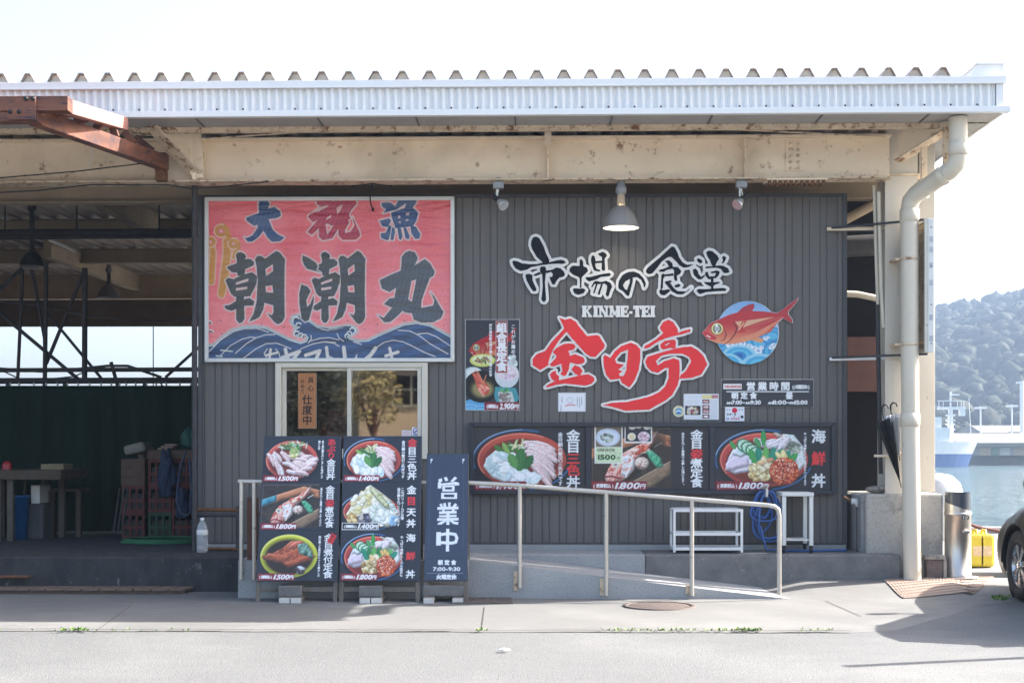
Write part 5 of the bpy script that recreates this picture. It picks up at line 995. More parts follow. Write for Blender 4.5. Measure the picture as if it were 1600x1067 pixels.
# ------------------------------------------------------------------ standing menu boards on the pavement
def stand(label, cor, panels, splits, seed, name='menu_stand', zb=.145, single=False):
    """cor: px of the board face tl,tr,br,bl; leaning back"""
    YB, YT = -1.72, -1.50; tl, tr_, br, bl = W(*cor[0],YT), W(*cor[1],YT), W(*cor[2],YB), W(*cor[3],YB)
    root = thing(name, label, 'menu stand', ((bl.x+br.x)/2, YB+.05, 0)); wv = (br-bl).length
    up = ((tl-bl)+(tr_-br)); up.normalize(); right = (br-bl).normalized(); nrm = right.cross(up).normalized()
    if nrm.y > 0: nrm = -nrm
    # posts run from the ground to the top of the board
    k = -bl.z/up.z
    for a, b_ in ((bl, tl), (br, tr_)):
        inn = right*.018 if a is bl else -right*.018; g = MB(); f0 = a+(b_-a).normalized()*(-a.z/((b_-a).normalized().z)); g.bar(f0+inn-nrm*.03, b_+inn-nrm*.03, .036, .03, up=nrm); g.build('leg', M['greywood'], root, bevel=.003)
        g = MB(); rl = Vector((a.x, YB+.42, 0)); g.bar(rl+inn, b_+inn-nrm*.055, .032, .024, up=nrm); g.build('rear_leg', M['greywood'], root, bevel=.003)
    g = MB(); q = bl+(bl-tl).normalized()*(bl.z-.06)*.6; q2 = br+(br-tr_).normalized()*(br.z-.06)*.6; g.bar(q-nrm*.03+right*.037, q2-nrm*.03-right*.037, .04, .02, up=nrm); g.build('stretcher', M['greywood'], root, bevel=.003)
    g = MB(); g.prism([tl-nrm*.012, tr_-nrm*.012, br-nrm*.012, bl-nrm*.012], nrm*.011); g.build('board', M['navy'], root, bevel=.002)
    n = len(panels)
    for i in range(n):
        def at(u, v): L_ = tl+(bl-tl)*v; R_ = tr_+(br-tr_)*v; return L_+(R_-L_)*u+nrm*.004
        v0, v1 = splits[i]; e = .012
        w_ = 122.; h_ = 227.*(v1-v0) if not single else 198.*(v1-v0)
        c = Canvas(0, 0, w_ if not single else 67, h_, 2.0, (38,46,64), seed=seed+i); panels[i](c, 0, 0, w_ if not single else 67, h_)
        c.grain(.04, 2.5, seed)
        c.mesh('menu_panel' if not single else 'sign_face', [at(e,v0+.004), at(1-e,v0+.004), at(1-e,v1-.004), at(e,v1-.004)], PR, root)
    return root
def mk(*a, **k): return lambda c, x0, y0, x1, y1: panel(c, x0, y0, x1, y1, *a, **k)
nt_ = ['伊豆名物金目鯛を', '炙って香ばしく仕上げました']
def nitsuke(c, x0, y0, x1, y1):
    panel(c, x0, y0, x1, y1, 'nitsuke', '金目煮付定食', '......', ['脂の乗った金目をじっくり煮ました'], '1,500', fx=.74, tsize=12.5)
    X, Y = x1-9, y0+10; c.poly([(X-7,Y+6),(X,Y-8),(X+8,Y-3),(X+1,Y+11)], (206,44,46)); c.glyph('限',X+1.8,Y-2,5,(60,20,20),.3); c.glyph('定',X-1,Y+4,5,(60,20,20),.3)
stand('left menu stand with a yellow plate of simmered fish on its lowest panel', [(413,681),(533,681),(527,908),(400,908)],
      [mk('aburi','あぶり金目丼','rrr...',['炙り金目鯛を丼にしました香ばしさ','漬けも可'],'1,500',fx=.7,tsize=12.2), mk('sugata2','金目姿煮定食','..r...',['金目を丸ごと姿煮でお楽しみください'],'1,800',fx=.74,tsize=12.2), nitsuke], [(0,.325),(.327,.655),(.657,1)], 31)
stand('middle menu stand with a white tempura bowl on its centre panel', [(537,681),(659,681),(656,908),(530,908)],
      [mk('sanshoku','金目三色丼','r....',['金目鯛の贅沢三色丼です'],'1,400',fx=.74,tsize=13), mk('tendon','金目天丼','.r..',['このボリュームが自慢','金目鯛を丸ごと天ぷらです'],'1,400',red=False,fx=.76,tsize=13.5), mk('kaisen','海鮮丼','.r.',['やっぱり海鮮たくさん金目も'],'1,800',fx=.78,tsize=13)], [(0,.325),(.327,.655),(.657,1)], 47)
def openface(c, x0, y0, x1, y1):
    c.rect(x0,y0,x1,y1,(46,58,80)); c.stroke([(6,8),(6,150)],.5,(74,88,112)); c.stroke([(60,8),(60,150)],.5,(74,88,112))
    WH = (226,232,238)
    for x in (7.2, 59.6): c.rect(x-1.6,7,x+1.6,14,WH); c.rect(x-.2,10,x+2.2,16,(46,58,80))
    def B(p): c.poly(p, WH)
    q = lambda pts, oy: [((x-10)*.2346*1.0+2.6, y) for x, y in pts]
    f = lambda pts: [((x-18)*.2346+3.8, (y-38)*.2346) for x, y in pts]
    # three thick characters, traced stroke by stroke
    for p in ([(82,208),(106,200),(112,222),(88,228)], [(120,196),(140,190),(152,216),(132,222)], [(165,222),(196,188),(214,200),(186,226)], [(80,228),(100,222),(102,236),(206,224),(228,232),(228,248),(200,250),(194,242),(106,250),(106,268),(80,270)], [(112,250),(196,246),(196,290),(112,290)], [(104,298),(214,298),(214,340),(104,340)]): B(f(p))
    for p in ([(130,262),(178,260),(178,276),(130,276)], [(124,310),(194,310),(194,328),(124,328)]): c.poly(f(p), (46,58,80))
    for p in ([(118,370),(136,366),(142,392),(124,396)], [(152,364),(172,364),(168,396),(154,396)], [(92,376),(108,370),(120,392),(106,398)], [(180,394),(200,368),(216,378),(196,400)], [(80,394),(224,390),(224,410),(80,414)], [(110,404),(126,402),(132,424),(116,428)], [(176,424),(186,402),(202,406),(192,428)], [(92,424),(212,420),(212,438),(92,442)], [(92,450),(212,446),(212,462),(92,464)], [(80,470),(226,466),(226,484),(80,488)], [(142,420),(164,420),(164,514),(142,514)], [(132,480),(144,490),(112,512),(80,512),(90,500)], [(164,488),(176,480),(200,492),(226,496),(222,514),(190,508)]): B(f(p))
    for p in ([(76,562),(108,562),(108,652),(76,652)], [(142,540),(164,540),(164,692),(142,692)]): B(f(p))
    c.stroke(f([(100,580),(160,572),(205,578),(216,602),(208,630),(180,636),(104,632)]), 4.6, WH)
    c.htext(21,49,170.5,'朝定食',7.4,WH,1.1); c.latin(13,56,180.5,'7:00-9:30',7.6,WH,.9); c.stroke([(4,187),(60,187)],.5,(150,164,184)); c.htext(19,50,193,'火曜定休',7.4,WH,1.2)
    c.stroke([(4,164),(60,164)],.6,(30,38,54))
stand('narrow navy stand with three big white characters right of the menu stands', [(667,709),(732,709),(731,907),(662,907)], [openface], [(0,1)], 61, name='open_sign_stand', single=True)
# ================================================================== HANDRAIL
YH = -1.49
t = thing('handrail', 'stainless handrail sloping down the concrete ramp with an elbow at its low end', 'handrail', (GX(947,YH), YH, 0))
rt = .019
g = MB(); g.tube([W(372,752,YH), W(560,752.5,YH), W(735,754,YH), W(800,757.5,YH), W(1000,773,YH), W(1200,789,YH), W(1210,791,YH), W(1216,796,YH), W(1217.5,806,YH), W(1217.5,929,YH)], rt, 14); g.build('rail', M['steel'], t)
for px, y0, y1 in ((377,753,905),(397,753,905),(812,758,918),(947,769,930),(1081,780,930)):
    g = MB(); g.tube([W(px,y0,YH), W(px,y1,YH)], .0185, 12); po = g.build('post', M['steel'], t)
    if px > 500 and px < 1200:
        h = 30 if px < 900 else 26 if px < 1000 else 13; yy = (892 if px < 900 else 904 if px < 1000 else 914); q = W(px-6, yy, -1.456); g = MB(); a = GZ(yy+h,-1.456); g.box((q.x-.02,-1.462,max(.01,a)),(q.x+.02,-1.4505,q.z)); g.build('bracket', M['creamrust'], po, bevel=.002)
g = MB(); g.box((GX(386,-1.40),-1.40,.322),(GX(403,-1.40),-1.37,.97-.12)); g.box((GX(386,-1.4),-1.42,.70),(GX(407,-1.4),-1.402,.73)); tag(g.build('wooden_board', M['brown']), 'small brown board standing behind the short handrail posts left of the stands', 'board')

# ================================================================== LAMPS UNDER THE GIRDER
def pendant(x, y, ztop, zbot, r, label, lit, name='pendant_lamp', m=None):
    t = thing(name, label, 'lamp', (x, y, zbot), group='pendant lamps'); H = ztop-zbot; k = r/.17
    g = MB(); g.lathe([(.018,0),(.035,-.0),(.038,-.05),(.05,-.06),(.05,-.115),(.03,-.12),(.02,-.15)], (x,y,ztop), 16); g.build('ceiling_rose', m or M['pvc'] if not lit else mat('grey_cast_metal', (.30,.31,.31), rough=.5, metal=.3), t)
    g = MB(); hs = ztop-zbot-.205*k
    for q in range(8):
        a = q*math.pi/4; g.tube([(x+.022*math.cos(a),y+.022*math.sin(a),zbot+hs+.20*k), (x+.034*math.cos(a),y+.034*math.sin(a),zbot+.2*k)], .0035, 5)
    zz0 = zbot+.2*k; zz1 = ztop-.14
    for q in range(9): zz = zz0+(zz1-zz0)*q/8; g.lathe([(.026,zz-.004),(.034,zz),(.026,zz+.004)], (x,y,0), 12)
    g.tube([(x,y,zz0),(x,y,ztop-.12)], .02, 8); g.build('stem', M['creamrust'] if lit else M['pipegrey'], t)
    prof = [(.035*k,.205*k),(.07*k,.19*k),(.105*k,.15*k),(.135*k,.10*k),(.158*k,.045*k),(.168*k,.004*k),(.172*k,0)]
    g = MB(); g.lathe(prof, (x,y,zbot), 32); g.build('shade', m or mat('grey_enamel_shade', (.30,.275,.25), rough=.45, scale=4), t, fix=False)
    g = MB(); g.lathe([(a*.97,b-.004) for a,b in prof], (x,y,zbot+.001), 32); g.build('shade_lining', M['white'] if lit else mat('dim_lining', (.3,.3,.3)), t, fix=False)
    g = MB(); g.lathe([(0,.05*k),(.035*k,.06*k),(.045*k,.10*k),(.03*k,.15*k),(.02*k,.19*k)], (x,y,zbot), 16)
    em = M['white']
    if lit:
        em = bpy.data.materials.new('lit_bulb'); em.use_nodes = True; pb = em.node_tree.nodes['Principled BSDF']; pb.inputs['Emission Color'].default_value = (1,.85,.66,1); pb.inputs['Emission Strength'].default_value = 14
    g.build('bulb', em, t); return t
zf = gzb+.0022*GX(970,YGd)
p = W(970, 357, YGd); pendant(p.x, YGd-.03, zf, p.z, .168, 'lit grey bell lamp with white lining hanging above the charcoal lettering', True)
p = W(50, 416, 18.0-D0-1.2); pendant(p.x, p.y, 4.2, p.z, .145, 'dark unlit bell lamp at the far left in the open bay', False, m=M['black'])
p = W(170, 465, 22.0-D0); pendant(p.x, p.y, 4.1, p.z, .175, 'pale rimmed unlit bell lamp deeper in the open bay', False, m=mat('dim_shade', (.16,.14,.13), rough=.5))
def spot(px, flip, label):
    x = GX(px, YGd); t = thing('spot_lamp', label, 'lamp', (x, YGd-.05, zf-.1), group='spot lamps'); s = -1 if flip else 1
    g = MB(); g.box((x-.05,YGd-.09,zf-.075),(x+.05,YGd-.01,zf-.012)); g.box((x-.02,YGd-.07,zf-.012),(x+.02,YGd-.03,zf+.03)); g.build('junction_box', mat('grey_cast_metal', (.30,.31,.31)), t, bevel=.008)
    g = MB(); g.tube([(x,YGd-.05,zf-.075),(x-.01*s,YGd-.05,zf-.13),(x-.03*s,YGd-.05,zf-.16)], .008, 8); g.box((x-.022,YGd-.06,zf-.15),(x-.006,YGd-.04,zf-.075)); g.build('arm', M['steel'], t)
    a, b_ = Vector((x-.055*s,YGd-.06,zf-.135)), Vector((x+.005*s,YGd-.11,zf-.195)); d = (b_-a).normalized()
    g = MB(); g.tube([a, b_], .024, 12); g.build('socket', M['black'], t)
    gl_ = bpy.data.materials.get('lamp_glass') or mat('lamp_glass', (.55,.56,.55), rough=.1, metal=.5)
    g = MB(); g.tube([b_, b_+d*.035, b_+d*.075, b_+d*.085], [.024,.04,.055,.05], 16); g.build('reflector_bulb', gl_, t)
spot(779, False, 'black clip spot lamp under the girder left of the bell lamp'); spot(1157, True, 'black clip spot lamp under the girder right of the bell lamp')
# cord hanging over the banner
g = MB(); q0 = W(582,284,-.45); g.tube([q0, W(580,294,-.4), W(578,304,-.3), W(579,318,-.12), W(582.5,327,-.075)], .006, 6); g.lathe([(0,-.02),(.012,-.015),(.012,.01),(0,.015)], W(582.5,327,-.078), 8); g.tube([W(549,291,-.42), q0+Vector((0,0,-.02)), W(613,291,-.42)], .006, 6); g.build('cord', M['rubber'], SH)

# ================================================================== THINGS ALONG THE WALL (on the platform)
t = thing('shelf_rack', 'low white metal shelf rack in front of the siding', 'rack', (GX(1105,-.3), -.3, PZ)); ya, yb = -.48, -.14
xa, xb, zt_ = GX(1052,ya), GX(1161,ya), GZ(795,ya); zm, zl = GZ(834,ya), GZ(857,ya)
def sq(p, q, w_=.022): g = MB(); g.bar(p, q, w_, w_); return g
for x in (xa+.011, xb-.011):
    for y in (ya+.011, yb-.011):
        l = sq((x,y,PZ+.008),(x,y,zt_)).build('leg', M['white'], t, bevel=.002); g = MB(); g.lathe([(.012,0),(.012,.009)], (x,y,PZ), 8); g.lathe([(0,0),(.012,0)], (x,y,PZ), 8); g.build('foot', M['black'], l)
for z_ in (zt_-.012, zm, zl):
    for y in (ya+.011, yb-.011): sq((xa+.022,y,z_),(xb-.022,y,z_),.026).build('shelf_rail', M['white'], t, bevel=.002)
    for x in (xa+.011, xb-.011): sq((x,ya+.022,z_),(x,yb-.022,z_),.02).build('side_rail', M['white'], t)
    if z_ == zl or z_ > zt_-.02: g = MB(); g.box((xa+.02,ya+.026,z_+.004),(xb-.02,yb-.026,z_+.01)); g.build('shelf', M['white'], t)
# blue hose, coiled on a tap
M['bluehose'] = mat('blue_hose', (.05,.13,.38), (.035,.09,.27), rough=.38, scale=8)
t = thing('hose_coil', 'blue garden hose hung in loose coils from a tap under the sign board', 'hose', W(1193,775,-.12)); rg = random.Random(4)
cxh = W(1193,770,-.12); 
for k in range(8):
    w_ = rg.uniform(.07,.17); h_ = rg.uniform(.22,.52); ox = rg.uniform(-.04,.05); yy = -.1-.022*k; pts = []
    for i in range(28):
        a = 2*math.pi*i/28; rr_ = w_*(1-.35*math.cos(a))*.8; pts.append((cxh.x+ox+rr_*math.sin(a)+.012*math.sin(3*a+k), yy+.012*math.sin(2*a+k), cxh.z+.02-h_/2+h_/2*math.cos(a)))
    g = MB(); g.tube(pts, .0105, 8, closed=True); g.build('loop', M['bluehose'], t)
g = MB(); g.tube([(cxh.x-.05,-.25,cxh.z-.3),(cxh.x+.0,-.28,PZ+.02),(cxh.x+.2,-.3,PZ+.014),(cxh.x+.45,-.28,PZ+.013),(cxh.x+.75,-.22,PZ+.013)], .0105, 8); g.build('tail', M['bluehose'], t)
g = MB(); g.tube([(cxh.x,0,cxh.z+.045),(cxh.x,-.3,cxh.z+.045),(cxh.x,-.31,cxh.z+.02),(cxh.x,-.31,cxh.z-.03)], .014, 10); g.lathe([(.0,.02),(.03,.02),(.03,.008),(0,.008)], (cxh.x,-.28,cxh.z+.06), 10); g.build('tap', M['steel'], t)
# steel workbench on casters
t = thing('work_stand', 'narrow stainless stand on casters beside the blue hose', 'stand', (GX(1247,-.3), -.3, PZ)); ya, yb = -.46, -.1; xa, xb, zt_ = GX(1222,ya), GX(1272,ya), GZ(769,ya)
g = MB(); g.box((xa,ya,zt_-.035),(xb,yb,zt_)); g.build('top', M['whitealu'], t, bevel=.006)
for x in (xa+.022, xb-.022):
    for y in (ya+.03, yb-.03):
        g = MB(); g.bar((x,y,PZ+.07),(x,y,zt_-.036),.036,.036,up=(0,1,0)); l = g.build('leg', M['whitealu'], t, bevel=.003); g = MB(); g.lathe([(0,-.01),(.028,-.01),(.028,.01),(0,.01)], (x,y,PZ+.03), 12, 'X'); g.box((x-.014,y-.012,PZ+.03),(x+.014,y+.012,PZ+.069)); g.build('caster', M['rubber'], l)
g = MB(); zz = GZ(842,ya); g.box((xa+.042,ya+.02,zz-.012),(xb-.042,yb-.02,zz)); g.build('shelf', M['whitealu'], t)
# clutter at the foot of the gap
t = thing('standpipe', 'grey water standpipe with a white tap head at the right end of the siding', 'standpipe', W(1341,862,-.2)); p = W(1342,862,-.2)
g = MB(); g.tube([(p.x,p.y,PZ),(p.x,p.y,GZ(790,-.2))], .024, 12); g.build('pipe', M['pipegrey'], t); g = MB(); g.tube([W(1330,783,-.2), W(1337,783,-.2), W(1343,790,-.2)], .03, 10); g.build('tap_head', M['white'], t); g = MB(); g.tube([W(1318,776,-.18), W(1336,786,-.2)], .012, 8); g.build('handle', M['rust'], t)
g = MB(); pts = [W(1341,795,-.24), W(1352,775,-.25), W(1360,800,-.28), W(1358,828,-.28), W(1350,832,-.28), W(1344,810,-.26)]; g.tube(pts, .009, 6, closed=True); tag(g.build('cable_loop', M['pipegrey']), 'thin dark hose loop hanging by the grey standpipe', 'hose')
g = MB(); c_ = W(1370,768,-.3); 
for i in range(5): a = i*1.3; g.lathe([(0,-.03),(.045,-.012),(.055,.012),(.03,.03),(0,.034)], (c_.x+.05*math.cos(a)+.02*i-.04, -.28+.03*math.sin(a), cz0+.02+.006*i), 10)
tag(g.build('cloth_rag', mat('dirty_cloth', (.36,.31,.26), (.22,.18,.15), rough=.95, scale=20)), 'crumpled beige rag lying on the pier shoulder left of the column', 'rag')
# water bottle and rail at the left end
t = thing('water_bottle', 'clear water filled plastic bottle standing by the left end of the siding', 'bottle', W(316,862,-.32)); c_ = Vector((GX(316,-.42), -.42, PZ))
pet = bpy.data.materials.new('clear_plastic'); pet.use_nodes = True; pb = pet.node_tree.nodes['Principled BSDF']; pb.inputs['Base Color'].default_value = (.86,.90,.92,1); pb.inputs['Roughness'].default_value = .12; pb.inputs['Transmission Weight'].default_value = .75; pb.inputs['IOR'].default_value = 1.3
g = MB(); g.lathe([(0,.0),(.042,0),(.05,.008),(.051,.05),(.047,.06),(.051,.07),(.051,.15),(.046,.165),(.050,.18),(.050,.21),(.044,.25),(.024,.285),(.016,.295),(.016,.315)], c_, 20); g.build('bottle_body', pet, t)
g = MB(); g.lathe([(.0505,.16),(.0525,.163),(.0525,.205),(.0505,.208)], c_, 20); g.build('label_band', M['white'], t, fix=False); g = MB(); g.lathe([(.018,.296),(.018,.318),(0,.318)], c_, 14); g.build('cap', M['white'], t)
t = thing('barrier_rail', 'rusty double bar with a low sill across the left end of the siding', 'rail', (GX(336,-.3), -.3, PZ)); 
for py, r in ((796,.018),(804,.018),(857,.016)): g = MB(); g.tube([W(300,py,-.28), W(373,py+.5,-.28)], r, 8); g.build('bar', M['rust'] if py != 804 else M['pipegrey'], t)
for px in (303, 371): g = MB(); g.tube([W(px,790,-.28), (GX(px,-.28),-.28,PZ)], .016, 8); g.build('upright', M['pipegrey'], t)

# ================================================================== RIGHT SIDE: edge-on sign, umbrellas, bin, cans
t = thing('projecting_sign', 'thin white sign panel seen edge on beside the downpipe', 'sign', W(1448,450,-.4)); xs = GX(1450,-.72); z0_, z1_ = GZ(551,-.72), GZ(343,-.72)
g = MB(); g.box((xs,-.72,z0_),(xs+.055,-.12,z1_)); g.build('panel', M['whitealu'], t, bevel=.004)
g = MB(); e = .03
for (a, b_) in (((-.72,z0_),(-.12,z0_+e)),((-.72,z1_-e),(-.12,z1_)),((-.72,z0_+e),(-.72+e,z1_-e)),((-.12-e,z0_+e),(-.12,z1_-e))): g.box((xs-.03,a[0],a[1]),(xs-.002,b_[0],b_[1]))
g.build('back_frame', M['steel'], t)
g = MB()
for i in range(48): z_ = z0_+e+(z1_-z0_-2*e)*(i+.5)/48; g.box((xs-.016,-.68,z_-.006),(xs-.004,-.16,z_+.006))
g.build('ribbed_back', M['creamrust'], t)
for i, z_ in enumerate(np.linspace(z0_+.08, z1_-.08, 4)): g = MB(); g.lathe([(0,-.004),(.006,-.004),(.006,0)], (xs+.028,-.7205,z_), 8, 'Y'); g.build('rivet', M['pipegrey'], t)
for k, h_ in enumerate((.05,.11,.2,.3,.5,.62)):
    g = MB(); z_ = z0_+(z1_-z0_)*(.93-h_*1.3); g.box((xs+.012,-.7225,z_-.05),(xs+.045,-.7205,z_)); g.build('faded_mark', mat('faded_grey', (.45,.48,.52), rough=.6), t) if z_ > z0_+.06 else None
for (pa, pb_, m_, w_, h_) in ((W(1293,357,-.02),W(1449,343,-.7),M['pipegrey'],.014,.02),(W(1293,358,-.02),W(1412,357,-.40),M['cream'],.03,.03),(W(1296,559,-.02),W(1449,553,-.7),M['pipegrey'],.014,.02),(W(1297,561,-.02),W(1412,559,-.40),M['white'],.03,.03)):
    g = MB(); g.bar(pa, pb_, w_, h_); g.build('stay', m_, t)
def umbrella(label, top, tip, r, m, lean=0.):
    t = thing('umbrella', label, 'umbrella', tip, group='umbrellas by the column'); a, b_ = Vector(top), Vector(tip); d = b_-a; n = 14
    x = d.cross(Vector((0,1,0))).normalized(); y = x.cross(d.normalized()).normalized(); vs = []; prof = [(0,.75),(.08,1.),(.35,.72),(.7,.38),(.93,.12),(1,.05)]
    for tt, rr_ in prof:
        for k in range(n*2): an = math.pi*k/n; q = r*rr_*(1 if k % 2 else .62); vs.append(a+d*tt+x*q*math.cos(an)+y*q*math.sin(an))
    m2 = n*2; g = MB(); g.add(vs, [(i*m2+k,i*m2+(k+1)%m2,(i+1)*m2+(k+1)%m2,(i+1)*m2+k) for i in range(len(prof)-1) for k in range(m2)]); g.build('canopy', m, t)
    g = MB(); g.tube([a-d*.12, b_+d*.1], .005, 6); s_ = g.build('shaft', M['pipegrey'], t); h0 = a-d*.12; g = MB(); g.tube([h0, h0+Vector((.0,0,.04)), h0+Vector((.02,0,.065)), h0+Vector((.05,0,.06)), h0+Vector((.06,0,.03))], .008, 8); g.build('handle', M['black'], s_)
umbrella('folded black umbrella hanging tip down against the column', W(1381,655,-.50), W(1406,752,-.48), .078, M['black'])
umbrella('folded whitish clear umbrella hanging behind the black one', W(1393,648,-.47), W(1405,713,-.47), .095, mat('milky_vinyl', (.50,.50,.50), (.36,.36,.37), rough=.3))
g = MB(); g.tube([W(1366,712,-.43), W(1392,712,-.43), W(1412,706,-.43)], .012, 8); tag(g.build('hook_bar', M['cream']), 'short cream hook bar holding the umbrellas on the column', 'hook')
t = thing('litter_bin', 'cylindrical brushed steel litter bin with a dark sloping mouth by the pier', 'bin', (GX(1500,-.45), -.45, .085)); x0 = GX(1500.5,-.5); rb = .118; c_ = Vector((x0,-.42,.085)); zt_ = GZ(769,-.5)-.085
g = MB(); zs = GZ(800,-.5)-.085
g.lathe([(rb+.004,.02),(rb+.004,.03),(rb,.032),(rb,zs-.03),(rb+.004,zs-.028),(rb+.006,zs),(rb+.002,zs+.002)], c_, 40); g.lathe([(0,.02),(rb,.02)], c_, 40); g.build('body', M['steelbrush'], t)
g = MB(); n = 40; lo = [c_+Vector((rb*math.cos(2*math.pi*k/n), rb*math.sin(2*math.pi*k/n), zs+.002)) for k in range(n)]; hi = [p+Vector((0,0,.012+.085*(.5-.5*math.cos(2*math.pi*k/n+.35))**1.0)) for k, p in enumerate(lo)]
g.add(lo+hi, [(k,(k+1)%n,n+(k+1)%n,n+k) for k in range(n)], True); g.build('sloping_collar', M['steelbrush'], t)
g = MB(); top = [Vector((p.x*1.0,p.y,c_.z+zt_)) for p in lo]; h2 = [c_+(p-c_)*.985 for p in hi]; h2 = [Vector((c_.x+(p.x-c_.x)*.985, c_.y+(p.y-c_.y)*.985, p.z)) for p in hi]; tp = [Vector((c_.x+(p.x-c_.x)*.985, c_.y+(p.y-c_.y)*.985, c_.z+zt_)) for p in lo]
g.add(h2+tp, [(k,(k+1)%n,n+(k+1)%n,n+k) for k in range(n)], True); g.build('mouth_ring', mat('smoked_plastic', (.06,.07,.085), rough=.2), t, fix=False)
g = MB(); g.lathe([(0,-.12),(rb*.95,-.12)], c_+Vector((0,0,zt_)), 24); g.build('liner', M['black'], t, fix=False)
g = MB(); g.box((c_.x+.01,c_.y-rb-.006,.085+.415),(c_.x+.075,c_.y-rb+.05,.085+.44)); g.build('handle', M['steelbrush'], t, bevel=.005)
dk = mat('bin_mark_ink', (.03,.035,.04)); g = MB()
for (ox, s_) in ((.018,1),(.055,1)):
    a_ = math.asin(ox/rb); yy = c_.y-rb*math.cos(a_)-.0015; g.prism([(c_.x+ox+.017*math.cos(k*math.pi/8), yy, .085+.555+.02*math.sin(k*math.pi/8)) for k in range(16)], (0,.0008,0))
mk_ = g.build('round_mark', dk, t); g = MB()
for (ox) in (.018,.055): a_ = math.asin(ox/rb); yy = c_.y-rb*math.cos(a_)-.0026; g.box((c_.x+ox-.004,yy,.085+.545),(c_.x+ox+.004,yy+.0006,.085+.562)); g.lathe([(0,0),(.0045,0)], (c_.x+ox,yy,.085+.568), 8, 'Y')
g.build('figure', M['white'], mk_)
g = MB(); g.lathe([(0,0),(.16,0),(.165,.006),(.16,.014),(.02,.018),(0,.018)], (c_.x+.02,c_.y,.0865), 24); g.build('base_plate', M['steelbrush'], t)
yel = mat('yellow_plastic', (.70,.54,.05), (.62,.46,.04), rough=.35)
def jerrycan(px, lab):
    Yc = 14.3-D0; x = GX(px,Yc); w_, d_, h_ = .085, .13, .33; t = thing('jerry_can', lab, 'jerry can', (x,Yc,.085), group='jerry cans by the quay'); g = MB(); g.box((x-w_,Yc-d_,.086),(x+w_,Yc+d_,.086+h_)); g.build('can', yel, t, bevel=.035)
    g = MB(); g.tube([(x,Yc-.09,.086+h_-.012),(x,Yc-.08,.086+h_+.035),(x,Yc+.02,.086+h_+.035),(x,Yc+.04,.086+h_-.01)], .014, 8); g.build('handle', yel, t); g = MB(); g.lathe([(.025,0),(.025,.03),(0,.03)], (x,Yc+.09,.086+h_-.004), 12); g.build('cap', M['white'], t)
    g = MB(); g.box((x-.05,Yc-d_-.0015,.2),(x+.05,Yc-d_-.0003,.3)); g.build('paper_label', mat('faded_label', (.72,.60,.35), (.6,.35,.2), scale=40), t)
jerrycan(1522, 'yellow jerry can half hidden by the steel bin, with a label on its front'); jerrycan(1535.5, 'yellow jerry can on the right, farther from the steel bin')
g = MB(); x = GX(1483,19-D0); 
g.lathe([(.31,0),(.315,.3),(.31,.55),(.26,.72),(.15,.82),(0,.85)], (GX(1468,18.6-D0),18.6-D0,.085), 32); tag(g.build('float_tank', mat('white_gelcoat', (.76,.75,.72), rough=.35)), 'rounded white tank on the quay behind the steel bin', 'tank')
g = MB(); pts = [W(1517+45*i/10, 815+15*i/10+2.5*math.sin(math.pi*i/10), 4.5) for i in range(-10, 31)]; pts = [Vector((p.x,4.9,p.z)) for p in pts]; g.tube(pts, .022, 8); tag(g.build('mooring_rope', mat('red_rope', (.20,.07,.05), (.12,.05,.04), rough=.9, scale=60)), 'taut reddish rope stretched over the quay between bin and car', 'rope')
t = thing('mooring_post', 'short grey mooring post on the quay holding the rope', 'bollard', (pts[0].x,4.9,.085)); g = MB(); g.lathe([(.07,0),(.07,pts[0].z),(.11,pts[0].z+.02),(.11,pts[0].z+.06),(0,pts[0].z+.07)], (pts[0].x,4.9,.085), 16); g.build('post', M['pipegrey'], t)
t = thing('mooring_post', 'mooring post on the quay hidden behind the dark car', 'bollard', (pts[-1].x,4.9,.085)); g = MB(); g.lathe([(.07,0),(.07,max(.2,pts[-1].z)),(0,max(.2,pts[-1].z)+.05)], (pts[-1].x,4.9,.085), 16); g.build('post', M['pipegrey'], t)

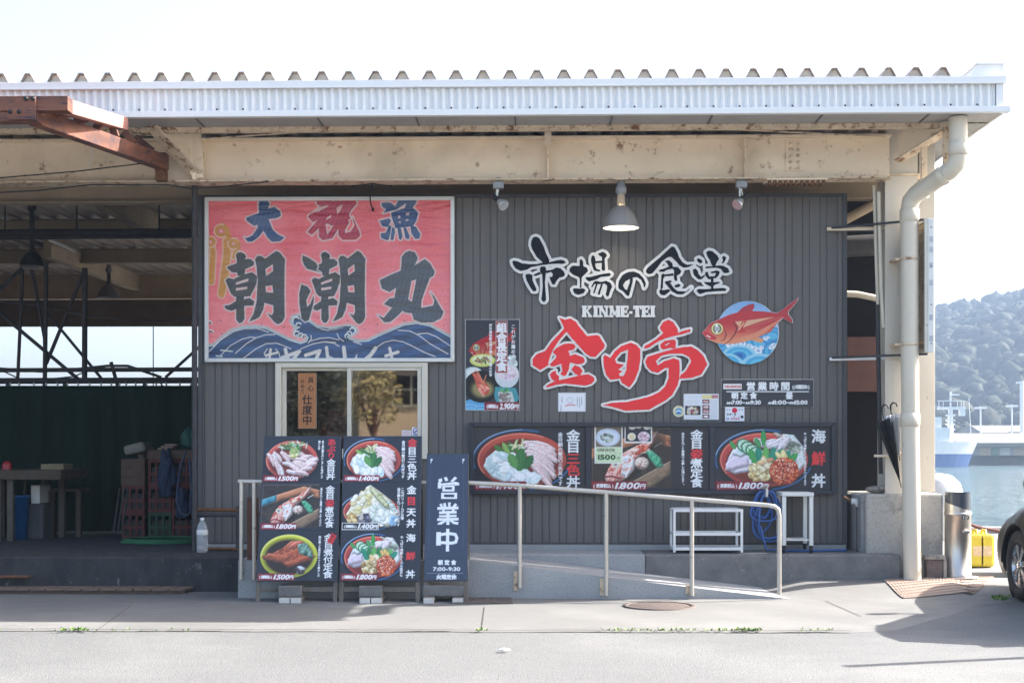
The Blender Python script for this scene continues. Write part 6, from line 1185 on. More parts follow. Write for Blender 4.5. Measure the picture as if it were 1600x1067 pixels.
# ================================================================== DARK CAR, nose to the quay, front left side in view
def car():
    XW, YW = 4.03, 12.02-D0             # outer face of the front left tyre
    t = thing('parked_car', 'dark grey car cut by the right edge of the photo, front wheel and fender showing', 'car', (XW+.75, YW-1.1, 0))
    paint = bpy.data.materials.new('dark_car_paint'); paint.use_nodes = True; pb = paint.node_tree.nodes['Principled BSDF']; pb.inputs['Base Color'].default_value = (.012,.011,.011,1); pb.inputs['Metallic'].default_value = 0; pb.inputs['Roughness'].default_value = .4; pb.inputs['Specular IOR Level'].default_value = .14; pb.inputs['Coat Weight'].default_value = 0; pb.inputs['Coat Roughness'].default_value = .03
    cxx = XW+.76; HW = .78; z0g = .0
    # half-sections along the car: y (0 = front wheel centre, + to the nose), profile of (half width, z)
    def sec(y, hw, zs, zmid, ztop, wtop):
        return [(hw*.94, zs), (hw, zs+.12), (hw*1.0, zmid), (hw*.985, zmid+.12), (wtop, ztop-.02), (wtop*.6, ztop+.012), (0, ztop+.02)]
    S = [(.86,.50,.22,.42,.50,.30),(.80,.62,.19,.42,.60,.44),(.70,.70,.18,.44,.68,.54),(.50,.755,.18,.46,.745,.62),(.25,.775,.18,.48,.80,.66),(0,.78,.18,.5,.835,.68),(-.3,.78,.18,.52,.875,.69),(-.55,.78,.18,.54,.91,.69),(-.75,.78,.18,.55,.93,.69),(-1.4,.78,.18,.55,.95,.69),(-1.9,.775,.18,.56,.95,.69),(-2.3,.75,.2,.56,.92,.66),(-2.42,.66,.26,.5,.8,.55)]
    prof = [(y, sec(y,hw,zs,zm,zt_,wt)) for y,hw,zs,zm,zt_,wt in S]
    # denser lengthwise resampling
    P = []; 
    for i in range(len(prof)-1):
        n = 6
        for k in range(n):
            f = k/n; P.append((prof[i][0]*(1-f)+prof[i+1][0]*f, [(a[0]*(1-f)+b_[0]*f, a[1]*(1-f)+b_[1]*f) for a, b_ in zip(prof[i][1], prof[i+1][1])]))
    P.append(prof[-1]); m_ = len(prof[0][1]); RA = .355
    g = MB(); vs = []
    for y, pf in P:
        for sgn in (-1, 1):
            for hw, z in pf:
                for yc in (0, -1.8):
                    dd = abs(y-yc)
                    if dd < RA and hw > .5*HW: z = max(z, .29+math.sqrt(RA*RA-dd*dd)*(1 if z < .7 else 0)) if z < .7 else z
                vs.append((cxx+sgn*hw, YW+y, z))
    for i in range(len(P)-1):
        for s_ in (0, 1):
            for k in range(m_-1):
                a = i*2*m_+s_*m_+k; g.f.append((a, a+1, a+2*m_+1, a+2*m_)); g.sm.append(True)
    g.v = [Vector(v) for v in vs]
    for base in (0, (len(P)-1)*2*m_): g.f.append(tuple([base+k for k in range(m_)]+[base+m_+k for k in range(m_-1,-1,-1)])); g.sm.append(False)
    bm = g.build('body', paint, t); s2 = bm.modifiers.new('sub', 'SUBSURF'); s2.levels = 1; s2.render_levels = 1
    # cabin
    g = MB(); gl_ = mat('dark_car_glass', (.02,.025,.028), rough=.05); 
    C_ = [(-.62,.66,.915),(-1.15,.57,1.33),(-1.3,.55,1.38),(-1.65,.55,1.39),(-1.95,.56,1.34),(-2.3,.62,.92)]
    g.add([(cxx+s_*hw, YW+y, z) for y,hw,z in C_ for s_ in (-1,1)], [(2*i,2*i+1,2*i+3,2*i+2) for i in range(5)]+[tuple(2*i for i in range(6)), tuple(2*i+1 for i in range(6))]); cab = g.build('cabin', gl_, t, bevel=.03)
    g = MB(); g.add([(cxx+s_*(hw-.0), YW+y, z+.012) for y,hw,z in C_[1:5] for s_ in (-1,1)], [(2*i,2*i+1,2*i+3,2*i+2) for i in range(3)]); g.build('roof', paint, t)
    # wheels
    tyre_prof = [(.19,-.08),(.20,-.095),(.262,-.10),(.288,-.085),(.293,-.05),(.293,.05),(.288,.085),(.262,.10),(.20,.095)]
    def wheel(x, y, sgn):
        g = MB(); c_ = Vector((x+sgn*.1, YW+y, .293)); g.lathe([(r_,h_) for r_,h_ in tyre_prof], c_, 48, 'X'); wh = g.build('wheel', M['rubber'], t)
        rim = mat('alloy_silver', (.52,.52,.52), rough=.28, metal=.85); g = MB(); o = -sgn*.088
        g.lathe([(.196,o),(.2,o+sgn*.004),(.186,o+sgn*.02),(.18,o+sgn*.05)], c_, 40, 'X'); g.lathe([(0,o-sgn*.0),(.03,o),(.045,o+sgn*.012),(.05,o+sgn*.03)], c_, 24, 'X')
        for k in range(7):
            a = 2*math.pi*k/7+.3; u = Vector((0,math.cos(a),math.sin(a))); v_ = Vector((0,-math.sin(a),math.cos(a))); q = c_+Vector((o+sgn*.012,0,0)); g.prism([q+u*.04-v_*.016, q+u*.185-v_*.034, q+u*.185+v_*.034, q+u*.04+v_*.016], (sgn*.02,0,0))
        g.build('rim', rim, wh); g = MB(); g.lathe([(0,0),(.18,0)], c_+Vector((-sgn*.03,0,0)), 32, 'X'); g.build('brake_disc', mat('dark_disc', (.05,.05,.05), rough=.5, metal=.5), wh, fix=False)
    wheel(XW, 0, 1); wheel(XW, -1.8, 1); wheel(cxx+.76, 0, -1); wheel(cxx+.76, -1.8, -1)
    lip = MB(); lip.tube([(XW-.006, YW+.352*math.cos(R(a)), .29+.352*math.sin(R(a))) for a in range(0, 181, 10)], .012, 6); lip.build('arch_lip', paint, t)
    inn = MB(); inn.lathe([(.35,-.0),(.35,.22),(0,.22)], (XW+.03,YW,.29), 28, 'X'); inn.build('wheel_housing', M['black'], t, fix=False)
    g = MB(); g.box((XW-.022,YW-.40,.60),(XW-.002,YW-.36,.635)); g.build('side_indicator', M['white'], t, bevel=.006)
    g = MB(); q = Vector((cxx-.80-.03, YW-.62, .99)); g.lathe([(0,-.045),(.05,-.04),(.075,-.015),(.08,.02),(.075,.035),(0,.035)], q, 20, 'Y'); mr = g.build('mirror', paint, t); g = MB(); g.lathe([(0,0),(.068,0)], q+Vector((0,-.046,0)), 20, 'Y'); g.build('mirror_glass', M['steel'], mr, fix=False); g = MB(); g.bar(q+Vector((.03,0,-.05)), (cxx-.66,YW-.64,.915), .04, .03); g.build('mirror_arm', M['black'], mr)
    for sgn in (-1, 1): g = MB(); g.lathe([(0,.05),(.05,.04),(.09,0),(.09,-.05)], (cxx+sgn*.52,YW+.74,.56), 20, 'Y'); g.build('headlight', mat('lamp_glass', (.55,.56,.55)), t)
    for sgn in (-1, 1): g = MB(); g.box((cxx+sgn*.70-.06,YW-2.40,.66),(cxx+sgn*.70+.06,YW-2.30,.86)); g.build('tail_light', mat('tail_light_red', (.30,.02,.02), rough=.25), t, bevel=.02)
    g = MB(); g.box((cxx-.68,YW-2.46,.30),(cxx+.68,YW-2.36,.46)); g.build('bumper', paint, t, bevel=.04); g = MB(); g.box((cxx-.165,YW-2.445,.58),(cxx+.165,YW-2.425,.745)); g.build('number_plate', M['white'], t, bevel=.004)
    for y in (-.72, -1.4): g = MB(); g.box((cxx-.787,YW+y-.003,.3),(cxx-.778,YW+y+.003,.9)); g.build('door_gap', M['black'], t)
    g = MB(); g.box((cxx-.80,YW-1.4,.30),(cxx-.776,YW-.42,.335)); g.build('side_moulding', M['black'], t, bevel=.005)
car()
t = thing('sign_post', 'slim grey post beyond the car, outside the right edge, its shadow streaking over the road', 'post', (4.55,9.3-D0,0)); g = MB(); g.tube([(4.55,9.3-D0,-.01),(4.55,9.3-D0,2.02)], .045, 14); g.build('post', M['pipegrey'], t); g = MB(); g.lathe([(.046,2.0),(.05,2.03),(0,2.06)], (4.55,9.3-D0,0), 14); g.build('cap', M['black'], t)

# ================================================================== TIMBER FRAME AT THE UPPER LEFT
t = thing('timber_frame', 'red-brown timber frame with a bolted lap joint jutting in at the upper left', 'frame', (GX(30,-2.9), -2.9, 3.6)); RW = M['redwood']
yn = 10.6-D0; e1 = W(106,147,yn); xe = e1.x
g = MB(); z1_, z0_ = GZ(147,yn), GZ(170,yn); g.box((-9,yn,z0_),(xe,yn+.12,z1_)); g.build('front_beam', RW, t, bevel=.004)
g = MB(); z2_ = GZ(186,yn); g.box((-9,yn+.02,z2_),(GX(57,yn),yn+.13,z0_-.001)); g.build('lower_beam', RW, t, bevel=.004)
g = MB(); x0, x1 = GX(13,yn), GX(57,yn); g.prism([(x0,yn-.022,z2_+.005),(x1,yn-.022,z2_+.005),(x1,yn-.022,z1_-.004),(x0+.11,yn-.022,z1_-.004),(x0,yn-.022,z0_+.03)], (0,.0215,0)); pl = g.build('lap_plate', RW, t, bevel=.003)
bt = MB(); bt.lathe([(0,-.018),(.014,-.016),(.018,-.006),(.018,0)], (0,0,0), 10, 'Y')
fst = None
for px, py in ((41,154.5),(52,154.5),(16,175),(30,175)):
    if fst is None: o = fst = bt.build('bolt', M['black'], pl)
    else: o = fst.copy(); COL.objects.link(o); o.parent = pl
    o.location = W(px,py,yn-.022)
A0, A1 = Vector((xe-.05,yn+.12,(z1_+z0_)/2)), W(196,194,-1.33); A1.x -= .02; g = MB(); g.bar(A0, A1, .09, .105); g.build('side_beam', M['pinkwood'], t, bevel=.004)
B0, B1 = Vector((GX(45,yn),yn+.13,z2_+.06)), W(256,255,-.62); g = MB(); g.bar(B0, B1, .10, .13); g.build('diagonal_strut', RW, t, bevel=.004)
g = MB(); q = W(252,250,-.6); g.box((q.x-.045,-.65,GZ(282,-.6)),(q.x+.05,-.56,GZ(238,-.6))); g.build('stub_post', M['rust'], t, bevel=.004)
for k in range(6):
    f = .10+.155*k; a = B0+(B1-B0)*f+Vector((0,0,.066)); c_ = A0+(A1-A0)*min(1, f*1.25); c_ = Vector((c_.x-.02, a.y, c_.z-.02)); 
    g = MB(); g.bar(a+Vector((.02,0,0)), c_, .06, .045, up=(0,1,0)); g.build('spacer', RW, t, bevel=.002)
g = MB(); a = A0+Vector((-.06,0,.0)); g.prism([a+Vector((-3,.02,.045)), a+Vector((0,.02,.045)), A1+Vector((-.1,-.05,.045)), A1+Vector((-3.2,-.05,.045))], (0,0,.015)); g.build('cover_board', RW, t)
g = MB(); g.tube([W(144,230,-.6), W(143,242,-.6), W(139,258,-.6), W(138.5,261,-.6)], .004, 5); tag(g.build('straw', M['white']), 'pale bit of string hanging in front of the girder under the timber frame', 'string')

# ================================================================== INSIDE THE OPEN BAY
yc = 15.9-D0; xl, xr = -12.05, GX(316, yc)
b = MB(); n = 260; zt_ = GZ(602, yc); xs = [xl+(xr-xl)*i/n for i in range(n+1)]; ys = [yc+.035*math.sin(x*9)+.02*math.sin(x*23+1)+.012*math.sin(x*41) for x in xs]
b.add([(x,y+.02*math.sin(x*5),PZ+.02) for x,y in zip(xs,ys)]+[(x,yc+(y-yc)*.7,1.1) for x,y in zip(xs,ys)]+[(x,yc+(y-yc)*.4,zt_) for x,y in zip(xs,ys)], [(r*(n+1)+i,r*(n+1)+i+1,(r+1)*(n+1)+i+1,(r+1)*(n+1)+i) for r in (0,1) for i in range(n)], True)
t = thing('curtain', 'dark green sheet curtain strung across the back of the open bay', 'curtain', ((xl+xr)/2, yc, PZ)); b.build('sheet', M['green'], t, fix=False)
rg_ = MB(); rg_.lathe([(.016,-.006),(.022,0),(.016,.006),(.016,-.006)], (0,0,0), 8, 'X'); fst = None
for px in (16,30,53,72,90,105,122,140,158,174,187,197,212,229,244,260,281,299):
    if fst is None: o = fst = rg_.build('eyelet_ring', M['white'], t)
    else: o = fst.copy(); COL.objects.link(o); o.parent = t
    p = W(px,600,yc); o.location = p
yp_ = 16.3-D0; t = thing('pipe_frame', 'dark steel pipe frame with crossed braces silhouetted above the green curtain', 'pipe frame', (GX(150,yp_), yp_, PZ)); z = Z(0, 340, .2625)
for nm, pts, r in (('upright',[(135,310),(105,970)],.02),('upright',[(275,270),(266,1010)],.026),('upright',[(505,300),(503,965)],.032),('brace',[(190,310),(265,720),(268,1000)],.02),('brace',[(500,320),(275,870)],.022),('brace',[(275,560),(610,965)],.018),('brace',[(0,570),(470,965)],.022),('brace',[(130,300),(-20,450)],.022),('rail',[(-60,972),(1185,968)],.036),('rail',[(-60,908),(1185,903)],.026),('brace',[(985,950),(1190,765)],.018),('cable',[(-10,898),(240,915),(470,900),(640,882),(760,882),(960,950)],.016),('cable',[(660,860),(700,1000)],.022),('cable',[(300,960),(440,945),(560,895),(650,878)],.008),('cable',[(800,900),(930,935),(965,1000)],.01),('thin_rod',[(912,650),(912,1000)],.006),('cable',[(0,500),(150,510),(330,545),(560,590),(760,608),(960,612),(1185,600)],.01),('thin_rod',[(0,905),(150,975)],.008)):
    g = MB(); g.tube([W(x,y,yp_+(.05 if nm == 'brace' else 0)) for x,y in z(pts)], r, 7); g.build(nm, M['pipegrey'], t)
for px in (30, 65, 86, 126, 190): pass
for px in (101, 226, 300, 12): g = MB(); g.tube([W(px,598,yp_),(GX(px,yp_),yp_,PZ)], .024, 7); g.build('upright', M['pipegrey'], t)
z = Z(0, 280, .2)
for pts, Y0_, Y1_ in (([(0,285),(70,315),(190,378)],4.6,7.5),([(370,462),(560,548),(690,620)],6.5,10.),([(700,640),(860,715)],10,11.5)):
    q = z(pts); n = len(q); g = MB(); g.tube([W(x,y,Y0_+(Y1_-Y0_)*i/(n-1)) for i,(x,y) in enumerate(q)], .035, 8); tag(g.build('conduit_run', mat('pale_conduit', (.34,.31,.27), rough=.5)), 'pale conduit slanting below the shed roof '+('above the dark bell lamp' if Y0_ < 5 else 'between the two bell lamps' if Y0_ < 7 else 'ending at the pale rimmed bell lamp'), 'conduit')
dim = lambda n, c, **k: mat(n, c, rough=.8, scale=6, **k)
# table at the left
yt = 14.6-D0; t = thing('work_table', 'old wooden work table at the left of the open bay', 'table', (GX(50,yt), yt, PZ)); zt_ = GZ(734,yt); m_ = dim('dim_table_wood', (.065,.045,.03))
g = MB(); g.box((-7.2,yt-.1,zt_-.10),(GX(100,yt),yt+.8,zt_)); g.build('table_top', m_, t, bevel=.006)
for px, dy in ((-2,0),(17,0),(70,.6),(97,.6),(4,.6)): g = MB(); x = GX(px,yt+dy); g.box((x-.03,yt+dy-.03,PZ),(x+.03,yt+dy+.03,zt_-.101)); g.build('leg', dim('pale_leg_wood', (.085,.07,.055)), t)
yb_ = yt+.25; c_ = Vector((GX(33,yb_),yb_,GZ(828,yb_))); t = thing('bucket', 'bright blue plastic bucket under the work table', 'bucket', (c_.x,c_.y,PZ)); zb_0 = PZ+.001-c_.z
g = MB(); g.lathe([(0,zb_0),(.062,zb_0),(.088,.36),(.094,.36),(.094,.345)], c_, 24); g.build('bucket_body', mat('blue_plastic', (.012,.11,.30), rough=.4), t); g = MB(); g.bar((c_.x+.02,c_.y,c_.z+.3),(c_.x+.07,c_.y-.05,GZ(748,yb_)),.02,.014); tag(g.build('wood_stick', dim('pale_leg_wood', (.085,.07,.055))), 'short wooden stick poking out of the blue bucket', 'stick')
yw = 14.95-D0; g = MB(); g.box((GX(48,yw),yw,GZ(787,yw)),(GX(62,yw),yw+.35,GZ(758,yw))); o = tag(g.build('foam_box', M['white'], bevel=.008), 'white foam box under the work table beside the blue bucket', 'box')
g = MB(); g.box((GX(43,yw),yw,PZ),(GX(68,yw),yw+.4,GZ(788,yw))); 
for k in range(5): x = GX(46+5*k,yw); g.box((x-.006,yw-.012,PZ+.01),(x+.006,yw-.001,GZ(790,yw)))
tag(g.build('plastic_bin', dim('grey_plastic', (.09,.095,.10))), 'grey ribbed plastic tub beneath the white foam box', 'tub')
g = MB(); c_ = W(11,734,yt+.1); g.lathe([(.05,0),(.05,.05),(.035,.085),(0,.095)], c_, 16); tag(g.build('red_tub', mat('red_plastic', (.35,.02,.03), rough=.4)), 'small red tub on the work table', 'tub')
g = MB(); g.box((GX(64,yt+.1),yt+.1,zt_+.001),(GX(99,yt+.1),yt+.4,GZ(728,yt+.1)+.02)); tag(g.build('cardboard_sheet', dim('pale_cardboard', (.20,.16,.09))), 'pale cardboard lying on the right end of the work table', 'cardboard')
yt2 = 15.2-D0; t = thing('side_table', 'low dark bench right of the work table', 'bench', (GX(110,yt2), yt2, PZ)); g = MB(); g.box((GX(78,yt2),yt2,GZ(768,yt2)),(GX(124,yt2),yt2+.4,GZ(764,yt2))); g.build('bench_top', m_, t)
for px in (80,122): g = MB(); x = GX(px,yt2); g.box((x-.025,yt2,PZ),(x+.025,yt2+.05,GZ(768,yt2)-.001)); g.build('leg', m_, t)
# crates
def crate(x, y, z, w_, d_, h_, m, label, rows=2, cols=3):
    t = thing('bottle_crate', label, 'crate', (x, y, z), group='crates stacked in the bay'); g = MB(); e = .018
    for zz in [0]+[h_*(k+1)/rows for k in range(rows)]:
        z0_ = max(z, z+zz-.035); z1_ = z0_+.034
        g.box((x-w_/2,y-d_/2,z0_),(x+w_/2,y-d_/2+e,z1_)); g.box((x-w_/2,y+d_/2-e,z0_),(x+w_/2,y+d_/2,z1_)); g.box((x-w_/2,y-d_/2+e,z0_),(x-w_/2+e,y+d_/2-e,z1_)); g.box((x+w_/2-e,y-d_/2+e,z0_),(x+w_/2,y+d_/2-e,z1_))
    g.build('rim', m, t); g = MB()
    for k in range(cols+1): xx = x-w_/2+.012+(w_-.024)*k/cols; g.box((xx-.012,y-d_/2+.003,z+.001),(xx+.012,y-d_/2+.014,z+h_-.036))
    g.build('bars', m, t); g = MB(); g.box((x-w_/2+.03,y-d_/2+.03,z+.01),(x+w_/2-.03,y+d_/2-.03,z+h_*.7)); g.build('bottles', M['black'], t)
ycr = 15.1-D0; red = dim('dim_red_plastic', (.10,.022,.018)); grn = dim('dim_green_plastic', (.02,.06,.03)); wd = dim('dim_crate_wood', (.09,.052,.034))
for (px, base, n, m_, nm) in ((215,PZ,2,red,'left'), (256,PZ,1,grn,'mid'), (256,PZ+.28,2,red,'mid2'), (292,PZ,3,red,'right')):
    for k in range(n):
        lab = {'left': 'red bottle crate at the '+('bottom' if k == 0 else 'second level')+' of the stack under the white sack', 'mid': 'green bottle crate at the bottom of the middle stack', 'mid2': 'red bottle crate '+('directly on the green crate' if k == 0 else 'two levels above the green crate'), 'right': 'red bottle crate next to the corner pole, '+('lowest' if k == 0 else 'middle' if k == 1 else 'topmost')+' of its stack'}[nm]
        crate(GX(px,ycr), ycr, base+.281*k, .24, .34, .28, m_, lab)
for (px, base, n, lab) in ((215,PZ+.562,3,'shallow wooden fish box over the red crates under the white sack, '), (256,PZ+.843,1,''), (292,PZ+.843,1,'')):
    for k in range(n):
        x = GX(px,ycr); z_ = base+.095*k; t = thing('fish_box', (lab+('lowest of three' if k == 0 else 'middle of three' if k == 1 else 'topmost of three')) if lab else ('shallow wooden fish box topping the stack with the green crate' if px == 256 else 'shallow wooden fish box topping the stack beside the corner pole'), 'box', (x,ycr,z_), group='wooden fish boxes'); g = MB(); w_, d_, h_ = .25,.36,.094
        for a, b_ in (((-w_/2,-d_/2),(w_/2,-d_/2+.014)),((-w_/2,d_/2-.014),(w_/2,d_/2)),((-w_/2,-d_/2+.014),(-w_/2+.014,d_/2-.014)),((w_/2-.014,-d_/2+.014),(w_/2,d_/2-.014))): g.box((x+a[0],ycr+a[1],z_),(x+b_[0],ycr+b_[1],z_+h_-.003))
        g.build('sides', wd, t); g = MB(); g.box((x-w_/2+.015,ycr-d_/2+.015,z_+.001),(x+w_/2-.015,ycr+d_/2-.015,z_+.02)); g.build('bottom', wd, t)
def blob(name, c_, r, m, label, cat, seed=1, lump=.25):
    bm = bmesh.new(); bmesh.ops.create_icosphere(bm, subdivisions=4, radius=1)
    for v in bm.verts: n_ = mnoise.noise(v.co*1.7+Vector((seed,0,0)))*lump+mnoise.noise(v.co*5+Vector((0,seed,0)))*lump*.3; v.co = Vector((v.co.x*r[0],v.co.y*r[1],v.co.z*r[2]))*(1+n_); v.co.z = max(v.co.z, -r[2]*.8)
    me = bpy.data.meshes.new(name); bm.to_mesh(me); bm.free(); me.materials.append(m); [setattr(p, 'use_smooth', True) for p in me.polygons]; o = bpy.data.objects.new(name, me); COL.objects.link(o); o.location = c_; return tag(o, label, cat)
ztop = PZ+.562+.285
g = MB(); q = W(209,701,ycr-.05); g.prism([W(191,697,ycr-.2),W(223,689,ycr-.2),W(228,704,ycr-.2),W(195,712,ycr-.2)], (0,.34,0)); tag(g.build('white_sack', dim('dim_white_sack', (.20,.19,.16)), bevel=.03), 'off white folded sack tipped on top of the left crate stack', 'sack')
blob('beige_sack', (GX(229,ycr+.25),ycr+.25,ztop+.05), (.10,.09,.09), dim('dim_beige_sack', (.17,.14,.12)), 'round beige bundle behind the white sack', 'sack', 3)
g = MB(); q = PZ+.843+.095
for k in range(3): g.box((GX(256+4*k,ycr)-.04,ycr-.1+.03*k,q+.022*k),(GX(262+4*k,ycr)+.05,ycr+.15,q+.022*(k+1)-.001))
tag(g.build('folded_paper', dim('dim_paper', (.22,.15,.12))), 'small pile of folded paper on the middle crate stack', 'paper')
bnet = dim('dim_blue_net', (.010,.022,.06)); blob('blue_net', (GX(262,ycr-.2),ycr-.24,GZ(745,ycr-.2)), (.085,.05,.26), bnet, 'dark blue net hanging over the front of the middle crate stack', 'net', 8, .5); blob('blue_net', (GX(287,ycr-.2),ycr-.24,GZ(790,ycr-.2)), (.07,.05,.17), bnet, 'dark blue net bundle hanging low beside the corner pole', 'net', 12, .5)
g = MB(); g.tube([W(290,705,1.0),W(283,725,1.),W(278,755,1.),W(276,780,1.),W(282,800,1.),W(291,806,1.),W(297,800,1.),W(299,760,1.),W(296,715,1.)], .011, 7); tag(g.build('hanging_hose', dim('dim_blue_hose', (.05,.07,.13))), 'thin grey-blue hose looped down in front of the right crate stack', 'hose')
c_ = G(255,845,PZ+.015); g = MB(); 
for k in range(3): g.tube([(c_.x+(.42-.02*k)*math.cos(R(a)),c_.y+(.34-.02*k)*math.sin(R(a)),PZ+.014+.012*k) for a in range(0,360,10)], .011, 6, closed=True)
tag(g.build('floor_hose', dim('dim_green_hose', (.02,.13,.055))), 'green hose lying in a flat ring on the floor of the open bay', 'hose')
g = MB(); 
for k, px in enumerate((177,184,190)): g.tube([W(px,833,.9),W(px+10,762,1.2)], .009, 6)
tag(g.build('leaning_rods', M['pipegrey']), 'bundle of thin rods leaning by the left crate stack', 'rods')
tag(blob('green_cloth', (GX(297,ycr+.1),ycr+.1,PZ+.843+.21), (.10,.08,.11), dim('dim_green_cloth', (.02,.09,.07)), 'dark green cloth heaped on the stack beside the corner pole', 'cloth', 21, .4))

# ================================================================== PAVEMENT BITS
t = thing('duckboard', 'row of worn wooden slats lying along the foot of the left platform', 'duckboard', (GX(140,-1.05), -1.05, 0)); rg = random.Random(2); sw = dim('worn_slat_wood', (.15,.105,.08))
x = GX(-30,-1.1)
while x < GX(290,-1.1): w_ = rg.uniform(.13,.17); g = MB(); g.prism([(x,-1.19,.03),(x+w_-.022,-1.19,.03),(x+w_+.018,-.96,.03),(x+.04,-.96,.03)], (0,0,.022)); g.build('slat', sw, t, bevel=.003); x += w_
for y in (-1.15, -1.0): g = MB(); g.box((GX(-30,-1.1),y,.001),(GX(290,-1.1),y+.04,.0295)); g.build('runner', sw, t)
g = MB(); g.box((GX(-10,-1.02),-1.04,GZ(903,-1.02)),(GX(45,-1.02),-.955,GZ(900.5,-1.02))); tag(g.build('step_plate', M['rust']), 'thin rusty plate sticking out of the left platform face', 'plate')
def flush_grate(name, label, P4, n, m, z=.006):
    t = thing(name, label, 'grate', sum(P4, Vector())/4); a, b_, c_, d = P4; g = MB(); g.quad(*[p+Vector((0,0,z-.003)) for p in P4]); g.build('pit', M['black'], t, fix=False); g = MB()
    for i in range(n+1): f = i/n; g.bar(a+(b_-a)*f+Vector((0,0,z)), d+(c_-d)*f+Vector((0,0,z)), .014, .012)
    for s_, e_ in ((a,b_),(d,c_)): g.bar(s_+Vector((0,0,z+.002)), e_+Vector((0,0,z+.002)), .02, .012)
    g.build('bars', m, t)
flush_grate('drain_grate', 'narrow drain grate in the pavement at the foot of the narrow navy stand', [G(702,935.5),G(798,935.5),G(800,943),G(708,943)], 26, mat('worn_grate_iron', (.16,.13,.11), (.09,.07,.06), rough=.8, scale=30))
def gg(px, py):
    p = G(px,py,.05)
    for _ in range(6): p = G(px,py,gz_at(p.x,p.y))
    return p
rustgrid = mat('rusty_grating', (.42,.32,.255), (.34,.25,.20), rough=.85, scale=18)
t = thing('steel_grating', 'large rusty ribbed grating set in the pavement in front of the pier', 'grate', gg(1470,918)); a, b_, c_, d = gg(1382,909.5), gg(1556,907.5), gg(1520,926), gg(1412,928)
def gp(u, v, h): p = (a+(b_-a)*u)*(1-v)+(d+(c_-d)*u)*v; return Vector((p.x, p.y, gz_at(p.x, p.y)+h))
g = MB(); n = 16; g.add([gp(i/n, j/n, .0045) for j in range(n+1) for i in range(n+1)], [(j*(n+1)+i, j*(n+1)+i+1, (j+1)*(n+1)+i+1, (j+1)*(n+1)+i) for j in range(n) for i in range(n)]); g.build('plate', rustgrid, t, fix=False); g = MB()
for i in range(9):
    for k in range(8): g.bar(gp(k/8, i/8, .009), gp((k+1)/8, i/8, .009), .018, .008)
for i in range(33):
    for k in range(4): g.bar(gp(i/32, k/4, .0075), gp(i/32, (k+1)/4, .0075), .009, .006)
g.build('bars', rustgrid, t)
c_ = G(1030,947); t = thing('manhole_cover', 'round rusty brown manhole cover in the pavement', 'manhole cover', c_); mh = mat('rusty_cast_iron', (.11,.08,.068), (.07,.055,.048), rough=.8, scale=30, bump=.1, bscale=90)
g = MB(); g.lathe([(0,.010),(.235,.010),(.245,.006),(.25,.0)], c_, 40); g.build('lid', mh, t); g = MB(); g.lathe([(.251,.0),(.251,.011),(.29,.011),(.295,0)], c_, 40); g.build('rim', mh, t)
# blocks holding the stands
def block(px, w_, label, y=-1.62, z=0., h_=.10, m=None, hollow=True, d_=.2, grp='concrete blocks under the stands'):
    x = GX(px,y); t = thing('concrete_block', label, 'block', (x,y,z), group=grp); g = MB(); m = m or M['block']
    if hollow:
        for a in (-.5,-.06,.38): g.box((x+a*w_,y-d_/2,z+.024),(x+(a+.12)*w_,y+d_/2,z+h_-.024))
        g.box((x-w_/2,y-d_/2,z),(x+w_/2,y+d_/2,z+.0235)); g.box((x-w_/2,y-d_/2,z+h_-.0235),(x+w_/2,y+d_/2,z+h_))
    else: g.box((x-w_/2,y-d_/2,z),(x+w_/2,y+d_/2,z+h_))
    g.build('block_body', m, t, bevel=.004)
for px, nm in ((456,'left menu stand'), (581,'middle menu stand'), (697,'narrow navy stand')):
    if px < 600:
        for k, (dx, s_) in enumerate(((-9,'left'),(9,'right'))):
            x = GX(px+dx,-1.78); g = MB(); g.box((x-.042,-1.86,.004),(x+.042,-1.60,.045)); t = thing('wood_block', 'white ended wood block, the '+s_+' one under the '+nm, 'block', (x,-1.73,0), group='white wood blocks'); g.build('timber', M['greywood'], t, bevel=.003); g = MB(); g.box((x-.043,-1.866,.003),(x+.043,-1.8605,.046)); g.build('white_end', M['whitewood'], t)
        block(px, .19, 'grey concrete block on the wood blocks under the '+nm, y=-1.66, z=.047, h_=.085, hollow=False)
    else:
        for k, (dx, s_) in enumerate(((-26,'left'),(19,'right'))):
            x = GX(px+dx,-1.78); g = MB(); g.box((x-.042,-1.86,.004),(x+.042,-1.60,.045)); t = thing('wood_block', 'white ended wood block, the '+s_+' one under the '+nm, 'block', (x,-1.73,0), group='white wood blocks'); g.build('timber', M['greywood'], t, bevel=.003); g = MB(); g.box((x-.043,-1.866,.003),(x+.043,-1.8605,.046)); g.build('white_end', M['whitewood'], t)
        g = MB(); x = GX(694,-1.6); g.box((x-.17,-1.72,.047),(x+.17,-1.5,.135)); tag(g.build('weight_block', M['block'], bevel=.006), 'wide grey weight block across the foot of the narrow navy stand', 'block')
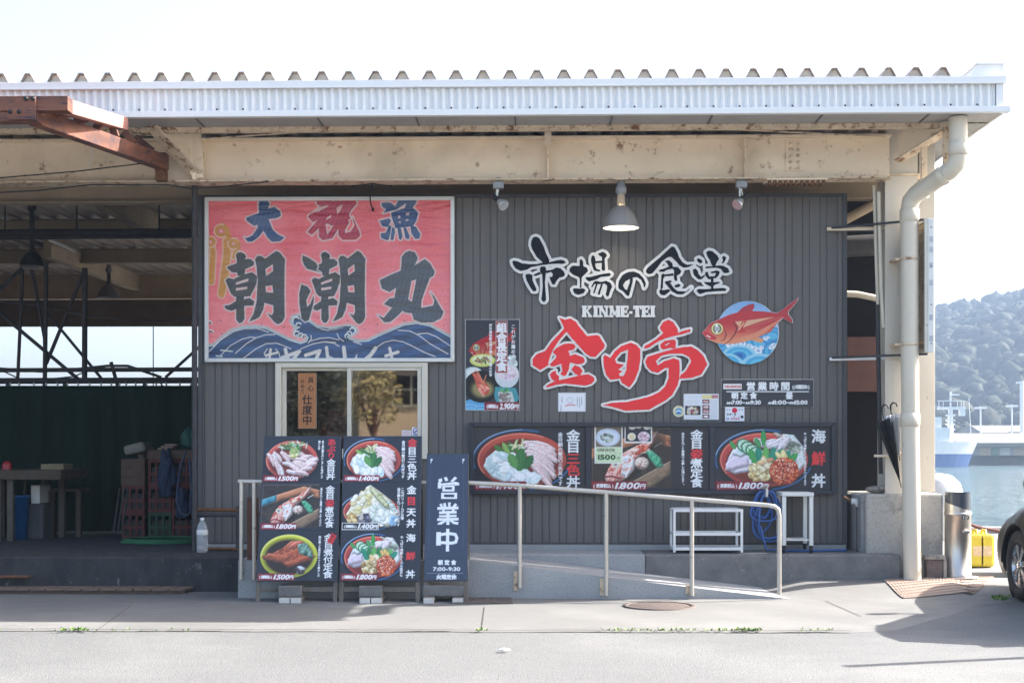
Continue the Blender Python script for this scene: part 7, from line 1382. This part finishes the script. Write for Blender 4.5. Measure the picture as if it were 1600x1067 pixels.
# weeds in the road joint
b = MB(); rg = random.Random(5); M['weed'] = mat('weed_green', (.16,.25,.05), (.10,.18,.03), rough=.7)
for (x0, x1, n) in ((96,138,44),(940,1190,90),(1150,1190,34),(0,300,16),(1240,1300,14),(745,760,10)):
    for k in range(n):
        p = G(rg.uniform(x0,x1), 984.5+rg.uniform(-1.2,1.5)); 
        for q in range(3):
            a = rg.uniform(0,6.28); l = rg.uniform(.012,.032)*(1.2 if x0 == 1150 else 1); w_ = l*.22; dv = Vector((math.cos(a),math.sin(a),rg.uniform(.5,1.4))).normalized()*l; s_ = Vector((-math.sin(a),math.cos(a),0))*w_; b.add([p-s_*.4,p+dv*.5-s_,p+dv,p+dv*.5+s_], [(0,1,2,3)])
for k in range(120):
    p = gg(rg.uniform(1550,1575), rg.uniform(932,938)); a = rg.uniform(0,6.28); l = rg.uniform(.02,.05); dv = Vector((math.cos(a),math.sin(a),.8)).normalized()*l; s_ = Vector((-math.sin(a),math.cos(a),0))*l*.2; b.add([p-s_*.4,p+dv*.5-s_,p+dv,p+dv*.5+s_], [(0,1,2,3)])
tag(b.build('weeds', M['weed'], fix=False), 'thin weeds growing in the joint between road and pavement', 'weeds', kind='stuff')
blob('paper_scrap', G(788,1016)+Vector((0,0,.006)), (.035,.02,.01), M['white'], 'crumpled white paper scrap on the road', 'litter', 5)

# ================================================================== FAR SHORE: hill, sheds, ship, lamp posts
DF = 195.
def FX(px, d): return GX(px, d-D0)
def FZ(py, d): return GZ(py, d-D0)
b = MB(); b.box((20,DF-1,-1.7),(260,DF+60,FZ(712,DF)-.0)); 
tag(b.build('far_quay', M['dock']), kind='structure')
zq = FZ(712,DF)
def shed(px0, px1, d, dep, wall, rtop, label, mw, mr):
    x0, x1 = FX(px0,d), FX(px1,d); y = d-D0; zw = FZ(wall,d); zr = FZ(rtop,d); t = thing('harbour_shed', label, 'shed', ((x0+x1)/2,y,zq)); g = MB(); g.box((x0,y,zq),(x1,y+dep,zw)); wl = g.build('wall', mw, t)
    g = MB(); g.prism([(x0-.3,y-.4,zw+.02),(x0-.3,y+dep+.4,zw+.02),(x0-.3,y+dep/2,zr)], (x1-x0+.6,0,0)); g.build('roof', mr, t)
    return t, x0, x1, y, zw
mwall = mat('pale_shed_wall', (.30,.29,.27), rough=.7, scale=.6); mroof = mat('grey_shed_roof', (.20,.19,.18), rough=.6, scale=.5)
t, x0, x1, y, zw = shed(1500,1680,DF+8,18,692,676,'long pale grey harbour shed across the water', mwall, mroof)
for px0, px1, m_ in ((1530,1548,M['inner']),(1549,1560,dim('far_green_door',(.12,.22,.15))),(1562,1578,dim('far_pale_door',(.45,.45,.42))),(1584,1600,M['inner'])):
    g = MB(); g.box((FX(px0,DF+8),y-.12,zq+.02),(FX(px1,DF+8),y-.02,FZ(699,DF+8))); g.build('door', m_, t)
g = MB(); g.box((x0,y-1.2,FZ(697,DF+8)),(x1,y-.03,FZ(694.5,DF+8))); g.build('awning', mroof, t)
shed(1535,1572,DF+30,10,676,664,'small gabled harbour building rising behind the long shed', mwall, mroof); shed(1576,1618,DF+32,10,675,664,'gabled harbour building behind the right part of the long shed', mwall, mroof)
for px, top, lab in ((1532,635,'lamp post behind the left end of the long shed'),(1581,632,'lamp post behind the middle of the long shed'),(1597,596,'tall white mast at the right edge across the water')):
    d = DF+24; x = FX(px,d); t = thing('lamp_post', lab, 'lamp post', (x,d-D0,zq)); r = .12 if px < 1590 else .35; g = MB(); g.tube([(x,d-D0,zq),(x,d-D0,FZ(top,d))], r, 8); g.build('pole', M['white'], t); g = MB(); z_ = FZ(top,d); g.box((x-.9,d-D0-.15,z_-.4),(x+(.9 if px < 1590 else .2),d-D0+.15,z_-.1)); g.build('lamp_head', M['white'], t)
# ship
d = 188.; y = d-D0; t = thing('ship', 'white ship with a blue hull and a tall lattice mast across the water', 'ship', (FX(1490,d),y,-1.6)); wh = mat('ship_white', (.80,.80,.78), rough=.5); bl = mat('ship_blue', (.05,.13,.33), rough=.5)
xb = FX(1524,d); xs_ = FX(1440,d)-9
def hull(z0_, z1_, r0, r1, m, nm):
    g = MB(); N = 14; vs = []
    for z_, xr_ in ((z0_,r0),(z1_,r1)):
        for k in range(N+1): f = k/N; hw = 2.6*(1-max(0,(f-.45)/.55)**2.2); vs.append((xs_+(xr_-xs_)*f, y-hw, z_))
        for k in range(N,-1,-1): f = k/N; hw = 2.6*(1-max(0,(f-.45)/.55)**2.2); vs.append((xs_+(xr_-xs_)*f, y+hw, z_))
    n = 2*(N+1); g.add(vs, [(k,(k+1)%n,n+(k+1)%n,n+k) for k in range(n)]+[tuple(range(n,2*n))]); g.build(nm, m, t)
zw0, zw1, zw2 = -1.7, FZ(709,d), FZ(690,d); hull(zw0, zw1, xb-1.0, xb-.4, bl, 'lower_hull'); hull(zw1+.01, zw2, xb-.4, xb+.3, wh, 'upper_hull')
g = MB(); g.box((xs_+2,y-1.8,zw2),(FX(1478,d),y+1.8,FZ(668,d))); g.box((xs_+2.5,y-1.5,FZ(668,d)),(FX(1466,d),y+1.5,FZ(652,d))); g.build('wheelhouse', wh, t)
g = MB(); xm = FX(1485,d); g.tube([(xm,y,zw2),(xm,y,FZ(640,d))], [.42,.3], 10); g.tube([(xm,y,FZ(640,d)),(xm,y,FZ(612,d))], .12, 8); g.box((FX(1466,d),y-.5,FZ(640,d)),(FX(1507,d),y+.5,FZ(636,d))); g.box((FX(1466,d),y-.5,FZ(627,d)),(FX(1507,d),y+.5,FZ(626,d)))
for px in (1467,1474,1496,1502,1506): x = FX(px,d); g.tube([(x,y,FZ(641,d)),(x,y,FZ(626,d))], .05, 5)
for py in (650,658,664,672): g.box((xm-.55,y-.3,FZ(py,d)),(xm+.55,y+.3,FZ(py,d)+.18))
g.box((FX(1487,d),y-.3,FZ(618,d)),(FX(1498,d),y+.3,FZ(616,d))); g.box((FX(1499,d),y-.4,FZ(640,d)),(FX(1507,d),y+.4,FZ(650,d))); g.build('mast', wh, t)
g = MB(); g.tube([(FX(1525,d)-.6,y,zw2),(FX(1514,d),y,FZ(622,d))], .04, 5); g.build('antenna', wh, t)
g = MB(); 
for k in range(9): x = FX(1482,d)+k*(xb-FX(1482,d))/9; g.tube([(x,y-2.2+.2*k,zw2),(x,y-2.2+.2*k,zw2+.7)], .03, 4)
g.build('deck_rail', wh, t)
# wooded hill
b = MB(); NX, NYh = 120, 46; DH = 520.; vs = []
def ridge(x):
    px = 839+x*F/DH; pts = [(300,690),(900,690),(1250,540),(1440,486),(1470,476),(1500,466),(1530,466),(1560,456),(1600,450),(1700,440),(1900,452),(2300,500),(2900,600)]
    for (a, ya_), (c_, yb__) in zip(pts, pts[1:]):
        if px <= c_: return (HOR-(ya_+(yb__-ya_)*(px-a)/(c_-a)))*DH/F+EYE
    return 20.
def hz(x, f):
    s_ = math.sin(min(1, f*1.25)*math.pi/2) if f < .8 else 1-(f-.8)*.6
    return -2+(ridge(x)+2)*s_**1.15-5*min(1,f*4)+5*mnoise.noise(Vector((x*.02,f*4,1)))*min(1,f*3)*(1 if f < .75 else .3)
for i in range(NX):
    x = -120+420*i/(NX-1)
    for j in range(NYh): f = j/(NYh-1); vs.append((x, DF+70+(DH+90-DF-70)*f-D0, hz(x,f)))
b.add(vs, [(i*NYh+j,(i+1)*NYh+j,(i+1)*NYh+j+1,i*NYh+j+1) for i in range(NX-1) for j in range(NYh-1)], True)
tag(b.build('hill', mat('hill_ground', (.05,.07,.03), (.03,.045,.02), rough=.9, scale=.05), fix=False), kind='structure')
b = MB(); rg = random.Random(12); m1 = mat('hill_foliage', (.022,.030,.015), (.012,.018,.009), rough=.8, scale=.09, amt=.8, c3=(.034,.033,.02), scale3=.05, spec=.1, bump=.25, bscale=1.1)
ico = bmesh.new(); bmesh.ops.create_icosphere(ico, subdivisions=2, radius=1); ICV = [v.co.copy() for v in ico.verts]; ICF = [[v.index for v in f.verts] for f in ico.faces]; ico.free()
for k in range(2300):
    x = rg.uniform(85, 235); f = rg.random()**.8*.88+.02; s_ = rg.uniform(1.7,3.9); c_ = Vector((x, DF+70+(DH+90-DF-70)*f-D0, hz(x,f)+s_*.35)); se = Vector((rg.uniform(0,99),rg.uniform(0,99),0)); hh = rg.uniform(.8,1.25)
    b.add([c_+Vector((v.x,v.y,v.z*hh))*s_*.95*(1+.34*mnoise.noise(v*1.6+se)+.30*mnoise.noise(v*4.1+se)+0) for v in ICV], ICF, True)
    for q in range(14):
        a, e_ = rg.uniform(0,6.28), rg.uniform(-.1,1.5); n_ = Vector((math.cos(a)*math.cos(e_),math.sin(a)*math.cos(e_),math.sin(e_)*hh)); p = c_+n_*s_*rg.uniform(.9,1.2); u = n_.cross(Vector((rg.uniform(-.3,.3),rg.uniform(-.3,.3),1))); u = u.normalized() if u.length > .01 else Vector((1,0,0)); v_ = n_.cross(u)+n_*rg.uniform(-.4,.4); r_ = s_*rg.uniform(.10,.2); b.add([p+u*r_,p+v_*r_,p-u*r_,p-v_*r_], [(0,1,2,3)])
tag(b.build('hill_wood', m1, fix=False), 'dense wood covering the hill across the harbour', 'wood', kind='stuff')

# ================================================================== BEHIND THE PHOTOGRAPHER (seen in the window glass)
t = thing('opposite_house', 'brown house with a grid window reflected in the right window pane', 'house', (-4,-45,0)); hw_ = mat('opposite_wall', (.80,.63,.44), (.7,.53,.36), rough=.8, scale=.7)
g = MB(); g.box((-7.2,-50,0),(-1.5,-44,4.5)); g.build('wall', hw_, t)
g = MB(); g.prism([(-7.5,-43.5,4.5),(-1.2,-43.5,4.5),(-1.2,-47,6.2),(-7.5,-47,6.2)], (0,-.2,-.1)); g.build('roof', mroof, t)
g = MB(); g.box((-5.8,-43.99,2.9),(-4.4,-43.94,4.1)); wn = g.build('window', M['darkroom'], t); g = MB()
for x in (-5.85,-5.1,-4.4): g.box((x,-43.93,2.85),(x+.07,-43.9,4.15))
for z_ in (2.85,3.5,4.1): g.box((-5.78,-43.929,z_),(-4.41,-43.901,z_+.07))
g.build('window_bars', M['ivory'], wn)
def rtree(x, y, h, r, m, label, n):
    t = thing('tree', label, 'tree', (x,y,0)); g = MB(); g.tube([(x,y,0),(x+.1,y,h*.5),(x-.15,y-.2,h)], [.16,.11,.05], 8)
    for q in range(5): a = q*1.26; g.tube([(x+.05,y,h*.5),(x+r*.6*math.cos(a),y+r*.6*math.sin(a),h+r*.3)], [.06,.02], 6)
    g.build('trunk', M['brown'], t); b = MB()
    for k in range(n):
        a, e_, r_ = rg.uniform(0,6.28), rg.uniform(-1,1.5), rg.random()**.4*r; p = Vector((x+r_*math.cos(a)*math.cos(e_), y+r_*math.sin(a)*math.cos(e_), h+r_*1.1*math.sin(e_))); n_ = Vector((rg.uniform(-1,1),rg.uniform(-1,1),rg.uniform(-1,1))).normalized(); u = n_.cross(Vector((0,0,1))); u = u.normalized() if u.length > .01 else Vector((1,0,0)); v_ = n_.cross(u); b.add([p+u*.10,p+v_*.06,p-u*.10,p-v_*.06], [(0,1,2,3)])
    b.build('crown', m, t, fix=False)
rtree(-5.75,-36,3.0,1.1,mat('reflected_foliage', (.42,.35,.17), (.30,.25,.11), rough=.7, scale=2),'yellow-green tree reflected in the right window pane',800)
rtree(-10.6,-40,3.2,2.5,mat('dark_foliage', (.03,.04,.015), (.015,.02,.01), rough=.8, scale=2),'dark broad tree reflected in the left window pane',4200)
rtree(-8.3,-41,3.0,1.5,MATS['dark_foliage'],'smaller dark tree between the broad tree and the yellow-green one, reflected in the left pane',2200)
# room behind the window
t = thing('red_poster', 'red poster standing inside behind the left window pane', 'poster', W(527,640,.5)); g = MB(); g.box((GX(512,.5),.5,GZ(700,.5)),(GX(540,.5),.52,GZ(640,.5))); g.build('sheet', mat('red_paper', (.30,.02,.035), (.10,.04,.10), scale=9), t)
g = MB(); x0, x1 = GX(425,2), GX(690,2); g.box((x0,2,.9),(x1,2.05,2.6)); tag(g.build('room_curtain', mat('room_curtain', (.10,.075,.05), (.05,.04,.03), scale=1.5, stretch=(4,1,.3), rough=.9)), 'brown curtain hanging deep inside the room behind the window', 'curtain')

# ================================================================== HAZE
hm = bpy.data.materials.new('haze'); hm.use_nodes = True; tt = hm.node_tree; tt.nodes.clear(); oo = tt.nodes.new('ShaderNodeOutputMaterial'); pv = tt.nodes.new('ShaderNodeVolumePrincipled')
pv.inputs['Color'].default_value = (.29,.385,.53,1); pv.inputs['Density'].default_value = .0010; pv.inputs['Anisotropy'].default_value = .25; tt.links.new(pv.outputs[0], oo.inputs['Volume'])
b = MB(); b.box((-520,-130,-4),(920,720,78)); o = tag(b.build('haze', hm), 'thin pale sea haze filling the harbour air', 'haze', kind='stuff')
